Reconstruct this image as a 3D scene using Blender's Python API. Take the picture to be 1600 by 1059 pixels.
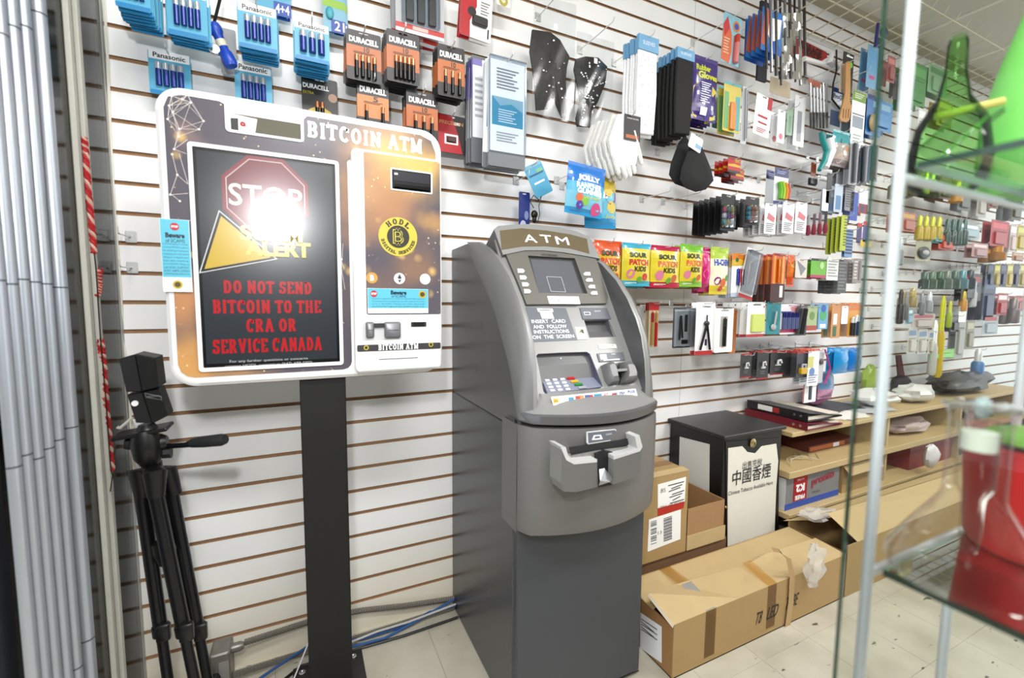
import bpy, bmesh, math, random
from mathutils import Vector, Matrix
rnd = random.Random(7)
scn = bpy.context.scene
for o in list(bpy.data.objects): bpy.data.objects.remove(o)
# ------------------------------------------------------------------ camera, world, lights, exposure
FP, YAW, PIT, ROL, DW, HC = 694.394, .4453, -.0853, .0079, 1.4831, 1.1124
_f = Vector((math.sin(YAW)*math.cos(PIT), math.cos(YAW)*math.cos(PIT), math.sin(PIT)))
_r0 = Vector((math.cos(YAW), -math.sin(YAW), 0)); _u0 = _r0.cross(_f)
_r = _r0*math.cos(ROL) + _u0*math.sin(ROL); _u = _u0*math.cos(ROL) - _r0*math.sin(ROL)
CAM = Vector((0, -DW, HC))
cd = bpy.data.cameras.new('camera'); cam = bpy.data.objects.new('camera', cd); scn.collection.objects.link(cam)
cam.matrix_world = Matrix(((_r.x, _u.x, -_f.x, CAM.x), (_r.y, _u.y, -_f.y, CAM.y), (_r.z, _u.z, -_f.z, CAM.z), (0, 0, 0, 1)))
cd.sensor_width = 36; cd.lens = FP/1600*36; cd.clip_start = .02
cd.dof.use_dof = True; cd.dof.focus_distance = 1.5; cd.dof.aperture_fstop = 2.4
scn.camera = cam
wd = bpy.data.worlds.new('world'); scn.world = wd; wd.use_nodes = True
wd.node_tree.nodes['Background'].inputs[0].default_value = (.9, .95, 1, 1)
wd.node_tree.nodes['Background'].inputs[1].default_value = .95
def light(name, kind, loc, rot, energy, size, color=(1, 1, 1), sy=None):
    l = bpy.data.lights.new(name, kind); l.energy = energy; l.color = color
    if kind == 'AREA':
        l.size = size
        if sy: l.shape = 'RECTANGLE'; l.size_y = sy
    else: l.shadow_soft_size = size
    o = bpy.data.objects.new(name, l); o.location = loc; o.rotation_euler = rot; scn.collection.objects.link(o); return o
light('camera_flash', 'POINT', (-.08, -1.5, 1.47), (0, 0, 0), 16, .035)
for i, (x, y) in enumerate([(.3, -1.7), (2.4, -1.7), (4.6, -1.7), (.3, -3.4), (2.4, -3.4)]):
    light('ceiling_lamp_light', 'AREA', (x, y, 2.58), (0, 0, 0), 19, 1.1, (1, .995, .985), .3)
scn.view_settings.view_transform = 'Standard'; scn.view_settings.look = 'None'
scn.view_settings.exposure = 1.05; scn.view_settings.gamma = 1; scn.view_settings.use_curve_mapping = False
# ------------------------------------------------------------------ pixel rays of the 1600x1059 photograph
def ray(x, y): return _r*((x-800)/FP) + _u*((529.5-y)/FP) + _f
def W(x, y, Y=0.): v = ray(x, y); return CAM + v*((Y+DW)/v.y)
def FL(x, y, Z=0.): v = ray(x, y); return CAM + v*((Z-HC)/v.z)
def XPl(x, y, X): v = ray(x, y); return CAM + v*(X/v.x)
class Plane:
    """plane that contains the X axis direction; n looks at the viewer"""
    def __init__(s, P0, n): s.P0 = Vector(P0); s.n = Vector(n).normalized(); s.u = Vector((1, 0, 0)); s.v = s.n.cross(s.u)
    def hit(s, x, y, t=0): v = ray(x, y); P = s.P0+s.n*t; return CAM + v*((P-CAM).dot(s.n)/v.dot(s.n))
def YP(Y): return Plane((0, Y, 0), (0, -1, 0))
# ------------------------------------------------------------------ materials
_mc = {}
def lin(c): return tuple((v/255/12.92 if v/255 <= .04045 else ((v/255+.055)/1.055)**2.4) for v in c)
def nodes(m): return m.node_tree.nodes, m.node_tree.links
def M(c, rough=.5, metal=0., emit=0., noise=0., alpha=1., coat=0., nscale=60., bump=0., trans=0.):
    k = (c, rough, metal, emit, noise, alpha, coat, nscale, bump, trans)
    if k in _mc: return _mc[k]
    m = bpy.data.materials.new('surface'); m.use_nodes = True; N, L = nodes(m); b = N['Principled BSDF']
    l_ = lin(c); q = .66+.34*min(1, max(0, (min(l_)-.5)/.3)); col = tuple(v*q for v in l_)+(1,); b.inputs['Base Color'].default_value = col
    b.inputs['Roughness'].default_value = rough; b.inputs['Metallic'].default_value = metal
    if emit: b.inputs['Emission Color'].default_value = l_+(1,); b.inputs['Emission Strength'].default_value = emit
    if alpha < 1: b.inputs['Alpha'].default_value = alpha
    if coat: b.inputs['Coat Weight'].default_value = coat
    if trans: b.inputs['Transmission Weight'].default_value = trans
    if noise or bump:
        t = N.new('ShaderNodeTexCoord'); n = N.new('ShaderNodeTexNoise'); n.inputs['Scale'].default_value = nscale; n.inputs['Detail'].default_value = 4
        L.new(t.outputs['Object'], n.inputs['Vector'])
        if noise:
            x = N.new('ShaderNodeMix'); x.data_type = 'RGBA'
            x.inputs[6].default_value = tuple(v*(1-noise) for v in col[:3])+(1,); x.inputs[7].default_value = tuple(min(1, v*(1+noise)) for v in col[:3])+(1,)
            L.new(n.outputs['Fac'], x.inputs[0]); L.new(x.outputs[2], b.inputs['Base Color'])
        if bump:
            q = N.new('ShaderNodeBump'); q.inputs['Strength'].default_value = bump; q.inputs['Distance'].default_value = .004
            L.new(n.outputs['Fac'], q.inputs['Height']); L.new(q.outputs[0], b.inputs['Normal'])
    _mc[k] = m; return m
def glass(tint=(225, 240, 230), gloss=.9, ior=1.45, rough=.0, edge=0.):
    k = ('g', tint, gloss, ior, rough, edge)
    if k in _mc: return _mc[k]
    m = bpy.data.materials.new('clear_glass'); m.use_nodes = True; N, L = nodes(m); N.remove(N['Principled BSDF']); out = N['Material Output']
    a = N.new('ShaderNodeBsdfTransparent'); a.inputs[0].default_value = lin(tint)+(1,)
    g = N.new('ShaderNodeBsdfGlossy'); g.inputs['Roughness'].default_value = rough; g.inputs[0].default_value = (gloss,)*3+(1,)
    f = N.new('ShaderNodeFresnel'); f.inputs[0].default_value = ior; x = N.new('ShaderNodeMixShader'); s = f.outputs[0]
    if edge:
        lw = N.new('ShaderNodeLayerWeight'); lw.inputs[0].default_value = edge; s = lw.outputs['Facing']
        p = N.new('ShaderNodeMath'); p.operation = 'POWER'; p.inputs[1].default_value = 1.6; L.new(s, p.inputs[0]); s = p.outputs[0]
    L.new(s, x.inputs[0]); L.new(a.outputs[0], x.inputs[1]); L.new(g.outputs[0], x.inputs[2]); L.new(x.outputs[0], out.inputs[0])
    _mc[k] = m; return m
FILM = glass((240, 242, 242), .8, 1.3, .16)
BLIS = glass((232, 236, 240), .95, 1.5, .06)
WHITE = M((240, 240, 240), .45); BLACK = M((14, 14, 15), .4); CHROME = M((215, 215, 218), .25, 1.)
STEEL = M((190, 190, 192), .35, .8); PLW = M((238, 238, 236), .35, coat=.2)
# ------------------------------------------------------------------ mesh builder
class MB:
    def __init__(s): s.v = []; s.f = []; s.m = []; s.mats = []; s.T = Matrix.Identity(4)
    def mi(s, m):
        if m not in s.mats: s.mats.append(m)
        return s.mats.index(m)
    def add(s, vs, fs, m):
        o = len(s.v); k = s.mi(m); s.v += [s.T @ Vector(p) for p in vs]
        for f in fs: s.f.append([i+o for i in f]); s.m.append(k)
        return s
    def box(s, x0, x1, y0, y1, z0, z1, m, bev=0):
        if bev:
            b = bev; P = [(x0+b, z0), (x1-b, z0), (x1, z0+b), (x1, z1-b), (x1-b, z1), (x0+b, z1), (x0, z1-b), (x0, z0+b)]
            return s.prism(P, y0, y1, m, bev=b)
        return s.add([(x, y, z) for x in (x0, x1) for y in (y0, y1) for z in (z0, z1)],
                     [(0, 1, 3, 2), (4, 6, 7, 5), (0, 4, 5, 1), (2, 3, 7, 6), (0, 2, 6, 4), (1, 5, 7, 3)], m)
    def prism(s, P, y0, y1, m, ms=None, bev=0):
        """outline P in (x,z), from y0 (front, nearer the viewer) to y1"""
        n = len(P); ms = ms or m
        if bev:
            cx = sum(p[0] for p in P)/n; cz = sum(p[1] for p in P)/n
            w = max(abs(p[0]-cx) for p in P); h = max(abs(p[1]-cz) for p in P)
            Q = [(cx+(p[0]-cx)*(1-bev/max(w, 1e-6)), cz+(p[1]-cz)*(1-bev/max(h, 1e-6))) for p in P]
            sg = 1 if y1 > y0 else -1
            vs = [(q[0], y0, q[1]) for q in Q]+[(p[0], y0+sg*bev, p[1]) for p in P]+[(p[0], y1, p[1]) for p in P]
            fs = [tuple(range(n))]+[tuple(range(3*n-1, 2*n-1, -1))]
            s.add(vs, fs[:1], m); o = len(s.v)-3*n; k = s.mi(ms)
            for L_ in (0, n):
                for i in range(n): j = (i+1) % n; s.f.append([o+L_+i, o+L_+n+i, o+L_+n+j, o+L_+j]); s.m.append(k)
            s.f.append([o+i for i in fs[1]]); s.m.append(k); return s
        s.add([(p[0], y0, p[1]) for p in P]+[(p[0], y1, p[1]) for p in P], [tuple(range(n)), tuple(range(2*n-1, n-1, -1))], m)
        o = len(s.v)-2*n; k = s.mi(ms)
        for i in range(n): j = (i+1) % n; s.f.append([o+i, o+n+i, o+n+j, o+j]); s.m.append(k)
        return s
    def tube(s, pts, r, m, n=8, cap=True):
        pts = [Vector(p) for p in pts]; R = r if isinstance(r, (list, tuple)) else [r]*len(pts); vs = []; fs = []; pu = None
        for i, p in enumerate(pts):
            d = (pts[min(i+1, len(pts)-1)]-pts[max(i-1, 0)]).normalized()
            if pu is None: pu = d.orthogonal().normalized()
            pu = (pu-d*pu.dot(d)).normalized(); w = d.cross(pu)
            for k in range(n): a = 2*math.pi*k/n; vs.append(p+(pu*math.cos(a)+w*math.sin(a))*R[i])
        for i in range(len(pts)-1):
            for k in range(n): q = (k+1) % n; fs.append((i*n+k, i*n+q, (i+1)*n+q, (i+1)*n+k))
        if cap: fs += [tuple(range(n-1, -1, -1)), tuple(range((len(pts)-1)*n, len(pts)*n))]
        return s.add(vs, fs, m)
    def lathe(s, prof, m, c=(0, 0, 0), n=24, axis='Z'):
        vs = []; fs = []; c = Vector(c)
        for r, h in prof:
            for k in range(n):
                a = 2*math.pi*k/n; x, y = r*math.cos(a), r*math.sin(a)
                vs.append(c+(Vector((x, y, h)) if axis == 'Z' else Vector((x, h, y)) if axis == 'Y' else Vector((h, x, y))))
        for i in range(len(prof)-1):
            for k in range(n): q = (k+1) % n; fs.append((i*n+k, i*n+q, (i+1)*n+q, (i+1)*n+k))
        fs += [tuple(range(n-1, -1, -1)), tuple(range((len(prof)-1)*n, len(prof)*n))]
        return s.add(vs, fs, m)
    def ball(s, c, r, m, n=12, sc=(1, 1, 1)):
        pr = [(max(1e-4, r*math.sin(math.pi*i/8)), -r*math.cos(math.pi*i/8)) for i in range(9)]
        T = s.T; s.T = T @ Matrix.Translation(c) @ Matrix.Diagonal((*sc, 1)); s.lathe(pr, m, n=n); s.T = T; return s
    def grid(s, P, m, closed=False):
        """P: rows of equal length of points"""
        a, b = len(P), len(P[0]); fs = []
        for i in range(a-1):
            for j in range(b-1+(1 if closed else 0)): q = (j+1) % b; fs.append((i*b+j, i*b+q, (i+1)*b+q, (i+1)*b+j))
        return s.add([p for r_ in P for p in r_], fs, m)
    def slab(s, pl, px, t0, t1, m, ms=None):
        """px outline hit on plane pl, extruded from offset t0 (front) back to t1"""
        A = [pl.hit(*p, t0) for p in px]; B = [a+pl.n*(t1-t0) for a in A]; n = len(A); k = len(s.v); ms = ms or m
        s.add(A+B, [tuple(range(n)), tuple(range(2*n-1, n-1, -1))], m); kk = s.mi(ms)
        for i in range(n): j = (i+1) % n; s.f.append([k+i, k+n+i, k+n+j, k+j]); s.m.append(kk)
        return s
    def text(s, st, c, u, v, w, h, m, bold=.0, fill=True):
        """flat lettering, centred at c, fitted to width w and height h along u, v"""
        vs, fs, bb = glyphs(st, bold); c = Vector(c); u = Vector(u); v = Vector(v)
        sx = w/max(1e-6, bb[2]-bb[0]); sy = h/max(1e-6, bb[3]-bb[1]); mx = (bb[0]+bb[2])/2; my = (bb[1]+bb[3])/2
        return s.add([c+u*((p[0]-mx)*sx)+v*((p[1]-my)*sy) for p in vs], fs, m)
    def textpx(s, pl, st, xl, xr, yc, hp, m, off=.0006, bold=.0, slab=False, tk=(.26, .12)):
        xc = (xl+xr)/2; P = pl.hit(xc, yc, off); w = abs(pl.hit(xr, yc, off).x-pl.hit(xl, yc, off).x)
        h = (pl.hit(xc, yc-hp/2, off)-pl.hit(xc, yc+hp/2, off)).length
        if slab: return s.slabtext(st, P, pl.u, pl.v, w, h, m, *tk)
        return s.text(st, P, pl.u, pl.v, w, h, m, bold)
    def slabtext(s, st, c, u, v, w, h, m, thick=.26, thin=.12):
        tot = 0; L_ = []
        for ch in st:
            if ch == ' ': tot += .45; continue
            g = SG[ch]; L_.append((tot, g)); tot += g[0]+.2
        tot -= .2; c = Vector(c); nrm = Vector(u).cross(Vector(v)).normalized(); cnt = [0]
        for x0, (gw, strokes, ser) in L_:
            def put(a, b, t):
                d = Vector((b[0]-a[0], b[1]-a[1])); n = Vector((-d.y, d.x)).normalized()*t/2
                q = [(a[0]+n.x, a[1]+n.y), (a[0]-n.x, a[1]-n.y), (b[0]-n.x, b[1]-n.y), (b[0]+n.x, b[1]+n.y)]
                cnt[0] += 1; s.add([c+u*((x0+p[0]-tot/2)*w/tot)+v*((p[1]-.5)*h)+nrm*(2e-5*(cnt[0] % 12)) for p in q], [(0, 1, 2, 3)], m)
            for stt in strokes:
                for a, b in zip(stt, stt[1:]):
                    d = math.hypot(b[0]-a[0], b[1]-a[1]); k = abs(b[1]-a[1])/max(d, 1e-6)
                    e = .02/max(d, .02); A = (a[0]-(b[0]-a[0])*e, a[1]-(b[1]-a[1])*e); B = (b[0]+(b[0]-a[0])*e, b[1]+(b[1]-a[1])*e)
                    put(A, B, thin+(thick-thin)*k)
            for x, y, hw in ser: put((x-hw, y), (x+hw, y), thin)
        return s
def arc(cx, cy, rx, ry, a0, a1, n=7): return [(cx+rx*math.cos(math.radians(a0+(a1-a0)*i/n)), cy+ry*math.sin(math.radians(a0+(a1-a0)*i/n))) for i in range(n+1)]
_S = .06
SG = {'I': (.36, [[(.18, 0), (.18, 1)]], [(.18, _S, .18), (.18, 1-_S, .18)]),
 'T': (.7, [[(.35, 0), (.35, 1)], [(0, 1-_S), (.7, 1-_S)], [(.03, .78), (.03, .95)], [(.67, .78), (.67, .95)]], [(.35, _S, .2)]),
 'L': (.6, [[(.16, 0), (.16, 1)], [(.1, _S), (.6, _S)], [(.57, .05), (.57, .28)]], [(.16, 1-_S, .18), (.16, _S, .16)]),
 'H': (.85, [[(.18, 0), (.18, 1)], [(.67, 0), (.67, 1)], [(.18, .5), (.67, .5)]], [(.18, _S, .18), (.18, 1-_S, .18), (.67, _S, .18), (.67, 1-_S, .18)]),
 'E': (.66, [[(.16, 0), (.16, 1)], [(.1, 1-_S), (.63, 1-_S)], [(.16, .5), (.5, .5)], [(.1, _S), (.66, _S)], [(.61, .75), (.61, .97)], [(.63, .03), (.63, .27)]], [(.14, _S, .14), (.14, 1-_S, .14)]),
 'N': (.85, [[(.17, 0), (.17, 1)], [(.7, 0), (.7, 1)], [(.17, .97), (.7, .03)]], [(.17, _S, .17), (.12, 1-_S, .14), (.7, 1-_S, .17)]),
 'M': (1.0, [[(.16, 0), (.16, 1)], [(.84, 0), (.84, 1)], [(.16, .97), (.5, .1)], [(.5, .1), (.84, .97)]], [(.16, _S, .17), (.12, 1-_S, .13), (.84, _S, .17), (.88, 1-_S, .13)]),
 'A': (.85, [[(.12, 0), (.42, .98)], [(.73, 0), (.43, .98)], [(.22, .34), (.63, .34)]], [(.12, _S, .16), (.72, _S, .18)]),
 'V': (.85, [[(.12, 1), (.42, .02)], [(.73, 1), (.43, .02)]], [(.12, 1-_S, .16), (.72, 1-_S, .18)]),
 'O': (.8, [arc(.4, .5, .28, .44, 0, 360, 16)], []), 'C': (.74, [arc(.4, .5, .28, .44, 40, 320, 12), [(.64, .68), (.64, .92)]], []),
 'G': (.8, [arc(.4, .5, .28, .44, 40, 330, 12), [(.66, .1), (.66, .45)], [(.64, .7), (.64, .92)]], [(.62, .45, .14)]),
 'D': (.8, [[(.17, 0), (.17, 1)], arc(.35, .5, .31, .44, 90, -90, 8), [(.1, .94), (.36, .94)], [(.1, .06), (.36, .06)]], [(.14, _S, .14), (.14, 1-_S, .14)]),
 'B': (.74, [[(.17, 0), (.17, 1)], arc(.38, .73, .2, .21, 90, -90, 6), arc(.38, .28, .24, .23, 90, -90, 6), [(.1, .94), (.4, .94)], [(.15, .51), (.4, .51)], [(.1, .06), (.4, .06)]], [(.14, _S, .14), (.14, 1-_S, .14)]),
 'R': (.82, [[(.17, 0), (.17, 1)], arc(.4, .72, .2, .22, 90, -90, 6), [(.1, .94), (.42, .94)], [(.15, .5), (.42, .5)], [(.4, .5), (.68, .04)]], [(.17, _S, .17), (.14, 1-_S, .14), (.72, _S, .1)]),
 'S': (.68, [arc(.34, .73, .21, .21, 35, 250, 8)+arc(.34, .28, .24, .22, 75, -145, 8), [(.57, .72), (.57, .94)], [(.1, .06), (.1, .3)]], [])}
_gc = {}
def glyphs(st, bold=0.):
    k = (st, bold)
    if k in _gc: return _gc[k]
    c = bpy.data.curves.new('lettering', 'FONT'); c.body = st; c.size = 1; c.offset = bold; c.resolution_u = 3; c.align_x = 'LEFT'
    o = bpy.data.objects.new('lettering', c); scn.collection.objects.link(o); dg = bpy.context.evaluated_depsgraph_get(); dg.update()
    me = bpy.data.meshes.new_from_object(o.evaluated_get(dg)); vs = [tuple(v.co) for v in me.vertices]; fs = [tuple(p.vertices) for p in me.polygons]
    bpy.data.objects.remove(o); bpy.data.curves.remove(c); bpy.data.meshes.remove(me)
    if not vs: vs = [(0, 0, 0), (1, 0, 0), (0, 1, 0)]; fs = []
    _gc[k] = (vs, fs, (min(v[0] for v in vs), min(v[1] for v in vs), max(v[0] for v in vs), max(v[1] for v in vs))); return _gc[k]
def rr(x0, x1, z0, z1, r, n=5):
    """rounded rectangle outline in (x,z), counter clockwise"""
    P = []
    for cx, cz, a in ((x1-r, z1-r, 0), (x0+r, z1-r, 90), (x0+r, z0+r, 180), (x1-r, z0+r, 270)): P += arc(cx, cz, r, r, a, a+90, n)
    return P
def plate(mb, outer, holes, fn, m, ms=None, back=True):
    """flat plate with real holes; outer/holes 2D; fn(p,k) -> 3D point for k=0 front, 1 back"""
    bm = bmesh.new(); loops = [outer]+holes; ed = []; idx = 0; lv = []
    for lp in loops:
        vs = [bm.verts.new((p[0], p[1], 0)) for p in lp]; lv.append(vs)
        ed += [bm.edges.new((vs[i], vs[(i+1) % len(vs)])) for i in range(len(vs))]
    bmesh.ops.triangle_fill(bm, edges=ed, use_beauty=True, use_dissolve=False)
    bm.verts.index_update(); P = [(v.co.x, v.co.y) for v in bm.verts]; tri = [[v.index for v in f.verts] for f in bm.faces]
    L_ = [[v.index for v in vs] for vs in lv]; bm.free()
    mb.add([fn(p, 0) for p in P], tri, m); o = len(mb.v)-len(P)
    if back:
        mb.add([fn(p, 1) for p in P], [t[::-1] for t in tri], m); k = mb.mi(ms or m); b = o+len(P)
        for lp in L_:
            for i in range(len(lp)): j = (i+1) % len(lp); mb.f.append([o+lp[i], b+lp[i], b+lp[j], o+lp[j]]); mb.m.append(k)
    return mb
# ------------------------------------------------------------------ objects
def props(o, label=None, cat=None, group=None, kind=None):
    for k, v in (('label', label), ('category', cat), ('group', group), ('kind', kind)):
        if v: o[k] = v
    return o
def link(name, mb, parent=None, off=(0, 0, 0), smooth=False, label=None, cat=None, group=None, kind=None, ang=40):
    me = bpy.data.meshes.new(name); of = Vector(off); me.from_pydata([tuple(v-of) for v in mb.v], [], mb.f)
    for m in mb.mats: me.materials.append(m)
    me.polygons.foreach_set('material_index', mb.m)
    bm = bmesh.new(); bm.from_mesh(me); bmesh.ops.recalc_face_normals(bm, faces=bm.faces)
    if smooth:
        for f in bm.faces: f.smooth = True
        for e in bm.edges:
            if len(e.link_faces) != 2 or e.calc_face_angle(0) > math.radians(ang): e.smooth = False
    bm.to_mesh(me); bm.free()
    o = bpy.data.objects.new(name, me); scn.collection.objects.link(o); o.parent = parent
    return props(o, label, cat, group, kind)
def single(name, mb, label, cat, group=None, kind=None, smooth=False):
    """a thing of one mesh: origin moved to its base centre"""
    xs = [v.x for v in mb.v]; ys = [v.y for v in mb.v]; zs = [v.z for v in mb.v]
    c = Vector(((min(xs)+max(xs))/2, (min(ys)+max(ys))/2, min(zs)))
    o = link(name, mb, None, c, smooth, label, cat, group, kind); o.location = c; return o
class Thing:
    def __init__(s, name, label, cat, loc, rz=0., group=None, kind=None):
        s.o = bpy.data.objects.new(name, None); scn.collection.objects.link(s.o); s.o.location = loc; s.o.rotation_euler = (0, 0, rz)
        s.o.empty_display_size = .02; s.loc = Vector(loc); props(s.o, label, cat, group, kind)
    def part(s, name, mb, world=False, smooth=False, label=None, parent=None, kind=None):
        return link(name, mb, parent or s.o, s.loc if world else (0, 0, 0), smooth, label, kind=kind)
def copy_tree(o, parent=None):
    c = o.copy(); scn.collection.objects.link(c); c.parent = parent
    for ch in list(o.children): copy_tree(ch, c)
    return c
# ================================================================== THE SETTING
def mat_board():
    m = bpy.data.materials.new('slatwall_white'); m.use_nodes = True; N, L = nodes(m); b = N['Principled BSDF']; b.inputs['Roughness'].default_value = .32
    g = N.new('ShaderNodeNewGeometry'); n = N.new('ShaderNodeTexNoise'); n.inputs['Scale'].default_value = 3; n.inputs['Detail'].default_value = 6
    L.new(g.outputs['Position'], n.inputs['Vector']); r = N.new('ShaderNodeValToRGB'); r.color_ramp.elements[0].position = .25; r.color_ramp.elements[1].position = .5
    r.color_ramp.elements[0].color = lin((234, 234, 232))+(1,); r.color_ramp.elements[1].color = lin((240, 240, 240))+(1,)
    L.new(n.outputs['Fac'], r.inputs[0])
    s = N.new('ShaderNodeSeparateXYZ'); L.new(g.outputs['Position'], s.inputs[0])
    mr = N.new('ShaderNodeMapRange'); mr.inputs[1].default_value = .35; mr.inputs[2].default_value = .0; L.new(s.outputs[2], mr.inputs[0])
    x = N.new('ShaderNodeMix'); x.data_type = 'RGBA'; x.inputs[7].default_value = lin((226, 218, 196))+(1,)      # yellower and darker towards the floor
    L.new(mr.outputs[0], x.inputs[0]); L.new(r.outputs[0], x.inputs[6]); L.new(x.outputs[2], b.inputs['Base Color']); return m
BOARD = mat_board(); MDF = M((202, 156, 114), .8, noise=.2, nscale=90)
wall = Thing('wall_back', 'white slatwall of horizontal boards with brown grooves', None, (0, .02, 0), kind='structure'); del wall.o['label']
SP = .0762; GZ = 1.5582; PX = [-3.3, -.876, 1.5635, 4.002, 7.2]
for p in range(4):
    L0, L1 = PX[p]+.0007, PX[p+1]-.0007; base = None
    for k in range(-14, 21):
        zt = GZ-(k-1)*SP-.0053 if k > -14 else GZ+14*SP+.05; zb = GZ-k*SP+.0053
        if k == 20: zb = .0
        z0 = GZ-k*SP
        if k in (-14, 20):
            mb = MB(); e = 1
            mb.add([(L0, 0, zb), (L1, 0, zb), (L1, 0, zt), (L0, 0, zt)], [(0, 1, 2, 3)], BOARD)
            mb.add([(L0, 0, zb), (L1, 0, zb), (L1, .011, zb), (L0, .011, zb)], [(0, 1, 2, 3)], MDF); mb.add([(L0, 0, zt), (L1, 0, zt), (L1, .011, zt), (L0, .011, zt)], [(3, 2, 1, 0)], MDF)
            link('slat_board', mb, wall.o, (0, .02, 0))
        else:
            if base is None:
                mb = MB(); a, b_ = .0053, SP-.0053
                mb.add([(L0, 0, a), (L1, 0, a), (L1, 0, b_), (L0, 0, b_)], [(0, 1, 2, 3)], BOARD)
                mb.add([(L0, 0, a), (L1, 0, a), (L1, .004, a), (L0, .004, a)], [(0, 3, 2, 1)], MDF)
                mb.add([(L0, 0, b_), (L1, 0, b_), (L1, .004, b_), (L0, .004, b_)], [(0, 1, 2, 3)], MDF)
                mb.add([(L0, .004, a), (L1, .004, a), (L1, .004, a+.006), (L0, .004, a+.006)], [(0, 1, 2, 3)], MDF)
                mb.add([(L0, .010, a), (L1, .010, a), (L1, .010, b_), (L0, .010, b_)], [(0, 1, 2, 3)], MDF)
                for X in (L0, L1): mb.add([(X, 0, a), (X, .011, a), (X, .011, b_), (X, 0, b_)], [(0, 1, 2, 3)], MDF)
                base = link('slat_board', mb, wall.o, (0, .02, 0)); base.location = (0, 0, z0)
            else: o = base.copy(); scn.collection.objects.link(o); o.location = (0, 0, z0)
mb = MB(); mb.box(-3.3, 7.2, .008, .03, 0, 2.66, MDF); link('backing_board', mb, wall.o, (0, .02, 0))
def mat_tile():
    m = bpy.data.materials.new('vinyl_tile'); m.use_nodes = True; N, L = nodes(m); b = N['Principled BSDF']; b.inputs['Roughness'].default_value = .3
    g = N.new('ShaderNodeNewGeometry'); oi = N.new('ShaderNodeObjectInfo'); ad = N.new('ShaderNodeVectorMath'); ad.operation = 'ADD'
    L.new(g.outputs['Position'], ad.inputs[0]); sc = N.new('ShaderNodeVectorMath'); sc.operation = 'SCALE'; sc.inputs['Scale'].default_value = 9
    cx = N.new('ShaderNodeCombineXYZ'); L.new(oi.outputs['Random'], cx.inputs[0]); L.new(oi.outputs['Random'], cx.inputs[1]); L.new(cx.outputs[0], sc.inputs[0]); L.new(sc.outputs[0], ad.inputs[1])
    mp = N.new('ShaderNodeMapping'); mp.inputs['Scale'].default_value = (11, 26, 11); mp.inputs['Rotation'].default_value = (0, 0, .5); L.new(ad.outputs[0], mp.inputs[0])
    n = N.new('ShaderNodeTexNoise'); n.inputs['Scale'].default_value = 1.5; n.inputs['Detail'].default_value = 3; L.new(mp.outputs[0], n.inputs['Vector'])
    r = N.new('ShaderNodeValToRGB'); e = r.color_ramp.elements; e[0].position = .285; e[0].color = lin((88, 84, 72))+(1,); e[1].position = .325; e[1].color = lin((186, 181, 166))+(1,)
    L.new(n.outputs['Fac'], r.inputs[0]); n2 = N.new('ShaderNodeTexNoise'); n2.inputs['Scale'].default_value = 5; n2.inputs['Detail'].default_value = 5; L.new(g.outputs['Position'], n2.inputs['Vector'])
    x = N.new('ShaderNodeMix'); x.data_type = 'RGBA'; x.blend_type = 'MULTIPLY'; x.inputs[0].default_value = .55; L.new(r.outputs[0], x.inputs[6])
    r2 = N.new('ShaderNodeValToRGB'); r2.color_ramp.elements[0].color = (.62, .6, .54, 1); r2.color_ramp.elements[0].position = .35; r2.color_ramp.elements[1].position = .6; L.new(n2.outputs['Fac'], r2.inputs[0])
    L.new(r2.outputs[0], x.inputs[7]); L.new(x.outputs[2], b.inputs['Base Color']); return m
TILE = mat_tile(); floor = Thing('floor', None, None, (0, 0, 0), kind='structure'); T9 = .2286; tb = None
for i in range(-10, 9):
    for j in range(-8, 4):
        x0 = 1.503+i*T9; y1 = -.653+j*T9
        if y1-T9 < -2.6 or y1 > .06: continue
        if tb is None:
            mb = MB(); g = .0009; mb.add([(g, -T9+g, 0), (T9-g, -T9+g, 0), (T9-g, -g, 0), (g, -g, 0), (0, -T9, -.002), (T9, -T9, -.002), (T9, 0, -.002), (0, 0, -.002)],
              [(0, 1, 2, 3), (0, 4, 5, 1), (1, 5, 6, 2), (2, 6, 7, 3), (3, 7, 4, 0)], TILE)
            tb = link('floor_tile', mb, floor.o); tb.location = (x0, y1, 0)
        else: o = tb.copy(); scn.collection.objects.link(o); o.location = (x0, y1, 0)
mb = MB(); mb.box(-3.3, 7.2, -5, .02, -.05, -.0025, M((66, 62, 54), .8, noise=.2)); link('floor_base', mb, floor.o)
mb = MB(); mb.box(1.503+9*T9, 7.2, -5, .0, -.0024, -.0003, M((200, 194, 178), .35, noise=.08, nscale=8)); mb.box(-3.3, 1.503-10*T9, -5, 0, -.0024, -.0003, M((200, 194, 178), .35, noise=.08, nscale=8)); link('far_floor_covering', mb, floor.o)
# suspended ceiling: tiles in a grid
CEI = M((226, 224, 214), .9, noise=.08, nscale=220, bump=.3); ceil = Thing('ceiling', None, None, (0, 0, 2.64), kind='structure')
mb = MB(); mb.box(-3.3, 7.2, -5, .03, .02, .06, M((205, 203, 192), .9)); link('ceiling_deck', mb, ceil.o)
cb = None
for i in range(-5, 11):
    for j in range(0, 7):
        x0 = .18+i*.61; y1 = .0-j*.61
        if cb is None:
            mb = MB(); mb.add([(.012, -.598, 0), (.598, -.598, 0), (.598, -.012, 0), (.012, -.012, 0), (.006, -.604, .012), (.604, -.604, .012), (.604, -.006, .012), (.006, -.006, .012)],
             [(3, 2, 1, 0), (1, 5, 4, 0), (2, 6, 5, 1), (3, 7, 6, 2), (0, 4, 7, 3)], CEI); cb = link('ceiling_tile', mb, ceil.o); cb.location = (x0, y1, 0)
        else: o = cb.copy(); scn.collection.objects.link(o); o.location = (x0, y1, 0)
mb = MB(); tw = M((236, 234, 226), .5)
for i in range(-5, 12): mb.box(.18+i*.61-.012, .18+i*.61+.012, -5, .0, -.004, .002, tw)
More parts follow.
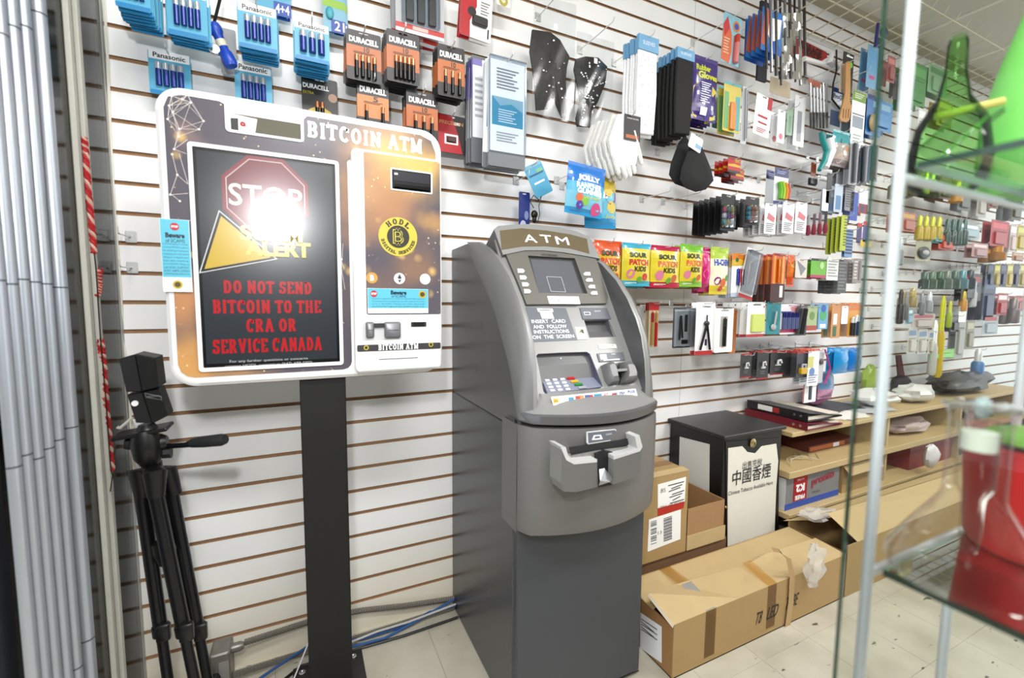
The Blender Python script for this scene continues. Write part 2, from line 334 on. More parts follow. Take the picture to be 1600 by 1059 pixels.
for j in range(0, 8): mb.box(-3.3, 7.2, -j*.61-.012, -j*.61+.012, -.005, .001, tw)
link('ceiling_grid', mb, ceil.o)
mb = MB(); mb.box(-3.3, 7.2, -.045, 0, 2.6, 2.64, M((206, 198, 172), .7), ); single('trim_1', mb, None, None, kind='structure')
EMI = M((255, 252, 244), .5, emit=5.)
for i, (x, y, lb) in enumerate([(.3, -1.7, 'over the cash machine aisle'), (2.4, -1.7, 'over the glass display case'), (4.6, -1.7, 'furthest along the aisle'), (.3, -3.4, 'behind the photographer on the left'), (2.4, -3.4, 'behind the photographer on the right')]):
    t = Thing('ceiling_light', 'recessed fluorescent ceiling light '+lb, 'ceiling light', (x, y, 2.6))
    mb = MB(); mb.box(-.62, .62, -.17, .17, .012, .034, WHITE); t.part('housing', mb); mb = MB()
    for s in (-.08, .08): mb.tube([(-.56, s, .0), (.56, s, .0)], .013, EMI, 8)
    t.part('fluorescent_tube', mb, smooth=True)
# rest of the shop behind the camera, seen only as reflections
mb = MB(); mb.box(-3.3, 7.2, -5.1, -5, 0, 2.66, M((120, 112, 96), .8, noise=.4, nscale=3)); single('wall_front', mb, None, None, kind='structure')
for k, (x, lb) in enumerate([(-1.6, 'left'), (.4, 'middle'), (2.6, 'right')]):
    t = Thing('store_shelf', 'tall dark store shelving behind the photographer, '+lb+' bay', 'shelf', (x, -4.2, 0)); mb = MB(); dk = M((62, 60, 56), .6)
    mb.box(-.95, .95, -.03, 0, 0, 2.1, dk); mb.box(-.97, -.95, -.03, .4, 0, 2.1, dk); mb.box(.95, .97, -.03, .4, 0, 2.1, dk); t.part('frame', mb)
    for q in range(5): mb = MB(); mb.box(-.95, .95, 0, .4, .15+q*.42, .17+q*.42, M((150, 150, 148), .5)); t.part('shelf_board', mb)

# ================================================================== LEFT: grey glass partition, folded shutter slats
XG = -.42
GREY = glass((222, 223, 221), .6, 1.5, .12)
t = Thing('door_1', None, None, (XG, -.3, 0), kind='structure')
mb = MB(); mb.box(XG-.003, XG+.003, -.545, -.004, .05, 2.6, GREY); t.part('glass_pane', mb, True, label='smoky grey pane')
TRIM = M((206, 204, 192), .5, noise=.06)
for y in (-.222, -.178): mb = MB(); mb.box(XG+.003, XG+.013, y-.008, y+.008, .03, 2.6, TRIM, .002); t.part('trim_strip', mb, True, label='cream trim strip')
mb = MB(); mb.box(XG-.006, XG+.004, -.02, -.002, .03, 2.6, M((196, 196, 190), .4)); t.part('edge_channel', mb, True)
mb = MB(); mb.box(XG-.02, XG+.03, -.55, -.01, 0, .05, M((120, 118, 112), .5)); t.part('sill', mb, True)
t2 = Thing('folding_shutter', 'folded aluminium shutter of upright rounded slats at the left edge', 'shutter', (XG, -.5, 0))
ALU = M((196, 202, 212), .34, .6, noise=.05, nscale=14)
for k, (yy, off) in enumerate([(-.345, 0), (-.398, .1), (-.437, .14), (-.474, .2), (-.508, .03), (-.54, .12)]):
    r = .0125 if k == 0 else .0102
    mb = MB(); P = []
    for q in range(9): a = math.radians(-110+220*q/8); P.append((math.cos(a)*r, math.sin(a)*r))
    rows = [[(XG+.008+p[0], yy+p[1], z) for p in P] for z in (0.012, 2.6)]; mb.grid(rows, ALU, True)
    sl = t2.part('shutter_slat', mb, True, smooth=True)
    for z in (.42-off*.2, .86-off*.1, 1.13+off*.05, 1.62-off*.5, 2.1):
        m2 = MB(); m2.grid([[(XG+.008+p[0]*1.05, yy+p[1]*1.05, zz) for p in P] for zz in (z, z+.0025)], M((70, 72, 76), .5), True); t2.part('joint_line', m2, True, parent=sl)
mb = MB(); mb.box(XG-.05, XG-.02, -.57, -.33, 0, 2.6, M((46, 48, 54), .6)); t2.part('gap_shade_board', mb, True)  # dark board added behind the slats; its colour is the shade in the gaps
# timber wedge on the floor at the wall corner
mb = MB(); P = [W(214, 945, -.03), W(240, 938, -.03)]
mb.add([(-.415, -.04, 0), (-.365, -.04, 0), (-.365, -.37, 0), (-.415, -.37, 0), (-.415, -.04, .045), (-.365, -.04, .045), (-.365, -.37, .045), (-.415, -.37, .045)],
       [(0, 1, 2, 3), (4, 5, 6, 7), (0, 1, 5, 4), (1, 2, 6, 5), (2, 3, 7, 6), (3, 0, 4, 7)], M((176, 132, 84), .7, noise=.3, nscale=30)); single('timber_offcut', mb, 'raw timber offcut lying against the base of the grey glass door', 'wood')
# white flex down the wall corner
mb = MB(); mb.tube([W(x, y, -.008) for x, y in [(163, 0), (168, 90), (171, 170), (174, 240), (179, 330), (186, 420), (190, 480), (189, 520), (198, 565), (202, 600), (206, 700), (212, 760)]], .0032, M((232, 228, 214), .5), 6)
single('wall_cable', mb, 'white electric cable running down the wall corner beside the grey door', 'cable', smooth=True)
# red braided cords hanging on the door
def cord(name, pts, lab, r=.006, tuft=None, knot=True):
    t = Thing(name, lab, 'ornament', XPl(*pts[0], XG+.012)); P = [XPl(x, y, XG+.012) for x, y in pts]; mb = MB(); n = 60; L_ = []
    for s in (0, 1, 2):
        Q = []
        for i in range(n+1):
            f = i/n*(len(P)-1); a = min(int(f), len(P)-2); p = P[a].lerp(P[a+1], f-a); g = i*.9+s*2.1; Q.append(p+Vector((math.cos(g)*r*.5, math.sin(g)*r*.5, 0)))
        mb.tube(Q, r*.62, M((196, 20, 28), .7) if s != 2 else M((232, 190, 170), .7), 5)
    t.part('braid', mb, True, smooth=True)
    if tuft:
        mb = MB(); c = XPl(*tuft, XG+.012)
        for i in range(70): d = Vector((rnd.uniform(-1, 1)*.4, rnd.uniform(-1, 1), rnd.uniform(-1.5, 1.5)))*.012; mb.tube([c+d*.3, c+d], .0011, M((208, 22, 30), .7), 3, False)
        t.part('tassel', mb, True)
    return t
cord('red_tassel', [(131, 215), (134, 240), (137, 290), (143, 350), (147, 396)], 'upper red braided cord hanging on the cream door trim')
cord('red_tassel', [(152, 422), (155, 445), (152, 462)], 'short red tassel knot hanging between the two red cords', .006, (155, 430))
cord('red_tassel', [(157, 535), (161, 570), (164, 620), (169, 680), (174, 735)], 'lower long red and white braided cord with a furry red tassel top', .007, (158, 540))
mb = MB(); mb.tube([XPl(x, y, XG+.02) for x, y in [(147, 394), (150, 422), (152, 450), (153, 470), (157, 530), (165, 620), (173, 735), (176, 742), (172, 768)]], .0012, BLACK, 5); single('black_string', mb, 'thin black string joining the hanging red cords', 'string', smooth=True)

# ================================================================== CRYPTO KIOSK
KY = -.33; kp = YP(KY); ks = Thing('bitcoin_kiosk', 'white cryptocurrency cash kiosk with tall screen on a square black post', 'kiosk', (.047, -.27, 0))
wp = M((246, 246, 247), .3, coat=.3)
def pxrect(pl, x0, y0, x1, y1): a = pl.hit(x0, y0); b = pl.hit(x1, y1); return a.x, b.x, b.z, a.z
X0, X1, Z0, Z1 = -.2535, .344, .9215, 1.545
win = (W(361, 200, KY).x, W(470, 200, KY).x, W(415, 211, KY).z, W(415, 176, KY).z)
mb = MB(); mb.prism(rr(X0, X1, Z0, Z1, .05, 8), KY, KY+.085, wp, bev=.008); ks.part('housing', mb, True, smooth=True)
def mat_galaxy():
    m = bpy.data.materials.new('galaxy_print'); m.use_nodes = True; N, L = nodes(m); b = N['Principled BSDF']; b.inputs['Roughness'].default_value = .22
    g = N.new('ShaderNodeNewGeometry'); col = None
    def blob(px, rad, c, prev, st):
        d = N.new('ShaderNodeVectorMath'); d.operation = 'DISTANCE'; L.new(wv.outputs[0], d.inputs[0]); P = W(*px, KY); d.inputs[1].default_value = (P.x, P.z, 0)
        r = N.new('ShaderNodeMapRange'); r.interpolation_type = 'SMOOTHERSTEP'; r.inputs[1].default_value = rad; r.inputs[2].default_value = 0; r.inputs[4].default_value = st; L.new(d.outputs['Value'], r.inputs[0])
        x = N.new('ShaderNodeMix'); x.data_type = 'RGBA'; x.inputs[7].default_value = tuple(.82*v+.06 for v in lin(c))+(1,); L.new(r.outputs[0], x.inputs[0])
        if prev is None: x.inputs[6].default_value = lin((88, 84, 92))+(1,)
        else: L.new(prev, x.inputs[6])
        return x.outputs[2]
    sp = N.new('ShaderNodeSeparateXYZ'); L.new(g.outputs['Position'], sp.inputs[0]); cb = N.new('ShaderNodeCombineXYZ'); L.new(sp.outputs[0], cb.inputs[0]); L.new(sp.outputs[2], cb.inputs[1])
    n = N.new('ShaderNodeTexNoise'); n.inputs['Scale'].default_value = 9; n.inputs['Detail'].default_value = 5; L.new(cb.outputs[0], n.inputs['Vector'])
    sb = N.new('ShaderNodeVectorMath'); sb.operation = 'MULTIPLY_ADD'; sb.inputs[1].default_value = (.1, .1, 0); sb.inputs[2].default_value = (-.05, -.05, 0); L.new(n.outputs['Color'], sb.inputs[0])
    wv = N.new('ShaderNodeVectorMath'); wv.operation = 'ADD'; L.new(cb.outputs[0], wv.inputs[0]); L.new(sb.outputs[0], wv.inputs[1])
    for px, rad, c, st in [((610, 250), .16, (206, 150, 84), .95), ((640, 265), .13, (222, 176, 84), .9), ((600, 330), .13, (176, 122, 74), .9), ((560, 300), .1, (184, 136, 90), .9), ((590, 470), .12, (120, 84, 62), .5), ((640, 420), .09, (150, 104, 60), .6), ((290, 480), .1, (188, 126, 66), .9), ((290, 585), .13, (206, 146, 62), .95), ((380, 595), .08, (170, 124, 74), .8),
                           ((295, 215), .05, (150, 120, 108), .5), ((560, 370), .06, (150, 104, 70), .6), ((670, 360), .06, (190, 140, 70), .7)]: col = blob(px, rad, c, col, st)
    v = N.new('ShaderNodeTexVoronoi'); v.inputs['Scale'].default_value = 70; L.new(cb.outputs[0], v.inputs['Vector']); r = N.new('ShaderNodeMapRange'); r.inputs[1].default_value = .16; r.inputs[2].default_value = .04; L.new(v.outputs['Distance'], r.inputs[0])
    n3 = N.new('ShaderNodeTexNoise'); n3.inputs['Scale'].default_value = 14; L.new(cb.outputs[0], n3.inputs['Vector']); r3 = N.new('ShaderNodeMapRange'); r3.inputs[1].default_value = .5; r3.inputs[2].default_value = .62; L.new(n3.outputs['Fac'], r3.inputs[0])
    mu = N.new('ShaderNodeMath'); mu.operation = 'MULTIPLY'; L.new(r.outputs[0], mu.inputs[0]); L.new(r3.outputs[0], mu.inputs[1])
    x = N.new('ShaderNodeMix'); x.data_type = 'RGBA'; x.inputs[7].default_value = lin((255, 226, 176))+(1,); L.new(mu.outputs[0], x.inputs[0]); L.new(col, x.inputs[6])
    v2 = N.new('ShaderNodeTexVoronoi'); v2.inputs['Scale'].default_value = 22; L.new(cb.outputs[0], v2.inputs['Vector']); r4 = N.new('ShaderNodeMapRange'); r4.inputs[1].default_value = .3; r4.inputs[2].default_value = .0; r4.inputs[4].default_value = .75; L.new(v2.outputs['Distance'], r4.inputs[0])
    n4 = N.new('ShaderNodeTexNoise'); n4.inputs['Scale'].default_value = 7; L.new(cb.outputs[0], n4.inputs['Vector']); r5 = N.new('ShaderNodeMapRange'); r5.inputs[1].default_value = .52; r5.inputs[2].default_value = .6; L.new(n4.outputs['Fac'], r5.inputs[0])
    m2 = N.new('ShaderNodeMath'); m2.operation = 'MULTIPLY'; L.new(r4.outputs[0], m2.inputs[0]); L.new(r5.outputs[0], m2.inputs[1])
    x2 = N.new('ShaderNodeMix'); x2.data_type = 'RGBA'; x2.inputs[7].default_value = lin((250, 208, 120))+(1,); L.new(m2.outputs[0], x2.inputs[0]); L.new(x.outputs[2], x2.inputs[6])
    L.new(x2.outputs[2], b.inputs['Base Color']); return m
GAL = mat_galaxy()
def pl2(pl, px): return [(pl.hit(*p).x, pl.hit(*p).z) for p in px]
sx0, sx1, sz0, sz1 = -.1925, W(527, 400, KY).x, .962, 1.4285       # screen frame (white rim)
gx0, gx1, gz0, gz1 = W(263, 300, KY).x, W(546, 400, KY).x, .942, W(300, 151, KY).z
nx0, nx1, nz = W(354, 190, KY).x, W(474, 190, KY).x, W(420, 214, KY).z
hx1 = .328
out = [(gx1, .99)]+[(gx1-.02+.02*math.cos(a), .962+.02*math.sin(a)) for a in (0, -.5, -1, -1.57)]+[(gx0+.03-.03*math.sin(a), .972-.03*math.cos(a)) for a in (0, .5, 1, 1.57)]
out += [(gx0, gz1-.03), (gx0+.008, gz1-.008), (gx0+.03, gz1), (nx0-.012, gz1), (nx0-.003, gz1-.004), (nx0, gz1-.014), (nx0, nz+.012), (nx0+.004, nz+.004), (nx0+.012, nz), (nx1, nz), (nx1, gz1-.01), (nx1+.008, gz1), (hx1-.04, gz1), (hx1-.012, gz1-.01), (hx1, gz1-.04), (hx1, 1.47), (gx1+.02, 1.46), (gx1, 1.44)]
mb = MB(); hole = rr(sx0-.007, sx1+.007, sz0-.007, sz1+.007, .006, 3)
plate(mb, out, [hole], lambda p, k: Vector((p[0], KY-.0012+k*.0012, p[1])), GAL); ks.part('front_graphic', mb, True, label='grey and gold star field graphic')
mb = MB(); plate(mb, rr(sx0-.008, sx1+.008, sz0-.008, sz1+.008, .007, 3), [rr(sx0, sx1, sz0, sz1, .002, 2)], lambda p, k: Vector((p[0], KY-.005+k*.006, p[1])), wp); ks.part('screen_rim', mb, True)
SCR = bpy.data.materials.new('lit_screen'); SCR.use_nodes = True; b = SCR.node_tree.nodes['Principled BSDF']; b.inputs['Base Color'].default_value = (.006, .007, .009, 1); b.inputs['Roughness'].default_value = .29; b.inputs['Emission Color'].default_value = (.35, .45, .55, 1); b.inputs['Emission Strength'].default_value = .03  # backlight glow, its bluish grey also painting the room's haze on the glass
mb = MB(); mb.box(sx0, sx1, KY-.001, KY+.002, sz0, sz1, M((6, 6, 7), .3)); mb.box(sx0+.006, sx1-.006, KY-.0016, KY, sz0+.008, sz1-.006, SCR); scr = ks.part('screen', mb, True)
SCR.node_tree.nodes['Principled BSDF'].inputs['Coat Weight'].default_value = .8; SCR.node_tree.nodes['Principled BSDF'].inputs['Coat Roughness'].default_value = .17
def E_(c, s=.6, r=.29):
    m = M(tuple(int(v*.75) for v in c), r, emit=s*.8, coat=.8); m.node_tree.nodes['Principled BSDF'].inputs['Coat Roughness'].default_value = .17; return m
mb = MB(); sp = YP(KY-.002)
C = sp.hit(417, 307); R_ = .088
def ngon(cx, cz, r, n, a0=0): return [(cx+r*math.cos(a0+2*math.pi*i/n), cz+r*math.sin(a0+2*math.pi*i/n)) for i in range(n)]
mb.prism(ngon(C.x, C.z, R_*1.04, 8, math.pi/8), KY-.0022, KY-.002, E_((150, 28, 44), .35)); mb.prism(ngon(C.x, C.z, R_*.95, 8, math.pi/8), KY-.0025, KY-.0022, E_((222, 208, 204), .4)); mb.prism(ngon(C.x, C.z, R_*.925, 8, math.pi/8), KY-.0028, KY-.0025, E_((128, 26, 40), .35))
mb.textpx(YP(KY-.003), 'STOP', 359, 474, 308, 34, E_((226, 232, 218), .5), bold=.015)
tri = pl2(sp, [(342, 328), (376, 395), (442, 400), (311, 427)]); A = sp.hit(342, 328); B = sp.hit(311, 427); C2 = sp.hit(434, 405)
mb.prism([(A.x, A.z), (C2.x, C2.z), (B.x, B.z)][::-1], KY-.0032, KY-.003, E_((236, 236, 236), .5))
cx = (A.x+B.x+C2.x)/3; cz = (A.z+B.z+C2.z)/3; q = lambda P, k: (cx+(P.x-cx)*k, cz+(P.z-cz)*k)
mb.prism([q(A, .95), q(C2, .95), q(B, .95)][::-1], KY-.0035, KY-.0032, E_((24, 24, 22), .1)); mb.prism([q(A, .84), q(C2, .84), q(B, .84)][::-1], KY-.0038, KY-.0035, E_((226, 190, 60), .5))
mb.textpx(YP(KY-.0042), 'SCAM', 376, 474, 366, 24, E_((232, 220, 130), .5), bold=.05); mb.textpx(YP(KY-.0042), 'ALERT', 384, 487, 389, 24, E_((232, 214, 90), .5), bold=.05)
red = E_((200, 26, 34), .55)
for st, a, b_, y, h in [('DO NOT SEND', 352, 489, 449, 19), ('BITCOIN TO THE', 337, 504, 479, 20), ('CRA OR', 386, 463, 508, 20), ('SERVICE CANADA', 337, 506, 539, 21)]: mb.textpx(YP(KY-.0022), st, a, b_, y, h, red, slab=True, tk=(.3, .11))
mb.textpx(YP(KY-.0022), 'For any further questions or concerns', 361, 483, 562.5, 5, E_((220, 220, 222), .5)); mb.textpx(YP(KY-.0022), 'contact HODL support at (647) 689-5950', 354, 490, 569.5, 5, E_((220, 220, 222), .5))
ks.part('screen_image', mb, True, parent=scr)
# window: mirrored surroundings painted on as flat olive, white and dark patches
mb = MB(); plate(mb, rr(win[0]-.01, win[1]+.006, win[2]-.005, win[3]+.02, .008, 3), [rr(win[0], win[1], win[2], win[3], .002, 2)], lambda p, k: Vector((p[0], KY-.004+k*.004, p[1])), wp); ks.part('window_rim', mb, True)
mb = MB(); mb.box(win[0], win[1], KY-.0015, KY, win[2], win[3], M((84, 80, 54), .45)); mb.box(win[0], win[1], KY-.002, KY-.0015, win[3]-.013, win[3], WHITE)
mb.add([(win[0], KY-.0025, win[2]), (win[0]+.045, KY-.0025, win[2]), (win[0]+.05, KY-.0025, win[2]+.03), (win[0], KY-.0025, win[2]+.034)], [(0, 1, 2, 3)], M((236, 232, 226), .5))
mb.add([(win[0], KY-.0028, win[2]), (win[0]+.014, KY-.0028, win[2]), (win[0]+.014, KY-.0028, win[2]+.026), (win[0], KY-.0028, win[2]+.024)], [(0, 1, 2, 3)], M((40, 40, 40), .5))
mb.text('9', (win[0]+.0225, KY-.003, win[2]+.012), (1, 0, 0), (0, 0, 1), .011, .017, M((190, 30, 40), .5), .06); ks.part('camera_window', mb, True, label='dark window with painted reflections')
# star network lines on graphic
mb = MB(); NET = M((235, 226, 220), .4); ey = KY-.002
def ln(a, b_, w=.0008, y=None):
    y = ey if y is None else y; P = W(*a, y); Q = W(*b_, y); d = (Q-P); n = Vector((-d.z, 0, d.x)).normalized()*w/2; mb.add([P+n, P-n, Q-n, Q+n], [(0, 1, 2, 3)], NET)
nn = [(268, 150), (293, 148), (262, 186), (280, 201), (318, 189), (311, 202), (272, 233), (279, 213), (298, 160), (264, 165), (270, 175), (285, 155)]
for a in range(len(nn)):
    for b_ in range(a+1, len(nn)):
        if math.dist(nn[a], nn[b_]) < 42 or (a+b_) % 5 == 0 and math.dist(nn[a], nn[b_]) < 62: ln(nn[a], nn[b_], .0005)
for a, b_ in [((272, 233), (291, 240)), ((272, 233), (293, 218)), ((269, 241), (277, 273)), ((277, 273), (294, 288)), ((277, 273), (266, 304)), ((280, 240), (294, 288)), ((266, 304), (294, 302)), ((281, 314), (266, 302)), ((530, 400), (538, 420)), ((536, 380), (531, 455)), ((531, 405), (539, 452)), ((530, 500), (538, 505))]: ln(a, b_, .0007)
for p in nn+[(277, 273), (266, 304), (281, 314), (534, 405), (269, 241)]: P = W(*p, ey-.0003); mb.prism(ngon(P.x, P.z, .0022, 8), ey-.0004, ey, NET)
ks.part('network_print', mb, True, kind='stuff')
mb = MB(); mb.textpx(YP(KY-.0022), 'BITCOIN ATM', 486, 663, 216, 23, M((250, 250, 250), .4), slab=True, tk=(.24, .15)); ks.part('title_lettering', mb, True, label='white slab serif letters')
# right hand module, proud of the face
MY = -.372; mp_ = YP(MY); a = W(549, 232, MY).x; b_ = W(688.5, 300, MY).x; zt = W(620, 240, MY).z; zb = W(560, 582, MY).z
mb = MB(); mb.prism(rr(a, b_, zb, zt, .012, 4), MY, KY+.001, wp, bev=.004); md = ks.part('cash_module', mb, True, smooth=True)
gb = W(620, 491, MY).z; mb = MB(); plate(mb, rr(W(569, 300, MY).x, b_-.002, gb, zt-.006, .004, 2), [rr(W(612, 280, MY).x, W(673, 280, MY).x, W(640, 298, MY).z, W(640, 268, MY).z, .002, 2)], lambda p, k: Vector((p[0], MY-.0012+k*.0012, p[1])), GAL); ks.part('module_graphic', mb, True, parent=md)
s0, s1, s2, s3 = W(612, 280, MY).x, W(673, 280, MY).x, W(640, 298, MY).z, W(640, 268, MY).z
mb = MB(); plate(mb, rr(s0-.003, s1+.003, s2-.003, s3+.003, .003, 2), [rr(s0, s1, s2, s3, .001, 2)], lambda p, k: Vector((p[0], MY-.003+k*.003, p[1])), wp); dkp = M((22, 22, 26), .25)
mb.box(s0, s1, MY-.001, MY, s2, s3, dkp); mb.box(s0+.004, s1-.004, MY-.009, MY-.001, s2+.004, s2+.011, M((10, 10, 12), .2)); mb.box(s0+.004, s1-.004, MY-.002, MY-.001, s2+.02, s3-.003, M((60, 60, 66), .2)); mb.box(s0+.006, s0+.014, MY-.003, MY-.002, s3-.012, s3-.008, WHITE); ks.part('bill_slot', mb, True, parent=md, label='black banknote slot')
C = W(622, 370, MY); mb = MB(); mb.prism(ngon(C.x, C.z, .0465, 40), MY-.002, MY-.001, M((232, 214, 84), .35)); mb.prism(ngon(C.x, C.z, .0268, 32), MY-.0026, MY-.002, M((58, 54, 44), .4)); GB = M((56, 50, 36), .4)
yl = M((236, 220, 100), .35); lg = (1, 0, 0), (0, 0, 1)
for w_, hh, mm, yy in ((.026, .034, yl, -.003), (.022, .030, GB, -.0034)):
    mb.text('B', (C.x, MY+yy, C.z), *lg, w_, hh, mm, .08)
    for sx in (-.004, .003): mb.box(C.x+sx-.0018, C.x+sx+.0018, MY+yy, MY+yy+.0003, C.z+.012, C.z+.019+(.001 if yy > -.0032 else 0), mm); mb.box(C.x+sx-.0018, C.x+sx+.0018, MY+yy, MY+yy+.0003, C.z-.019-(.001 if yy > -.0032 else 0), C.z-.012, mm)
mb.text('B', (C.x, MY-.0038, C.z), *lg, .017, .024, yl, -.02)
def arctext(mb, st, C, r, a0, a1, size, m, y, flip=False):
    n = len(st)
    for i, ch in enumerate(st):
        if ch == ' ': continue
        a = math.radians(a0+(a1-a0)*i/(n-1)); p = Vector((C.x+r*math.cos(a), y, C.z+r*math.sin(a))); up = Vector((math.cos(a), 0, math.sin(a)))*(-1 if flip else 1); u = Vector((up.z, 0, -up.x))
        mb.slabtext(ch, p, u, up, size*(.5 if ch == 'I' else .82), size, m, .26, .14)
arctext(mb, 'HODL', C, .0365, 128, 52, .0125, GB, MY-.0026); arctext(mb, 'DIGITAL SERVICES', C, .038, 196, 344, .0075, GB, MY-.0026, True); ks.part('round_logo', mb, True, parent=md, label='round yellow emblem')
for px, c1 in (((581, 434), (226, 170, 84)), ((624, 435), (244, 244, 246)), ((664, 436), (236, 232, 240))):
    P = W(*px, MY); mb = MB(); mb.prism(ngon(P.x, P.z, .0133, 28), MY-.002, MY-.001, M(c1, .35))
    if px[0] == 581: mb.text('B', (P.x, MY-.0024, P.z), *lg, .009, .014, WHITE, .05)
    elif px[0] == 624:
        for sgn, cc in ((-1, (90, 90, 94)), (1, (50, 50, 54))): mb.add([(P.x, MY-.0024, P.z+.011), (P.x+sgn*.0055, MY-.0024, P.z+.001), (P.x, MY-.0024, P.z-.002)], [(0, 1, 2)], M(cc, .4)); mb.add([(P.x, MY-.0024, P.z-.004), (P.x+sgn*.0055, MY-.0024, P.z-.001), (P.x, MY-.0024, P.z-.011)], [(0, 1, 2)], M(cc, .4))
    else: mb.text('L', (P.x, MY-.0024, P.z), *lg, .007, .013, M((214, 208, 222), .4), .02)
    ks.part('coin_print', mb, True, parent=md)
# stickers
def sticker(pl, x0, y0, x1, y1, lines, wide=False):
    a, b_, c, d = pxrect(pl, x0, y0, x1, y1); Y = pl.P0.y; m = MB(); m.box(a, b_, Y-.0008, Y, c, d, M((250, 250, 250), .35))
    m.box(a+.0005, b_-.0005, Y-.001, Y-.0008, c+(d-c)*.2, d-.0005, M((110, 212, 240), .35)); w = b_-a; h = d-c; dark = M((24, 48, 74), .4)
    S = (a+w*.1, d-h*.22) if wide else (a+w*.5, d-h*.1)
    m.prism(ngon(*S, h*(.14 if wide else .055), 8, math.pi/8), Y-.0014, Y-.001, M((208, 40, 56), .4)); m.text('STOP', (S[0], Y-.0016, S[1]), *lg, h*(.2 if wide else .08), h*(.09 if wide else .03), WHITE, .04)
    z = d-h*(.16 if wide else .22); m.text('Beware', (a+w*.5, Y-.0014, z), *lg, w*(.26 if wide else .66), h*(.17 if wide else .07), dark, .05); z -= h*(.15 if wide else .075)
    m.text('of SCAMS', (a+w*.5, Y-.0014, z), *lg, w*(.24 if wide else .66), h*(.1 if wide else .05), dark)
    for i, L_ in enumerate(lines):
        z -= h*(.105 if wide else .046); m.text(L_, (a+w*.5, Y-.0014, z), *lg, w*.86, h*(.06 if wide else .03), M((60, 110, 140), .4))
    S = (b_-w*.1, d-h*.22) if wide else (a+w*.5, c+h*.1)
    m.prism(ngon(*S, h*(.16 if wide else .06), 20), Y-.0014, Y-.001, M((214, 190, 70), .4)); m.prism(ngon(*S, h*(.1 if wide else .036), 16), Y-.0016, Y-.0014, M((96, 80, 40), .4)); return m
L1 = ['Government agencies do not accept', 'nor accept BITCOIN as payment', 'for anything. If someone', 'is keeping you on the phone', 'telling you to deposit money', 'into this machine,', 'it is a SCAM. Hang up', 'call HODL SUPPORT', '647-689-5950', 'SUPPORT@HODLSERVICES.CA']
m = sticker(YP(KY-.0055), 249, 341, 301, 456, L1); ks.part('warning_sticker', m, True, label='tall light blue warning sticker')
m = sticker(YP(MY-.0042), 574, 450, 669, 489, [L1[0]+' '+L1[1], 'If someone is keeping you on the phone to scam', 'it is a SCAM. Hang up now and call', 'SUPPORT@HODLSERVICES.CA'], True); ks.part('warning_sticker', m, True, parent=md, label='wide light blue warning sticker')
# lower module details
mb = MB(); gx = M((178, 178, 182), .4); a_, b2, c_, d_ = pxrect(mp_, 565, 500, 628, 530); mb.box(a_, b2, MY-.001, MY, c_, d_, M((212, 213, 216), .4)); ks.part('scanner_plate', mb, True, parent=md)
for x0, x1 in ((571, 584), (600, 625)):
    a_, b2, c_, d_ = pxrect(mp_, x0, 503, x1, 527); mb = MB(); mb.prism(rr(a_, b2, c_, d_, .004, 4), MY-.012, MY, M((134, 134, 138), .35, .4), bev=.003); mb.box(a_+(b2-a_)*.2, b2-(b2-a_)*.15, MY-.0124, MY-.012, (c_+d_)/2-.0008, (c_+d_)/2+.0003, BLACK); ks.part('card_cheek', mb, True, parent=md, smooth=True)
a_, b2, c_, d_ = pxrect(mp_, 584, 505, 600, 511); mb = MB(); mb.box(a_, b2, MY-.006, MY, c_, d_, M((60, 60, 64), .4)); ks.part('card_gap', mb, True, parent=md)
a_, b2, c_, d_ = pxrect(mp_, 642, 503, 666, 510); mb = MB(); mb.box(a_, b2, MY-.002, MY, c_, d_, M((60, 60, 60), .4)); mb.box(a_+.005, b2-.006, MY-.003, MY-.002, c_+.001, d_-.001, BLACK); ks.part('scanner_eye', mb, True, parent=md)
a_, b2, c_, d_ = pxrect(mp_, 559, 536, 684, 547); mb = MB(); zc = W(620, 542, MY).z; mb.prism(rr(a+.003, b_-.003, zc-.008, zc+.008, .003, 3), MY-.0015, MY, M((74, 72, 76), .35)); mb.textpx(YP(MY-.002), 'BITCOIN ATM', 592, 654, 541.5, 8.5, WHITE, slab=True, tk=(.24, .15))
for px in (572, 673): P = W(px, 543 if px == 572 else 538, MY); mb.prism(ngon(P.x, P.z, .006, 18), MY-.002, MY-.0015, M((222, 206, 80), .35)); mb.prism(ngon(P.x, P.z, .0035, 14), MY-.0024, MY-.002, M((70, 60, 40), .35))
ks.part('label_strip', mb, True, parent=md)
a_, b2, c_, d_ = pxrect(mp_, 592, 558.5, 653, 558.5); mb = MB(); mb.box(a_, b2, MY-.001, MY, c_-.0008, c_+.0008, BLACK); ks.part('receipt_slot', mb, True, parent=md)
# post and base
PB = M((7, 7, 8), .6); mb = MB(); mb.box(-.006, .0985, -.31, -.25, .012, 1.2, PB, .002); ks.part('post', mb, True)
mb = MB(); mb.box(-.05, .145, -.47, -.088, .0005, .0125, M((30, 31, 33), .4), .001); bs = ks.part('base_plate', mb, True)
for x, y in ((.118, -.115), (-.025, -.115), (.118, -.44), (-.025, -.44)): mb = MB(); mb.lathe([(.0095, .0125), (.0095, .0155), (.006, .0165), (.006, .014)], CHROME, (x, y, 0), 16); ks.part('bolt', mb, True, parent=bs, smooth=True)
for x in (-.03, .03, .2): mb = MB(); mb.lathe([(.003, 0), (.003, .002)], BLACK, (x-.04, -.3, Z0-.002), 10); ks.part('screw', mb, True)
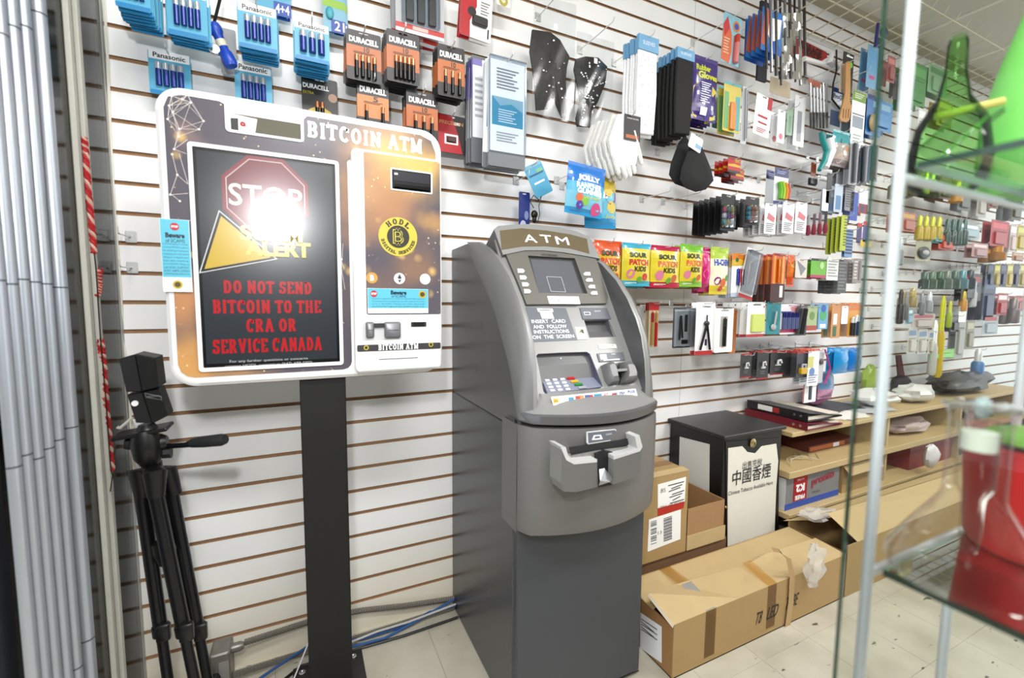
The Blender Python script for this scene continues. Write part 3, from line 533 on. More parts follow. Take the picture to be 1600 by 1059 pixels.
# ================================================================== GREY CASH MACHINE
AX0, AX1 = .474, .890
at = Thing('cash_machine', 'tall grey freestanding cash machine with lit ATM header and keypad', 'cash machine', ((AX0+AX1)/2, -.26, 0))
def paint(c, r=.42): return M(c, r, .25, noise=.05, nscale=400, bump=.04)
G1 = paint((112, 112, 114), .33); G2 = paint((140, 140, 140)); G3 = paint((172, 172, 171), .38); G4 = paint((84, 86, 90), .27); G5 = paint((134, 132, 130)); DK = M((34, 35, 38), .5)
mb = MB(); mb.box(AX0, AX1, -.505, -.006, .0005, .795, G4, .003); at.part('safe_body', mb, True)
mb = MB(); mb.box(AX0+.002, AX1-.002, -.527, -.507, .012, .79, paint((82, 85, 90)), .003); at.part('safe_door', mb, True)
bc = [(-.184, 1.272), (-.232, 1.221), (-.32, 1.15), (-.384, 1.089), (-.437, 1.014), (-.485, .945), (-.512, .876), (-.532, .833)]
prof = [(-.006, .798), (-.006, 1.284), (-.16, 1.288)]+bc+[(-.535, .798)]
mb = MB(); n = len(prof); mb.add([(X, y, z) for X in (AX0+.001, AX1-.001) for y, z in prof], [tuple(range(n)), tuple(range(2*n-1, n-1, -1))]+[(i, n+i, n+(i+1) % n, (i+1) % n) for i in range(n)], G1); at.part('upper_cabinet', mb, True)
fc = [(-.19, 1.293), (-.262, 1.268), (-.342, 1.231), (-.418, 1.176), (-.47, 1.122), (-.51, 1.065), (-.534, 1.016), (-.55, .955), (-.557, .894), (-.559, .826)]
def interp(C, z):
    for (y0, z0), (y1, z1) in zip(C, C[1:]):
        if z1 <= z <= z0: return y0+(y1-y0)*(z0-z)/(z0-z1)
    return C[0][0] if z > C[0][1] else C[-1][0]
PA = Plane((0, -.29, 1.29), (0, -1, .605))
def yp(z): return -.29+.605*(z-1.29)      # panel depth at height z
for side in (0, 1):
    rows = []
    zs = [1.291, 1.285, 1.268, 1.25, 1.231, 1.2, 1.176, 1.15, 1.122, 1.09, 1.065, 1.016, .985, .955, .92, .894, .86, .826]
    for z in zs:
        f = interp(fc, z); b_ = min(-.15, interp(bc, z)+.002) if z < 1.272 else f+.03; b_ = max(b_, f+.006) if b_ < f+.006 else b_
        pn = max(-(.29-.605*(z-1.29))+.004, f+.004) if False else max(.605*(z-1.29)-.29-.01, f+.003)
        cs = [(AX0-.003, b_), (AX0-.003, b_+(f-b_)*.35), (AX0+.006, b_+(f-b_)*.75), (AX0+.016, f+.006), (AX0+.026, f), (AX0+.036, f+.001), (AX0+.039, f+.004), (AX0+.041, max(pn, f+.006)), (AX0+.041, pn+.03)]
        rows.append([((x if side == 0 else AX0+AX1-x), y, z) for x, y in cs])
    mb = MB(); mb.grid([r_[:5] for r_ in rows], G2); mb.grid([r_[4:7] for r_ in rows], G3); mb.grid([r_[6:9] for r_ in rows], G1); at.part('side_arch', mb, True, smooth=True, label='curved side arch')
# chin below the keypad: bulges forward in the middle
def bul(u): return 1-(2*u-1)**2
U = [i/20 for i in range(21)]
def row(z, y, b_, x0=AX0-.003, x1=AX1+.003): return [(x0+(x1-x0)*u, y-b_*bul(u)+.03*max(0, abs(2*u-1)-.93)/.07, z) for u in U]
mb = MB(); mb.grid([row(.885, -.541, .0, AX0+.04, AX1-.04), row(.872, -.55, .022, AX0+.036, AX1-.036), row(.855, -.556, .06, AX0+.02, AX1-.02), row(.846, -.56, .074)], G3); mb.grid([row(.846, -.56, .074), row(.842, -.564, .08), row(.822, -.561, .08), row(.821, -.5, .02)], G1)
at.part('chin', mb, True, smooth=True)
mb = MB(); mb.grid([row(.822, -.545, .07), row(.812, -.545, .07)], M((12, 12, 12), .7)); at.part('seam', mb, True)
mb = MB(); mb.grid([row(.813, -.5, .02), row(.812, -.559, .08), row(.79, -.561, .08), row(.7, -.562, .075), row(.62, -.562, .066), row(.56, -.56, .06), row(.541, -.553, .058), row(.536, -.52, .02)], G5)
for X in (AX0-.003, AX1+.003): mb.add([(X, -.529, .812), (X, -.529, .536), (X, -.44, .536), (X, -.44, .812)], [(0, 1, 2, 3)], G5)
low = at.part('lower_fascia', mb, True, smooth=True)
# header
hp = [(772, 358), (778, 353), (800, 351), (825, 350), (850, 352), (873, 355), (900, 361), (921, 370), (926, 378), (938, 404), (910, 399), (880, 394), (850, 391), (820, 391), (786, 398)]
mb = MB(); mb.slab(PA, hp, .012, -.085, G3, G1); hd = at.part('header', mb, True)
sg = [(781, 360), (815, 356.5), (853, 360), (891, 366), (917, 373), (921, 396), (891, 388), (853, 384.5), (815.6, 385), (784, 390)]
GO = bpy.data.materials.new('lit_header'); GO.use_nodes = True; b = GO.node_tree.nodes['Principled BSDF']; b.inputs['Base Color'].default_value = lin((128, 116, 92))+(1,); b.inputs['Roughness'].default_value = .1; b.inputs['Metallic'].default_value = .5
mb = MB(); mb.slab(PA, sg, .0128, .011, GO); at.part('header_window', mb, True, parent=hd, label='bronze tinted window')
mb = MB(); LW = M((245, 245, 255), .3, emit=.7)
for ch, xl, xr, y in (('A', 819, 838, 372.5), ('T', 845, 862, 373), ('M', 869, 888, 376)): mb.textpx(PA, ch, xl, xr, y, 11, LW, .0134, .0)
at.part('header_lettering', mb, True, parent=hd, label='glowing white letters ATM')
# main panel plate with holes: receipt niche and keypad niche
def q2(px): return [PA.hit(*p) for p in px]
keyp = [(838, 556), (841, 552.5), (880, 550.5), (917, 549.5), (922, 553), (933, 580), (942, 603), (938, 606.5), (900, 611), (853, 616.5), (849, 611)]
rcp = [(912.6, 500), (951, 499), (962.6, 526), (921, 527.5)]
outl = [(784, 398), (820, 391), (850, 391), (880, 394), (910, 399), (938, 405), (960, 450), (985, 510), (1003, 560), (1019, 612), (1016, 618), (960, 633), (910, 640), (870, 638), (846, 630), (838, 600), (825, 540), (808, 470)]
def to2(P): d = P-PA.P0; return (d.dot(PA.u), d.dot(PA.v))
def fr2(p, off): return PA.P0+PA.u*p[0]+PA.v*p[1]+PA.n*off
x0p, x1p = AX0+.038, AX1-.038
zb_ = to2(Vector((0, yp(.872), .872)))[1]; zt_ = to2(Vector((0, yp(1.288), 1.288)))[1]
OU = [(x0p, zb_), (x1p, zb_), (x1p, zt_), (x0p, zt_)]
mb = MB(); K2 = [to2(P) for P in q2(keyp)]; R2 = [to2(P) for P in q2(rcp)]
plate(mb, OU, [K2, R2], lambda p, k: fr2(p, -.006*k), G3); at.part('front_panel', mb, True)
# keypad niche
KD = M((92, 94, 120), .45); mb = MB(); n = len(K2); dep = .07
cx = sum(p[0] for p in K2)/n; cz = sum(p[1] for p in K2)/n
back = [(cx+(p[0]-cx)*(.86), cz+(p[1]-cz)*.85+.012) for p in K2]
V3 = [fr2(p, -.003) for p in K2]; B3 = []
for p, q_ in zip(K2, back):
    f = (p[1]-min(k[1] for k in K2))/(max(k[1] for k in K2)-min(k[1] for k in K2)); B3.append(fr2(q_, -.03-.075*min(1, f*1.5)))
mb.add(V3+B3, [(i, (i+1) % n, n+(i+1) % n, n+i) for i in range(n)]+[tuple(range(n, 2*n))], KD); nk = at.part('keypad_niche', mb, True, label='bluish recessed keypad niche')
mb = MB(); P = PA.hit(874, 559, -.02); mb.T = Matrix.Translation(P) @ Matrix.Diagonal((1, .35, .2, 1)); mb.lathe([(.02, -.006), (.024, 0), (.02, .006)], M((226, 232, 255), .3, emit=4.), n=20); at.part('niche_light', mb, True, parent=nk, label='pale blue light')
# keypad surface: lies on a flatter plane near the niche bottom
KPl = Plane(PA.hit(895, 608, -.004), (0, -.7, 1)); mb = MB(); mb.slab(KPl, [(846, 591), (928, 583), (941, 604), (856, 615)], .0, -.01, M((150, 154, 176), .4)); kb = at.part('keypad_base', mb, True, parent=nk)
for r_ in range(4):
    for c_ in range(3):
        x = 855+c_*12+r_*2.8; y = 594.5+r_*5.2-c_*1.0; a = KPl.hit(x, y, .002); mb = MB(); mb.T = Matrix.Translation(a) @ Matrix.Rotation(math.atan2(.7, 1), 4, 'X'); mb.box(-.0062, .0062, -.0034, .0034, -.002, .0015, M((226, 230, 240), .35))
        at.part('number_key', mb, True) if False else link('number_key', mb, nk, at.loc)
for i, c_ in enumerate([(214, 40, 44), (236, 196, 40), (40, 150, 60), (180, 184, 196)]):
    x = 892+i*6; y = 591+i*4.8; a = KPl.hit(x, y, .002); mb = MB(); mb.T = Matrix.Translation(a) @ Matrix.Rotation(math.atan2(.7, 1), 4, 'X'); mb.box(-.0115, .0115, -.0036, .0036, -.002, .0015, M(c_, .35)); link('function_key', mb, nk, at.loc)['label'] = ('red', 'yellow', 'green', 'blank grey')[i]+' key'
# receipt niche
mb = MB(); V3 = [fr2(p, -.003) for p in R2]; cx = sum(p[0] for p in R2)/4; cz = sum(p[1] for p in R2)/4; B3 = [fr2((cx+(p[0]-cx)*.9, p[1]), (-.032 if p[1] > cz else -.006)) for p in R2]
mb.add(V3+B3, [(i, (i+1) % 4, 4+(i+1) % 4, 4+i) for i in range(4)], M((96, 98, 102), .5)); mb.add(B3, [(0, 1, 2, 3)], M((120, 121, 124), .45)); at.part('receipt_niche', mb, True)
# raised screen panel
SPx = [(787, 396), (820, 393), (851, 394), (885, 398), (929, 407), (948, 466), (945, 476), (821, 478), (806, 440)]
GP = paint((128, 125, 118)); mb = MB(); scq = [(823, 402), (896, 406), (915.7, 461), (840, 460)]
plate(mb, [to2(P) for P in q2(SPx)], [[to2(P) for P in q2(scq)]], lambda p, k: fr2(p, .009*(1-k)), GP, G1); spn = at.part('screen_panel', mb, True)
mb = MB(); mb.slab(PA, [(823, 402), (896, 406), (915.7, 461), (840, 460)], .001, -.003, M((62, 62, 62), .5)); a = [(829, 405), (893, 408.5), (910, 459), (842, 458)]
GSC = bpy.data.materials.new('dim_screen'); GSC.use_nodes = True; b = GSC.node_tree.nodes['Principled BSDF']; b.inputs['Base Color'].default_value = lin((84, 84, 86))+(1,); b.inputs['Roughness'].default_value = .15; b.inputs['Emission Color'].default_value = (.3, .33, .5, 1); b.inputs['Emission Strength'].default_value = .06
mb.slab(PA, a, .002, .001, GSC); sc2 = at.part('screen', mb, True, parent=spn, label='dark touch screen')
mb = MB(); lt = M((190, 190, 196), .4, emit=.25)
for L_ in [[(854, 432), (877, 433), (884, 456), (861, 455)]]:
    for i in range(4):
        A = PA.hit(*L_[i], .0026); B = PA.hit(*L_[(i+1) % 4], .0026); d = B-A; nn_ = d.cross(PA.n).normalized()*.0007; mb.add([A+nn_, A-nn_, B-nn_, B+nn_], [(0, 1, 2, 3)], lt)
at.part('screen_square', mb, True, parent=sc2)
for k, (xl, y) in enumerate([(814, 422.8), (817.5, 433.2), (821, 444), (824, 454.7)]): mb = MB(); mb.slab(PA, [(xl-5.5, y-3.3), (xl+3, y-3), (xl+6, y+.2), (xl+4, y+3.3), (xl-4.5, y+3.3)], .0125, .009, M((224, 224, 226), .35)); at.part('side_key', mb, True, parent=spn)
for k, (xl, y) in enumerate([(917.5, 427.5), (921, 437.2), (925, 447.5), (928.5, 457.5)]): mb = MB(); mb.slab(PA, [(xl+4.5, y-2.7), (xl-3, y-2.8), (xl-6, y), (xl-3, y+2.8), (xl+5.5, y+2.8)], .0125, .009, M((224, 224, 226), .35)); at.part('side_key', mb, True, parent=spn)
mb = MB(); mb.textpx(PA, 'HYOSUNG', 847, 871, 398.5, 3, M((60, 58, 56), .4), .0096, .03); at.part('maker_name', mb, True, parent=spn)
mb = MB(); mb.slab(PA, [(855, 462.5), (904, 463), (907, 475), (858.5, 474.5)], .0105, .0095, M((240, 240, 240), .5)); mb.textpx(PA, 'Touch', 861, 875, 469, 6, M((110, 110, 112), .4), .011); mb.textpx(PA, 'ATM 275', 878, 902, 470, 5, M((206, 206, 206), .4), .011); at.part('sticker', mb, True, parent=spn, label='small white sticker')
# labels
LB = M((116, 121, 130), .4); mb = MB(); mb.slab(PA, [(821.5, 480), (884, 481), (902, 531), (833, 534)], .0012, -.001, LB); LT = M((232, 234, 236), .4)
for st, xl, xr, y in (('INSERT  CARD', 831, 884, 501.7), ('AND  FOLLOW', 833.5, 886, 510), ('INSTRUCTIONS', 834.5, 890, 517.7), ('ON  THE  SCREEN', 832.5, 898, 525.8)): mb.textpx(PA, st, xl, xr, y, 5.4, LT, .0018, .012)
mb.slab(PA, [(839, 481.5), (863, 482), (865, 487), (841, 487)], .0018, .0012, LT); mb.slab(PA, [(843.5, 487), (862, 487), (866, 497.5), (847, 497.5)], .002, .0012, LT); mb.slab(PA, [(843, 483.5), (861, 484), (861.5, 485), (843.3, 484.8)], .0024, .0018, LB); at.part('instruction_label', mb, True)
mb = MB(); mb.slab(PA, [(906, 480.5), (948.5, 481), (955, 498), (911, 498.5)], .003, -.001, LB); mb.slab(PA, [(912, 487), (922, 487), (923, 492), (913.5, 492)], .0036, .003, LT); mb.slab(PA, [(913, 488), (921, 488), (922, 491), (914, 491)], .004, .0036, LB); mb.textpx(PA, 'RECEIPT', 929, 939, 486, 2, LT, .004); at.part('receipt_label', mb, True)
mb = MB(); mb.slab(PA, [(898.5, 511), (914, 511), (918.5, 530), (903, 530)], .0016, -.001, M((244, 244, 240), .4)); mb.slab(PA, [(904, 521), (907, 515), (909, 513), (912, 521), (908, 519)], .0022, .0016, M((150, 140, 30), .4)); mb.slab(PA, [(908, 516), (911, 514), (913, 521), (910, 520)], .0024, .0016, M((40, 40, 30), .4)); mb.textpx(PA, 'ACCULINK', 905, 915, 526.5, 1.8, M((90, 90, 90), .4), .0022); at.part('leaf_sticker', mb, True, label='small white sticker with green leaf')
mb = MB(); mb.slab(PA, [(935, 538), (962, 537.5), (964, 543.5), (937, 545)], .0016, -.001, M((240, 238, 226), .4)); mb.textpx(PA, 'INSERT CARD HERE', 938, 960, 540, 1.8, M((70, 70, 70), .4), .0022); at.part('small_sticker', mb, True, label='cream sticker above card reader')
mb = MB(); mb.slab(PA, [(933, 552), (974, 550), (977, 562), (937, 565)], .003, -.001, LB); mb.slab(PA, [(937, 553.5), (947, 553), (949, 561), (939, 561.5)], .0036, .003, LT); mb.slab(PA, [(943, 562), (968, 560), (968.5, 562), (943.5, 563.5)], .0036, .003, WHITE); mb.textpx(PA, 'CARD', 955, 962, 553, 2, LT, .004); at.part('card_label', mb, True)
# card reader: two rounded cheeks with a dark slot
for nm, px in (('card_reader_cheek', [(938, 572), (946, 568), (953, 569), (957, 578), (962, 601), (950, 603), (944, 595)]), ('card_reader_cheek', [(966, 568), (979, 567), (985, 572), (991, 588), (990, 598), (975, 601), (968, 601), (971, 590)])):
    mb = MB(); A = [PA.hit(*p, 0) for p in px]; c = sum(A, Vector())/len(A); rows = [[a for a in A], [a.lerp(c, .12)+PA.n*.022 for a in A], [a.lerp(c, .45)+PA.n*.03 for a in A]]
    mb.grid(rows, G2, True); mb.add(rows[2], [tuple(range(len(A)))], G2); at.part(nm, mb, True, smooth=True)
mb = MB(); mb.slab(PA, [(953, 569), (972, 566), (971, 590), (968, 601), (962, 601), (957, 578)], .002, -.002, M((24, 24, 28), .4)); mb.slab(PA, [(957, 577), (981, 575), (981, 579), (957, 581)], .026, .002, M((30, 30, 34), .3)); at.part('card_slot', mb, True)
# brand strip
BR = PA; mb = MB(); ST = [(861, 620), (993, 607), (996.5, 618.5), (865, 633)]; BP = Plane(PA.hit(930, 620, .004)+Vector((0, -.022, 0)), (0, -1, .45)); mb.slab(BP, ST, 0, -.002, M((244, 244, 244), .35))
def chip(x, c, w=5, h=7): y = 626.5-(x-861)*.1; mb.slab(BP, [(x-w, y-h/2+.5), (x+w, y-h/2-.5), (x+w+1, y+h/2-.5), (x-w+1, y+h/2+.5)], .0006, 0, M(c, .35))
chip(868, (226, 190, 40), 4); chip(892, (60, 150, 190), 4, 6); chip(905.5, (206, 60, 40), 6.5, 8); mb.slab(BP, [(906, 619), (911, 618.5), (913, 625.5), (908, 626)], .001, 0, M((236, 170, 50), .35)); chip(920, (60, 90, 170), 6.5, 8); mb.slab(BP, [(921, 617.5), (926, 617), (928, 624), (923, 624.5)], .001, 0, M((206, 50, 60), .35)); chip(934, (50, 150, 190), 6, 8); chip(959, (200, 60, 60), 3, 6); chip(962.5, (70, 150, 190), 1.5, 6)
mb.textpx(BP, 'VISA', 967, 977, 613.5, 4, M((90, 110, 170), .35), .0012, .03); mb.textpx(BP, 'ax', 943, 951, 615, 4, M((206, 90, 90), .35), .0012); mb.textpx(BP, 'PLUS', 981, 992, 611.5, 4, M((60, 90, 180), .35), .0012, .03); mb.textpx(BP, 'Interac', 866, 872, 626, 2.5, M((80, 60, 20), .35), .0012); at.part('card_brands_strip', mb, True, label='white strip of card network logos')
# cash tray on the lower fascia
LY = Plane((0, -.618, 0), (0, -1, 0)); TB = paint((128, 126, 124)); mb = MB()
trayL = [(877, 699), (880, 695), (886, 717), (893, 722), (897, 725), (930, 722.5), (930, 762), (900, 768), (880, 769), (876, 760)]
trayR = [(961, 714), (996, 704), (1000, 698), (995, 682), (999, 680), (1004, 705), (996, 742), (975, 752), (960, 757)]
def tr(px, y, m): mb.slab(YP(y), px, 0, -.045, m, G3)
LYy = -.672
mb.slab(YP(LYy), [(878, 700), (886, 718), (897, 724), (933, 722), (934, 761), (900, 768.5), (881, 768), (877, 755)], 0, -.05, TB, G3)
mb.slab(YP(LYy), [(959, 716), (996, 706), (1003, 700), (1000, 735), (994, 744), (958, 757)], 0, -.05, TB, G3)
tray = at.part('cash_tray', mb, True, label='cash outlet tray')
mb = MB(); mb.slab(YP(LYy-.001), [(876, 698), (884, 698.5), (889, 716), (899, 720.5), (933, 717.5), (933, 722), (897, 725.5), (885, 719)], 0, -.05, M((206, 206, 206), .35)); mb.slab(YP(LYy-.001), [(959, 712.5), (990, 705), (996, 700), (992, 682), (999, 679.5), (1004, 698), (1000, 705), (959, 718)], 0, -.05, M((206, 206, 206), .35)); at.part('tray_lip', mb, True, parent=tray, label='pale grey tray lip')
mb = MB(); mb.slab(YP(-.642), [(890, 699), (990, 684), (994, 706), (960, 716), (933, 722), (896, 720)], 0, -.004, M((44, 44, 46), .5)); mb.slab(YP(-.648), [(893, 712), (935, 704), (985, 697), (988, 704), (940, 716), (897, 718)], 0, -.004, M((170, 168, 166), .35, .4, noise=.4, nscale=60)); at.part('cash_slot', mb, True, parent=tray)
mb = MB(); mb.slab(YP(-.652), [(930, 708), (945, 703), (961, 707), (959, 757), (931, 762)], 0, -.008, M((34, 35, 38), .45)); at.part('finger_notch', mb, True, parent=tray)
mb = MB(); c = W(945, 752, -.675); mb.T = Matrix.Translation(c); mb.add([(-.017, 0, -.007), (.017, 0, -.004), (.017, -.005, .006), (.008, .012, .026), (-.008, .012, .026), (-.017, -.005, .006)], [(0, 1, 2, 3, 4, 5)], M((190, 190, 192), .25, .6)); at.part('tray_scoop', mb, True, parent=tray)
mb = MB(); lp = YP(-.64); mb.slab(lp, [(917, 675), (961, 670), (963, 671.5), (963, 687), (919, 694), (917, 692)], 0, -.003, M((220, 220, 222), .4)); mb.slab(lp, [(918.5, 676), (961.5, 671.5), (961.5, 686), (919.5, 692.5)], .0004, 0, LB); mb.slab(lp, [(925, 687.5), (928, 680), (939, 679), (942, 686)], .001, 0, LT); mb.slab(lp, [(929, 685), (930, 681.5), (937, 681), (938, 684)], .0015, .001, LB); mb.textpx(lp, 'CASH', 947, 956, 678, 2.5, LT, .001); at.part('cash_label', mb, True)
P = W(997, 751, -.6); mb = MB(); mb.lathe([(.0085, -.028), (.0085, -.003), (.007, 0), (.0045, 0), (.0045, .002)][::-1], M((60, 60, 62), .3, .6), (P.x, P.y+.02, P.z), 18, 'Y'); at.part('key_lock', mb, True, smooth=True)
for z in (.04,): mb = MB(); mb.box(AX0+.004, AX1-.004, -.5285, -.527, z-.03, z-.027, DK); at.part('door_gap', mb, True)
# ================================================================== GOODS ON THE WALL
def cut(l, n=12): return ' '.join(l.split()[:n])
HK = M((222, 222, 220), .3, .5)
def hook(x, Yt, z, lab, tip=.012, col=None, clip=False):
    t = Thing('display_hook', lab, 'hook', (x, -.001, z)); m = col or HK; mb = MB()
    L_ = -Yt; mb.tube([(0, -.002, .004), (0, -L_*.5, .001), (0, -L_+.008, 0), (0, -L_, .003), (0, -L_-.003, tip)], .0018, m, 6); t.part('wire', mb, smooth=True)
    mb = MB(); mb.box(-.012, .012, -.0025, 0, -.012, .018, m, .002); t.part('back_clip', mb); return t
def els_build(els, w, h, fy, base):
    """flat prints go into mesh base; raised pieces come back as a list"""
    out = []
    U_ = lambda u: -w/2+u*w
    V_ = lambda v: -v*h
    lay = .0003
    for e in els:
        k = e[0]; lay += .00012
        if k == 'r':
            _, u0, v0, u1, v1, c = e[:6]; nx = 1 if fy is None else 8; ny = nx
            rows = [[(U_(u0+(u1-u0)*i/nx), -((fy(u0+(u1-u0)*i/nx, v0+(v1-v0)*j/ny) if fy else .0)+lay), V_(v0+(v1-v0)*j/ny)) for i in range(nx+1)] for j in range(ny+1)]; base.grid(rows, M(c, .4))
        elif k == 't':
            _, st, u0, v0, u1, v1, c = e[:7]; vs, fs, bb = glyphs(st, e[7] if len(e) > 7 else .02); P = []
            for p in vs:
                u = u0+(u1-u0)*(p[0]-bb[0])/max(1e-6, bb[2]-bb[0]); v = v1+(v0-v1)*(p[1]-bb[1])/max(1e-6, bb[3]-bb[1]); P.append((U_(u), -((fy(u, v) if fy else 0)+lay+.0004), V_(v)))
            base.add(P, fs, M(c, .4))
        elif k == 'o':
            _, u, v, r, c = e[:5]; ru = r; rv = r*w/h if len(e) < 6 else e[5]; P = [(u+ru*math.cos(2*math.pi*i/14), v+rv*math.sin(2*math.pi*i/14)) for i in range(14)]
            base.add([(U_(a), -((fy(a, b) if fy else 0)+lay+.0002), V_(b)) for a, b in P], [tuple(range(14))], M(c, .4))
        elif k == 'p':
            P = e[1]; base.add([(U_(a), -((fy(a, b) if fy else 0)+lay+.0002), V_(b)) for a, b in P], [tuple(range(len(P)))], M(e[2], .4))
        elif k == 'l':
            _, u0, v0, u1, v1, n, c = e; g = (v1-v0)/n
            for i in range(n):
                ue = u1-(u1-u0)*(.35*((i*7) % 5)/5); y = -((fy((u0+u1)/2, v0+g*i) if fy else 0)+lay+.0003); base.add([(U_(u0), y, V_(v0+g*i)), (U_(ue), y, V_(v0+g*i)), (U_(ue), y, V_(v0+g*(i+.45))), (U_(u0), y, V_(v0+g*(i+.45)))], [(0, 1, 2, 3)], M(c, .5))
        else:
            mb = MB(); nm = e[1]
            if k == 'Y':
                _, nm, u, v0, v1, ru, c, c2 = e; r = ru*w; H = (v1-v0)*h; mb.T = Matrix.Translation((U_(u), -r*.75, V_(v1)))
                mb.lathe([(r*.4, -.0), (r, 0), (r, H*.68)], M(c, .25, .3), n=12); mb.lathe([(r, H*.68), (r, H*.95), (r*.4, H*.96), (r*.35, H)], M(c2, .22, .5), n=12); out.append((nm, mb, True))
            elif k == 'B':
                _, nm, u0, v0, u1, v1, d, c = e[:8]; bv = min(d*.4, (u1-u0)*w*.2, (v1-v0)*h*.2); mb.prism(rr(U_(u0), U_(u1), V_(v1), V_(v0), bv, 2), -d, -.0002, M(c, .35), bev=bv*.5); out.append((nm, mb, False))
            elif k == 'D':
                _, nm, u, v, ru, rv, d, c = e[:8]; mb.ball((U_(u), -d*.5, V_(v)), 1, M(c, .4), 14, (ru*w, d*.6, rv*h)); out.append((nm, mb, True))
            elif k == 'G':
                _, nm, u0, v0, u1, v1, d = e[:7]; bv = min(.004, d*.4); mb.prism(rr(U_(u0), U_(u1), V_(v1), V_(v0), bv, 2), -d, -.0004, BLIS, bev=bv*.6); out.append((nm, mb, False))
            elif k == 'S':   # raised stroke
                _, nm, pts, r, c = e[:5]; mb.tube([(U_(a), -.003-r*w, V_(b)) for a, b in pts], r*w if not isinstance(r, list) else [q*w for q in r], M(c, .35), 6); out.append((nm, mb, True))
            out_last = out
    return out
def dims(b, Y):
    x0, y0, x1, y1 = b; xc = (x0+x1)/2; P = W(xc, y0, Y); w = W(x1, (y0+y1)/2, Y).x-W(x0, (y0+y1)/2, Y).x; h = P.z-W(xc, y1, Y).z; return P, w, h
def C(name, lab, cat, b, Y, col, els=(), n=1, dy=.011, rz=0., hk=True, rad=.005, t=.001, jit=.004, rest='further', hole=True, bl=None, tilt=0):
    P, w, h = dims(b, Y); T_ = Thing(name, lab, cat, P, rz); mb = MB(); m = M(col, .4)
    O = rr(-w/2, w/2, -h, 0, min(rad, w*.3), 3); hw = min(.012, w*.16); H = [(-hw, -.004), (-hw, -.009), (hw, -.009), (hw, -.004)]
    if hole and h > .05: plate(mb, O, [H], lambda p, k: Vector((p[0], k*t, p[1])), m)
    else: mb.prism(O, 0, t, m)
    raised = els_build(els, w, h, None, mb); cd_ = T_.part('backing_card', mb, smooth=False)
    for nm, r_, sm in raised: T_.part(nm, r_, smooth=sm)
    if tilt: T_.o.rotation_euler = (0, tilt, rz)
    for i in range(1, n):
        o = bpy.data.objects.new(name, cd_.data); scn.collection.objects.link(o); o.location = P+Vector((rnd.uniform(-jit, jit), dy*i, rnd.uniform(-jit, 0))); o.rotation_euler = (0, tilt+rnd.uniform(-.03, .03), rz+rnd.uniform(-.05, .05))
        props(o, bl or 'packs behind the '+cut(lab, 13), cat, 'packs behind the '+cut(lab, 13))
    if hk: hook(P.x, Y-.035, P.z-.006, 'metal hook for the '+cut(lab))
    return T_
def pillow(w, h, d, bands, nu=12, nv=16, top=.09, bot=.06, wav=.0015, seed=0):
    r = random.Random(seed); mb = MB(); ph = r.uniform(0, 6)
    def fy(u, v):
        vv = min(max((v-top)/(1-top-bot), 0), 1); e = (max(0, math.sin(math.pi*vv)))**.5*(max(0, math.sin(math.pi*min(max(u, 0), 1))))**.6
        return d*e+wav*math.sin(v*19+ph+u*7)*e
    rowm = []
    F_ = [[(-w/2+u/nu*w, -fy(u/nu, v/nv), -v/nv*h) for u in range(nu+1)] for v in range(nv+1)]
    for v in range(nv):
        c = [bc_[1] for bc_ in bands if bc_[0] <= (v+.5)/nv][-1]; mb.grid([F_[v], F_[v+1]], M(c, .25, coat=.3))
    B_ = [[(p[0], -p[1]*.6+.0006, p[2]) for p in R_] for R_ in F_]; mb.grid(B_, M(bands[-1][1], .3)); return mb, fy
def BAG(name, lab, cat, b, Y, bands, els=(), d=.018, n=1, dy=.03, rz=0., tilt=0, hk=True, seed=0, bl=None, top=.09):
    P, w, h = dims(b, Y); T_ = Thing(name, lab, cat, P, rz); mb, fy = pillow(w, h, d, bands, seed=seed, top=top); els_build(els, w, h, fy, mb); bg = T_.part('pouch', mb, smooth=True); T_.o.rotation_euler = (0, tilt, rz)
    for i in range(1, n):
        o = bpy.data.objects.new(name, bg.data); scn.collection.objects.link(o); o.location = P+Vector((rnd.uniform(-.004, .004), dy*i, rnd.uniform(-.006, 0))); o.rotation_euler = (0, tilt+rnd.uniform(-.03, .03), rz+rnd.uniform(-.05, .05))
        props(o, bl or 'bags behind the '+cut(lab, 13), cat, 'bags behind the '+cut(lab, 13))
    if hk: hook(P.x, Y-.03, P.z-.006, 'metal hook for the '+cut(lab))
    return T_
CY = (104, 200, 240); CYD = (40, 150, 214); NV = (36, 60, 150); SIL = (206, 210, 216); W_ = (244, 244, 244); K_ = (24, 24, 26); CU = (214, 120, 60); CUL = (238, 150, 84)
def pana(lab, b, Y, n=1, k=4, **q):
    els = [('r', .02, .0, .98, .2, W_), ('t', 'Panasonic', .12, .05, .88, .16, K_), ('r', .02, .9, .98, 1, CYD)]
    els += [('Y', 'battery', .24+.52*i/(k-1), .27, .8, .3/k, NV, SIL) for i in range(k)]
    return C('battery_pack', lab, 'batteries', b, Y, CY, els, n=n, dy=.013, bl=q.pop('bl', None), **q)
pana('blue battery pack at the top left corner of the wall, tallest stack', (176, -62, 232, 14), -.2, 8)
pana('blue and white battery pack second from the left along the top edge', (259, -22, 322, 58), -.16, 5)
pana('single blue battery pack half hidden by the top left corner of the white kiosk', (231, 82, 297, 150), -.05, 1)
pana('blue and white battery pack right of the blue torch near the top edge', (371, 8, 432, 78), -.16, 6)
pana('blue battery pack just above the kiosk mirror window', (366, 100, 424, 170), -.06, 1)
pana('small blue battery pack with a thick stack left of the copper battery packs', (460, 36, 514, 96), -.17, 8, k=3)
C('battery_pack', 'blue pack with dark blue corner at the top edge beside the blue torch', 'batteries', (398, -50, 453, 22), -.05, CY, [('r', .5, .7, 1, 1, (30, 90, 200)), ('t', '4+4', .55, .74, .95, .95, W_)], n=2)
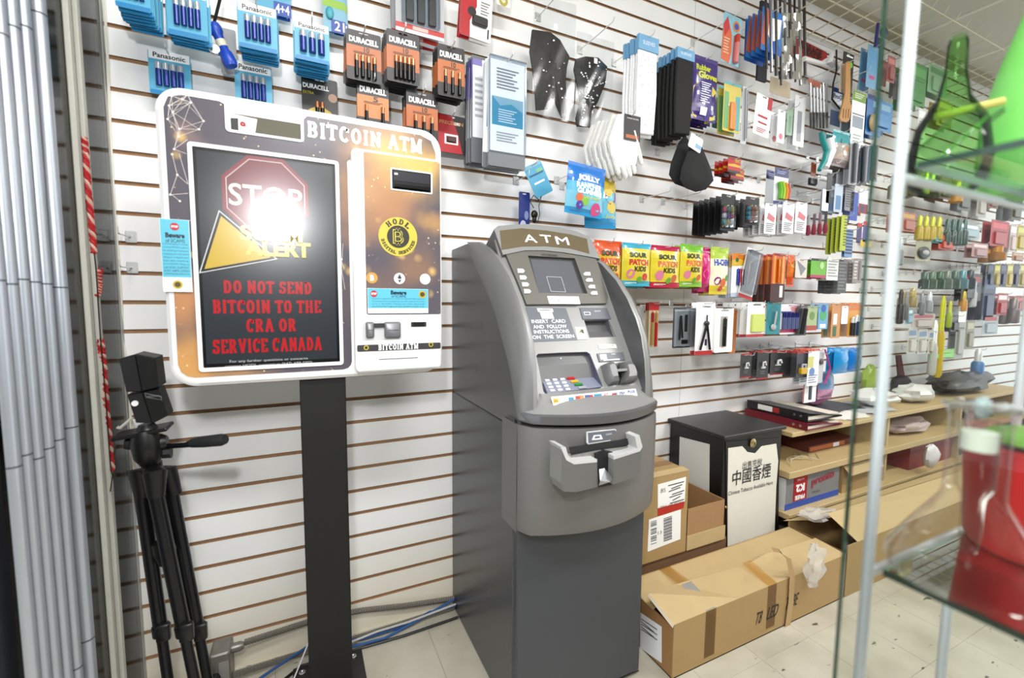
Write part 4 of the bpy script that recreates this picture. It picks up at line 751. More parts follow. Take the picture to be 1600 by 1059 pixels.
C('battery_pack', 'pale blue pack marked 21 with a lime stripe at the top edge', 'batteries', (503, -50, 538, 50), -.06, (150, 214, 240), [('r', 0, .5, 1, .62, (170, 220, 60)), ('r', .35, .8, 1, 1, (40, 80, 190)), ('t', '21', .5, .82, .95, .97, W_), ('D', 'toothbrush_cap', .3, .72, .18, .1, .008, (90, 200, 220))], n=2)
def dura(lab, b, Y, n, num, k=4, col2=CU, **q):
    els = [('r', 0, .3, 1, .74, col2), ('t', 'DURACELL', .08, .13, .92, .25, W_, .05), ('t', num, .5, .31, .66, .41, K_), ('l', .2, .42, .8, .47, 2, (110, 60, 30))]
    els += [('Y', 'battery', .28+.52*i/max(1, k-1), .48, .93, .06, K_, (226, 150, 100)) for i in range(k)]
    return C('battery_pack', lab, 'batteries', b, Y, (38, 36, 38), els, n=n, dy=.012, **q)
dura('black and copper battery pack marked 10, leftmost of the upper copper pair', (541, 50, 595, 127), -.15, 5, '10')
dura('black and copper battery pack marked 10, right one of the upper copper pair', (604, 50, 655, 130), -.16, 7, '10', 5)
dura('black and copper battery pack hanging alone beside the grey folders', (684, 72, 726, 152), -.17, 5, '10', 3)
dura('black and orange battery pack marked 5 above the kiosk title', (558, 127, 607, 205), -.13, 4, '5', 2, CUL)
dura('black and copper battery pack lowest of all, touching the red packet', (635, 144, 684, 220), -.14, 5, '10', 3)
C('battery_pack', 'black hearing battery pack with a yellow arc above the kiosk window', 'batteries', (471, 122, 527, 196), -.05, (44, 42, 42), [('t', 'DURACELL', .04, .15, .76, .25, W_, .04), ('t', 'EXTRA', .04, .31, .34, .37, (226, 200, 50)), ('o', .5, 1.0, .48, (232, 196, 40), .4), ('o', .86, .38, .13, (206, 160, 130)), ('o', .5, 1.08, .33, K_, .34), ('Y', 'battery', .42, .5, .95, .06, K_, (226, 150, 100)), ('Y', 'battery', .56, .5, .95, .06, K_, (226, 150, 100))])
# blue torch on a black strap
P = W(348, 60, -.12); t = Thing('hand_torch', 'bright blue hand torch hanging upside down from a black strap', 'torch', P); mb = MB(); a, b_ = W(333, 38, -.12)-P, W(362, 104, -.12)-P
d = (b_-a); rs = [(0, .013), (.08, .0155), (.2, .015), (.26, .011), (.62, .0105), (.7, .015), (.93, .0165), (1, .014)]; mb.tube([a+d*s for s, _ in rs], [r_ for _, r_ in rs], M((34, 84, 214), .35), 16); t.part('body', mb, smooth=True)
mb = MB(); mb.tube([a+Vector((0, 0, -.005)), W(345, -6, -.1)-P], .004, BLACK, 6); t.part('strap', mb, smooth=True)
mb = MB(); mb.lathe([(.011, -.006), (.013, -.004), (.013, .004), (.011, .006)], CHROME, W(336, 78, -.12)-P, 16, 'Y'); t.part('steel_ring', mb, smooth=True)
mb = MB(); q0 = a+d*.38; mb.tube([q0, q0+d*.16], .0117, M((236, 232, 210), .4), 16); t.part('care_label', mb, smooth=True)
C('silver_card', 'plain silver grey card behind the blue torch', 'package', (343, 45, 368, 117), -.06, (186, 188, 192), hk=False, hole=False)
C('padlock_pack', 'grey see through pack of three black straps with red bottom edge', 'package', (618, -60, 694, 56), -.16, (196, 198, 202), [('r', 0, .88, 1, .95, (214, 44, 36)), ('r', .34, .89, .66, .94, (240, 200, 190)), ('r', 0, .95, 1, 1, (214, 214, 216)),
 ('B', 'strap', .2, .05, .36, .84, .008, (46, 44, 46)), ('B', 'strap', .43, .05, .59, .84, .008, (46, 44, 46)), ('B', 'strap', .66, .05, .82, .84, .008, (46, 44, 46)), ('G', 'blister', .12, .02, .9, .87, .012)], n=3, dy=.04)
C('tool_pack', 'red and white hanging pack holding a black folding tool', 'package', (724, -40, 772, 62), -.14, (244, 242, 240), [('p', [(0, 0), (.45, 0), (.5, .5), (.3, .75), (.32, 1), (0, 1)], (206, 24, 34)), ('o', .35, .6, .14, (40, 30, 32)), ('l', .62, .4, .92, .62, 5, (150, 150, 150)), ('r', .88, .8, .93, .95, K_), ('B', 'folding_tool', .36, .66, .85, .8, .012, (52, 50, 52))], n=3, tilt=.06)
C('spool_pack', 'clear pack with round yellow spool at the very top edge', 'package', (776, -60, 798, 10), -.08, (236, 234, 226), [('o', .5, .88, .32, (214, 196, 90)), ('o', .5, .88, .14, (240, 236, 210))])
C('tool_pack', 'red packet with black edge hanging right of the copper batteries', 'package', (683, 180, 727, 240), -.06, (40, 30, 30), [('p', [(0, .02), (.52, .02), (.75, .5), (.9, .98), (.04, .98), (0, .5)], (222, 36, 48)), ('t', 'PRECISION', .08, .16, .92, .25, (240, 180, 110)), ('r', .6, .17, .8, .25, W_), ('r', .26, .5, .74, .76, W_), ('r', .32, .55, .68, .72, (150, 50, 50)), ('B', 'screw_bits', .36, .58, .64, .7, .006, (90, 60, 56))])
# plastic sleeves
T1 = C('sleeve_pack', 'white and sky blue pack of clear sleeves with grey bottom, frontmost', 'package', (765, 92, 822, 262), -.19, (226, 230, 234), [('r', .04, .03, .96, .86, (246, 248, 250)), ('r', .08, .36, .93, .62, (70, 184, 226)), ('p', [(.08, .36), (.93, .36), (.93, .47), (.6, .41), (.3, .44)], (170, 222, 244)), ('l', .2, .1, .8, .3, 7, (150, 160, 170)), ('l', .25, .47, .75, .6, 6, (225, 240, 250)), ('l', .2, .68, .8, .78, 4, (190, 196, 204)), ('r', 0, .86, 1, 1, (128, 132, 138)), ('G', 'clear_wrap', .0, .0, 1, .87, .008)], n=5, dy=.012, jit=.002)
C('sleeve_pack', 'grey sleeve pack with purple corner hanging behind the white and blue one', 'package', (737, 92, 792, 257), -.1, (128, 132, 138), [('r', .04, .03, .9, .76, (236, 238, 242)), ('r', .04, .03, .3, .09, (150, 140, 214)), ('r', 0, .03, .04, .4, (90, 80, 160)), ('l', .1, .2, .5, .6, 7, (200, 204, 210))], n=5, dy=.012, jit=.002, hk=False)
# hair wraps in clear bags
def wrap(lab, outline, Y, col, spots, bagbox, folds=5, seed=1):
    P = W((bagbox[0]+bagbox[2])/2, bagbox[1], Y); t = Thing('headwear_bag', lab, 'package', P); mb = MB(); r = random.Random(seed)
    pts = [W(x, y, Y-.006)-P for x, y in outline]; c = sum(pts, Vector())/len(pts); mid = [p.lerp(c, .35)+Vector((0, -.012, 0)) for p in pts]; ce = [p.lerp(c, .75)+Vector((0, -.016+.004*math.sin(i*2), 0)) for i, p in enumerate(pts)]
    mb.grid([pts, mid, ce], M(col, .55, noise=.5, nscale=70, bump=.6), True); mb.add(ce, [tuple(range(len(ce)))], M(col, .55)); mb.grid([pts, [p+Vector((0, .006, 0)) for p in pts]], M(col, .6), True); t.part('fabric', mb, smooth=True)
    mb = MB()
    for i in range(spots):
        k = r.randrange(len(pts)); p = pts[k].lerp(c, r.uniform(.15, .8)); s = r.uniform(.0012, .0032); p = Vector((p.x, -.02-.006, p.z)); mb.add([p+Vector((-s, 0, -s)), p+Vector((s*1.6, 0, -s*.3)), p+Vector((s, 0, s)), p+Vector((-s*.7, 0, s*.8))], [(0, 1, 2, 3)], M((240, 240, 240), .5))
    if spots: t.part('white_pattern', mb, kind='stuff')
    mb = MB(); x0, x1 = (W(bagbox[0], (bagbox[1]+bagbox[3])/2, Y)-P).x, (W(bagbox[2], (bagbox[1]+bagbox[3])/2, Y)-P).x; z0 = (W((bagbox[0]+bagbox[2])/2, bagbox[3], Y)-P).z
    rows = [[(x0+(x1-x0)*u/14, -.022-.0025*math.sin(u*.9+v*.5+seed)*math.sin(math.pi*u/14)-.002*math.sin(u*.5+v*.7), z0*v/18) for u in range(15)] for v in range(19)]; mb.grid(rows, FILM); t.part('clear_bag', mb, smooth=True)
    q = W((bagbox[0]+bagbox[2])/2+8, (bagbox[1]+outline[0][1])/2+18, Y-.03)-P; mb = MB(); mb.box(q.x-.007, q.x+.007, q.y, q.y+.0006, q.z-.009, q.z+.009, M(W_, .5)); t.part('price_tag', mb)
    hook(P.x, Y-.13, P.z-.006, 'long thin hook for the '+cut(lab, 11)); return t
wrap('crinkled dark brown head wrap in a clear bag near the top', [(832, 46), (846, 48), (860, 50), (875, 62), (890, 88), (886, 105), (884, 125), (886, 170), (884, 186), (878, 184), (870, 165), (858, 130), (856, 170), (838, 172), (836, 140), (833, 110), (828, 80)], -.09, (52, 48, 46), 18, (828, 2, 893, 190), seed=3)
wrap('black head wrap with white flecks in a clear bag, right of the brown one', [(900, 92), (915, 88), (935, 90), (949, 104), (946, 130), (934, 160), (924, 175), (922, 198), (902, 197), (900, 185), (906, 160), (903, 135), (897, 108)], -.07, (26, 26, 30), 60, (894, 62, 952, 204), seed=5)
# leggings and arm sleeves under blue headers
def sleeve(lab, b, Y, head, col, n, spots=0, dy=.012, seed=1, bottom=None):
    P, w, h = dims(b, Y); base = None; r = random.Random(seed)
    for i in range(n):
        last = i == 0
        if base is None:
            t = Thing('arm_sleeve_pair', lab, 'clothing', P); mb = MB(); mb.prism([(-w*.46, -h*head), (-w*.5, -h*.6), (-w*.44, -h), (w*.42, -h*.985), (w*.5, -h*.55), (w*.44, -h*head)], -.005, .004, M(col, .8, noise=.15, nscale=120, bump=.3), bev=.003); t.part('fabric', mb, smooth=True)
            mb = MB(); mb.box(-w*.5, w*.5, -.0065, .0055, -h*head, .0, M((122, 186, 232), .4)); mb.text('SLEEVES', (0, -.0072, -h*head*.5), (1, 0, 0), (0, 0, 1), w*.6, h*head*.25, M((230, 240, 250), .4)); t.part('header_card', mb)
            if spots:
                mb = MB()
                for k in range(spots): x, z, s = r.uniform(-w*.42, w*.42), r.uniform(-h*.95, -h*(head+.05)), r.uniform(.001, .0022); mb.add([(x-s, -.0053, z), (x, -.0053, z-s), (x+s, -.0053, z+s*.3), (x, -.0053, z+s)], [(0, 1, 2, 3)], M((60, 60, 62), .5))
                t.part('printed_specks', mb, kind='stuff')
            base = t.o
        else:
            o = copy_tree(base); o.location = P+Vector((r.uniform(-.004, .004), dy*i, r.uniform(-.008, .002))); o.rotation_euler = (0, 0, r.uniform(-.08, .08)); o['label'] = 'sleeves hanging behind the '+cut(lab, 12); o['group'] = 'sleeves behind the '+cut(lab, 12)
    hook(P.x, Y-.03, P.z-.004, 'metal hook for the '+cut(lab))
sleeve('white arm sleeves with dark specks under a blue header card', (997, 58, 1028, 212), -.19, .15, (236, 236, 238), 6, 60, .014)
sleeve('plain black arm sleeves with blue header card', (1057, 78, 1084, 212), -.2, .12, (18, 18, 19), 7, 0, .02)
BAG('glove_pack', 'purple pack of yellow rubber gloves with a barcode', 'gloves', (1084, 90, 1122, 190), -.19, [(0, (64, 44, 130))], [('r', .5, .5, .72, .97, (70, 60, 150)), ('p', [(.02, .5), (.18, .42), (.2, .98), (.04, .95)], (236, 206, 60)), ('p', [(.72, .45), (.97, .5), (.94, .95), (.74, .98)], (240, 214, 70)), ('t', 'Rubber', .1, .14, .66, .24, (214, 226, 50), .05), ('t', 'Gloves', .16, .25, .95, .36, (226, 230, 50), .05), ('l', .26, .42, .66, .74, 9, (220, 220, 240)), ('r', .3, .8, .56, .92, W_)], d=.012, n=4, dy=.02, seed=4)
# knitted work gloves
def gloves():
    Y = -.2; P = W(975, 180, Y); base = None
    for i in range(6):
        if base is None:
            t = Thing('work_gloves', 'white knitted work gloves with a black tag, frontmost pair', 'gloves', P); g = M((232, 232, 230), .85, noise=.25, nscale=260, bump=.8); mb = MB()
            pl_ = [W(x, y, Y)-P for x, y in [(962, 180), (990, 180), (992, 215), (994, 240), (990, 258), (965, 262), (952, 245), (948, 220)]]
            f_ = [p+Vector((0, -.012, 0)) for p in pl_]; mb.add(f_+pl_, [tuple(range(8)), tuple(range(15, 7, -1))]+[(k, 8+k, 8+(k+1) % 8, (k+1) % 8) for k in range(8)], g); t.part('palm', mb, smooth=True)
            for a, b_, rr_ in [((958, 240), (967, 274), .0105), ((968, 245), (978, 279), .0105), ((977, 245), (985, 277), .0105), ((985, 240), (992, 272), .009), ((989, 205), (1002, 252), .009), ((995, 225), (1003, 258), .0085)]:
                A = W(*a, Y-.008)-P; B = W(*b_, Y-.008)-P; mb = MB(); mb.tube([A, A.lerp(B, .5), A.lerp(B, .9), B], [rr_, rr_, rr_*.9, rr_*.35], g, 10); fg = t.part('finger', mb, smooth=True)
            mb = MB(); A, B = W(976, 177, Y-.016)-P, W(1000, 222, Y-.016)-P; mb.box(A.x, B.x, A.y, A.y+.001, B.z, A.z, M((34, 32, 34), .5)); mb.text('WORK GLOVES', ((A.x+B.x)/2, A.y-.0006, A.z-.012), (1, 0, 0), (0, 0, 1), (B.x-A.x)*.7, .004, M(W_, .5)); mb.box(A.x+.008, B.x-.008, A.y-.0006, A.y, B.z+.006, B.z+.018, M((206, 110, 60), .5)); t.part('header_tag', mb)
            base = t.o
        else:
            o = copy_tree(base); o.location = P+Vector((-.006*i+rnd.uniform(-.003, .003), .02*i, rnd.uniform(-.006, .004))); o['label'] = 'white knitted work gloves hanging behind the frontmost pair'; o['group'] = 'work gloves stacked towards the wall'
            for ch in list(o.children):
                if ch.name.startswith('header_tag'): bpy.data.objects.remove(ch)
    hook(P.x+.02, Y-.03, P.z-.004, 'metal display hook carrying the white knitted work gloves')
gloves()
for k, (px, Y, lab) in enumerate([((1070, 255), -.16, 'black padded eye mask behind the round one'), ((1087, 262), -.21, 'round black padded eye mask hanging in front')]):
    P = W(px[0], 216, Y); t = Thing('eye_mask', lab, 'mask', P); pts = [(-22, 0), (-10, -32), (0, -44), (10, -32), (24, 2), (28, 20), (16, 34), (0, 38), (-16, 32), (-25, 18)]
    L_ = [W(px[0]+x, px[1]+y, Y)-P for x, y in pts]; c = sum(L_, Vector())/len(L_); mb = MB(); mb.grid([L_, [p.lerp(c, .12)+Vector((0, -.008, 0)) for p in L_], [p.lerp(c, .5)+Vector((0, -.014, 0)) for p in L_]], M((20, 20, 23), .8, bump=.3, nscale=200), True); mb.add([p.lerp(c, .5)+Vector((0, -.014, 0)) for p in L_], [tuple(range(10))], M((20, 20, 23), .8, bump=.3, nscale=200)); mb.add(L_, [tuple(range(10))], BLACK); t.part('pad', mb, smooth=True)
    mb = MB(); mb.tube([Vector((-.008, -.002, -.005)), Vector((0, -.004, .012)), Vector((.008, -.002, -.005))], .0015, M((30, 30, 30), .6), 6); t.part('strap', mb)
hook(W(1087, 216, -.2).x, -.24, W(1087, 216, -.21).z+.008, 'metal display hook carrying the two black eye masks')
C('mask_tag', 'small white tag with blue corner clipped to the eye masks', 'tag', (1080, 213, 1100, 236), -.225, (238, 238, 240), [('r', .5, .5, 1, .8, (150, 196, 232))], hk=False, hole=False, tilt=.3)
def redpack(lab, b, Y, n): C('match_packet', lab, 'package', b, Y, (206, 32, 30), [('r', 0, .0, 1, .14, (150, 20, 24)), ('p', [(0, .5), (.5, .42), (1, .5), (1, .62), (0, .62)], (240, 190, 40)), ('t', 'BIC', .55, .1, .95, .32, (240, 200, 60)), ('r', 0, .85, 1, 1, (60, 50, 50))], n=n, dy=.022)
redpack('red and yellow packet row, upper right one beside the eye mask', (1138, 246, 1158, 270), -.2, 4); redpack('red and yellow packet, lower right one beside the eye mask', (1142, 264, 1163, 282), -.16, 3)
# candy
SP1 = lambda c1, c2, c3: [('t', 'SOUR', .2, .22, .8, .34, (40, 60, 20), .06), ('t', 'PATCH', .18, .38, .85, .52, c3, .06), ('t', 'KIDS', .34, .54, .76, .66, (60, 60, 20), .04), ('o', .24, .72, .13, (240, 140, 170)), ('o', .74, .78, .1, c3), ('o', .55, .84, .08, (120, 190, 60)), ('l', .1, .92, .5, .96, 2, W_)]
YE = (244, 224, 60)
BAG('candy_bag', 'orange topped sour candy bag, leftmost of the candy row', 'candy', (929, 376, 972, 448), -.19, [(0, (236, 96, 44)), (.3, (246, 190, 50)), (.86, (240, 120, 60))], SP1(YE, (190, 214, 60), (226, 70, 40)), n=3, seed=1)
BAG('candy_bag', 'yellow sour candy bag with light blue top edge', 'candy', (973, 380, 1017, 447), -.2, [(0, (70, 190, 226)), (.15, YE), (.9, (80, 200, 226))], SP1(YE, (200, 224, 60), (220, 60, 60)), n=3, seed=2)
BAG('candy_bag', 'yellow sour candy bag with crimson top and bottom edges', 'candy', (1018, 384, 1063, 449), -.2, [(0, (200, 30, 80)), (.13, YE), (.86, (214, 36, 70))], SP1(YE, (160, 214, 90), (230, 110, 60)), n=3, seed=3)
BAG('candy_bag', 'yellow sour candy bag with lime green top and bottom edges', 'candy', (1064, 382, 1099, 448), -.2, [(0, (130, 206, 50)), (.18, YE), (.88, (150, 212, 60))], SP1(YE, (110, 190, 50), (240, 100, 40)), n=3, seed=4)
BAG('candy_bag', 'narrow magenta candy bag right of the lime edged one', 'candy', (1093, 386, 1111, 456), -.19, [(0, (222, 40, 130)), (.8, (190, 40, 100))], [('l', .1, .1, .9, .2, 1, W_), ('o', .5, .6, .3, (240, 120, 160))], n=2, seed=5)
BAG('candy_bag', 'yellow and white fruit chew bag with purple fruit', 'candy', (1111, 386, 1139, 460), -.2, [(0, (190, 220, 70)), (.25, (250, 240, 210)), (.8, (246, 220, 60))], [('t', 'HI-CHEW', .12, .26, .98, .4, (40, 90, 190), .06), ('o', .3, .72, .16, (150, 40, 130)), ('o', .6, .75, .17, (236, 120, 40)), ('o', .8, .65, .12, (120, 180, 60)), ('o', .5, .88, .1, (230, 60, 80))], n=3, seed=6)
JR = [('t', 'JOLLY', .22, .23, .82, .37, W_, .07), ('t', 'RANCHER', .2, .38, .88, .5, W_, .05), ('t', 'GUMMIES', .22, .5, .9, .6, (230, 244, 255), .06), ('t', 'SOURS', .4, .63, .84, .68, (214, 230, 80), .03), ('o', .3, .68, .09, (246, 130, 90)), ('o', .45, .74, .09, (150, 214, 80)), ('o', .33, .82, .09, (110, 80, 190)), ('o', .78, .85, .14, (236, 90, 150)), ('l', .12, .93, .45, .96, 2, (40, 100, 190))]
BAG('candy_bag', 'large blue gummy candy bag in front above the cash machine', 'candy', (889, 258, 947, 338), -.2, [(0, (30, 130, 226)), (.38, (84, 196, 240)), (.55, (140, 218, 246)), (.9, (60, 170, 232))], JR, d=.02, seed=7, tilt=.08)
BAG('candy_bag', 'blue and yellow gummy candy bag hanging behind the large blue one', 'candy', (913, 274, 962, 357), -.15, [(0, (240, 210, 50)), (.3, (120, 210, 240)), (.8, (50, 160, 220))], [('o', .78, .4, .2, (150, 50, 140)), ('o', .8, .6, .16, (240, 210, 70)), ('o', .7, .3, .14, (236, 200, 60)), ('t', 'Jolly', .6, .75, .95, .82, (240, 240, 160))], d=.016, seed=8, hk=False, tilt=-.04)
# lanyard
C('phone_strap_pack', 'slim navy pack with white splashes hanging above the cash machine', 'package', (811, 300, 828, 372), -.06, (40, 60, 150), [('o', .4, .75, .3, (210, 216, 240), .14), ('o', .7, .5, .2, (160, 170, 226), .1)], hk=False)
t = C('phone_strap_pack', 'tilted light blue card with a black beetle charm above the cash machine', 'package', (816, 256, 846, 308), -.1, (96, 190, 232), [('r', 0, .0, 1, .1, (150, 214, 240)), ('l', .1, .3, .9, .42, 1, (40, 110, 160)), ('l', .2, .55, .8, .68, 1, (230, 246, 255)), ('r', .55, .2, .9, .3, (140, 220, 160))], tilt=-.5)
mb = MB(); P = W(835, 335, -.11); t2 = Thing('key_charm', 'small dark metal charm on a black cord below the light blue card', 'charm', P); mb.ball((0, 0, 0), .013, M((48, 44, 40), .35, .6), sc=(1, .7, 1.1)); mb.ball((0, 0, -.016), .01, M((48, 44, 40), .35, .6), sc=(.8, .6, 1.3)); t2.part('charm_body', mb, smooth=True)
mb = MB(); mb.tube([W(x, y, -.11)-P for x, y in [(834, 325), (828, 314), (834, 305), (842, 312), (846, 306), (842, 322), (843, 335), (840, 348)]], .0016, BLACK, 6); t2.part('cord', mb, smooth=True)
# clear empty hooks
for i, (x, y, L_, lb) in enumerate([(205, 372, .09, 'upper empty clear hook near the wall corner'), (207, 420, .09, 'lower empty clear hook near the wall corner'), (806, 284, .1, 'empty clear hook left of the light blue strap card'), (878, 292, .1, 'empty clear hook between the strap card and the blue gummy bag'), (1002, 312, .16, 'left empty clear hook under the black eye masks'), (1036, 316, .2, 'right empty clear hook under the black eye masks'), (1185, 282, .2, 'empty clear hook right of the red packets'), (1282, 140, .22, 'empty clear hook beside the hanging skewers')]):
    P = W(x, y, 0); hook(P.x, -L_, P.z, lb, .016, M((214, 216, 214), .2))
# right hand upper goods
C('stain_pen_pack', 'orange and pale blue stain pen pack near the top edge', 'package', (1132, 24, 1160, 102), -.2, (150, 214, 236), [('p', [(.0, .25), (.22, .08), (.5, .4), (.55, .75), (.45, 1), (0, .96)], (240, 110, 50)), ('p', [(0, .25), (.22, .06), (.35, .3), (.1, .5)], (214, 40, 50)), ('o', .72, .2, .2, (240, 140, 40)), ('o', .72, .2, .12, (40, 80, 190)), ('r', .62, .4, .86, .95, (244, 130, 120)), ('l', .08, .5, .4, .85, 6, (250, 210, 180)), ('Y', 'stain_pen', .74, .36, .96, .1, (244, 150, 150), (240, 90, 70))], n=1, tilt=.05)
C('wipes_pack', 'blue and white cleaning pack with orange side near the top edge', 'package', (1192, 16, 1224, 84), -.22, (60, 140, 226), [('p', [(.1, .0), (.35, .05), (.3, .9), (0, .85)], (236, 120, 90)), ('p', [(.35, .2), (.95, .15), (.9, .6), (.5, .75), (.3, .6)], W_), ('p', [(.3, .85), (.6, .7), (.95, .8), (.98, 1), (.3, 1)], (30, 110, 220))], n=5, dy=.02)
t = Thing('skewer_bundle', 'bundle of long silver and black tools in loose clear film at the top edge', 'package', W(1240, -20, -.2))
for i in range(9):
    x = 1196+i*7.5; mb = MB(); A = W(x, -30, -.26+.02*i)-t.loc; B = W(x+2, 118+((i*5) % 4)*5-(i < 3)*10, -.26+.02*i)-t.loc; mb.tube([A, B], .0045+.001*(i % 3), [BLACK, M((150, 150, 156), .3, .8), M((60, 50, 46), .4)][i % 3], 8); t.part('long_tool', mb, smooth=True)
mb = MB(); rows = [[W(1216+u*4.6, 20+v*13, -.19-.012*math.sin(u*1.3+v))-t.loc for u in range(9)] for v in range(9)]; mb.grid(rows, FILM); t.part('clear_film', mb, smooth=True)
mb = MB(); A = W(1190, 0, -.1)-t.loc; B = W(1196, 128, -.1)-t.loc; mb.box(A.x, A.x+.06, A.y, A.y+.01, B.z, A.z, M((40, 40, 52), .4)); t.part('dark_blue_card', mb)
C('paper_bag', 'beige paper packet behind the loose clear film', 'package', (1204, 124, 1236, 150), -.1, (226, 208, 178), hk=False, hole=False)
C('brush_pack', 'yellow and teal dropper pack with orange centre', 'package', (1132, 130, 1159, 207), -.2, (236, 214, 90), [('r', .0, 0, 1, .05, (90, 190, 200)), ('r', .05, .2, .3, .95, (120, 190, 120)), ('r', .7, .25, .95, .95, (90, 190, 200)), ('B', 'dropper', .36, .4, .66, .96, .01, (240, 150, 60)), ('r', .3, .42, .6, .48, W_)], n=2, dy=.03)
C('brush_pack', 'dark teal and white pack behind the yellow dropper pack', 'package', (1115, 138, 1134, 202), -.12, (160, 214, 220), [('r', 0, .85, 1, 1, (20, 110, 120)), ('p', [(.5, .05), (1, .0), (.9, .9), (.3, .8)], (60, 160, 170))], hk=False)
C('syringe_pack', 'slim grey pack of metal picks right of the yellow dropper pack', 'package', (1161, 136, 1170, 226), -.2, (206, 210, 212), [('S', 'pick', [(.3, .05), (.5, .95)], .08, (120, 124, 130)), ('S', 'pick', [(.7, .05), (.8, .9)], .08, (150, 150, 156))])
C('gourmet_pack', 'white card with red lettering hanging beside the metal picks', 'package', (1183, 150, 1208, 214), -.2, (242, 242, 244), [('r', .72, .0, 1, .3, (206, 30, 50)), ('l', .2, .5, .8, .62, 1, (206, 50, 60)), ('l', .25, .66, .8, .76, 1, (206, 70, 80)), ('l', .2, .82, .8, .95, 3, (206, 90, 100))], tilt=.1)
for i, (b, c, lb) in enumerate([((1216, 172, 1228, 224), (230, 230, 232), 'small white hanging pack with a pink dot'), ((1231, 168, 1240, 212), (170, 206, 176), 'narrow pale green hanging pack'), ((1243, 150, 1260, 230), (222, 224, 226), 'clear bag of tiny metal clips')]):
    C('small_pack', lb, 'package', b, -.2, c, [('o', .5, .8, .25, (236, 130, 150)) if i == 0 else ('r', .3, .3, .7, .9, (140, 180, 146) if i == 1 else (180, 182, 188))], n=2, dy=.03)
t = Thing('skewer_pack', 'rack of dark handled forks with copper topped film packs', 'package', W(1282, 122, -.2))
for i in range(6):
    mb = MB(); x = 1266+i*5; A = W(x, 130, -.22+.02*i)-t.loc; B = W(x+1, 176, -.22+.02*i)-t.loc; mb.tube([A, B], .004, M((196, 196, 200), .3, .7), 8); mb.tube([B, W(x+1, 200, -.22+.02*i)-t.loc], [.006, .005], BLACK, 8); t.part('fork', mb, smooth=True)
mb = MB(); A = W(1264, 122, -.21)-t.loc; B = W(1282, 138, -.21)-t.loc; mb.box(A.x, B.x, A.y, A.y+.001, B.z, A.z, M((206, 110, 80), .4)); t.part('copper_label', mb)
mb = MB(); rows = [[W(1262+u*5, 124+v*11, -.235+.004*math.sin(u*2+v))-t.loc for u in range(8)] for v in range(8)]; mb.grid(rows, FILM); t.part('clear_film', mb, smooth=True)
# garage sale sign
P = W(1275, 66, -.03); t = Thing('sale_sign', 'black and red GARAGE SALE arrow sign near the ceiling', 'sign', P); O_ = [W(x, y, -.03)-P for x, y in [(1240, 58), (1259, 65), (1291, 81), (1293, 90), (1282, 96), (1259, 89), (1240, 84)]]
mb = MB(); mb.add(O_+[p+Vector((0, .003, 0)) for p in O_], [tuple(range(7)), tuple(range(13, 6, -1))]+[(k, 7+k, 7+(k+1) % 7, (k+1) % 7) for k in range(7)], M((196, 26, 30), .4)); t.part('board', mb)
mb = MB(); mb.text('GARAGE', W(1268, 77, -.031)-P+Vector((0, -.001, 0)), (1, 0, -.06), (0, 0, 1), .17, .035, M((50, 14, 14), .4), .04); mb.text('SALE', W(1270, 86, -.031)-P+Vector((0, -.001, 0)), (1, 0, -.06), (0, 0, 1), .12, .028, M((50, 14, 14), .4), .04); t.part('lettering', mb)
mb = MB(); mb.tube([W(x, y, -.1) for x, y in [(1256, 92), (1285, 100), (1308, 108)]], [.012, .010, .012], M((232, 232, 230), .4), 10); mb.tube([W(1308, 108, -.1), W(1296, 94, -.12), W(1300, 84, -.12)], [.012, .016, .01], M((224, 224, 226), .4), 10); single('towel_bar', mb, 'white plastic bar with knob below the GARAGE SALE sign', 'fixture', smooth=True)
mb = MB(); mb.tube([W(x, y, -.16) for x, y in [(1307, 78), (1307, 110), (1302, 130), (1300, 155), (1312, 170)]], .004, BLACK, 6); single('cable_loop', mb, 'black looped cord hanging left of the wooden spatula', 'cord', smooth=True)
t = Thing('wooden_spatula', 'slotted wooden spatula hanging in front of a black card', 'utensil', W(1326, 96, -.2)); mb = MB(); sp_ = YP(-.2); m = M((206, 150, 84), .5, noise=.15, nscale=30)
def spx(P): return [sp_.hit(*p) for p in P]
body = [(1322, 98), (1326, 95), (1329, 100), (1329, 140), (1328, 158), (1331, 166), (1327, 188), (1323, 191), (1314, 189), (1312, 183), (1318, 158), (1321, 145)]
slots = [[(1317.5, 170), (1319, 170), (1318, 184), (1316.5, 184)], [(1321.5, 170), (1323, 170), (1322, 185), (1320.5, 185)], [(1325.5, 170), (1327, 170), (1325.8, 185), (1324.4, 185)]]
f2 = lambda P: [(p.x, p.z) for p in spx(P)]
plate(mb, f2(body), [f2(s) for s in slots], lambda p, k: Vector((p[0], -.2+k*.006, p[1])), m); t.part('spatula_blade', mb, True); hook(t.loc.x, -.23, t.loc.z-.004, 'metal display hook carrying the wooden spatula')
C('utensil_card', 'black card with lime dot behind the wooden spatula', 'package', (1318, 83, 1335, 150), -.17, (26, 26, 26), [('l', .3, .06, .9, .14, 1, W_), ('o', .75, .26, .16, (130, 220, 60))], hk=False)
C('board_card', 'cream cutting card left of the wooden spatula', 'package', (1314, 100, 1323, 146), -.18, (226, 206, 176), hk=False, hole=False)
C('glove_card', 'blue and white card with dark blue script right of the forks', 'package', (1300, 140, 1330, 200), -.1, (232, 236, 242), [('r', 0, 0, 1, .12, (30, 70, 140)), ('t', 'ProGuard', .1, .16, .9, .28, (40, 50, 150)), ('r', 0, .6, 1, 1, (140, 166, 206))], hk=False)
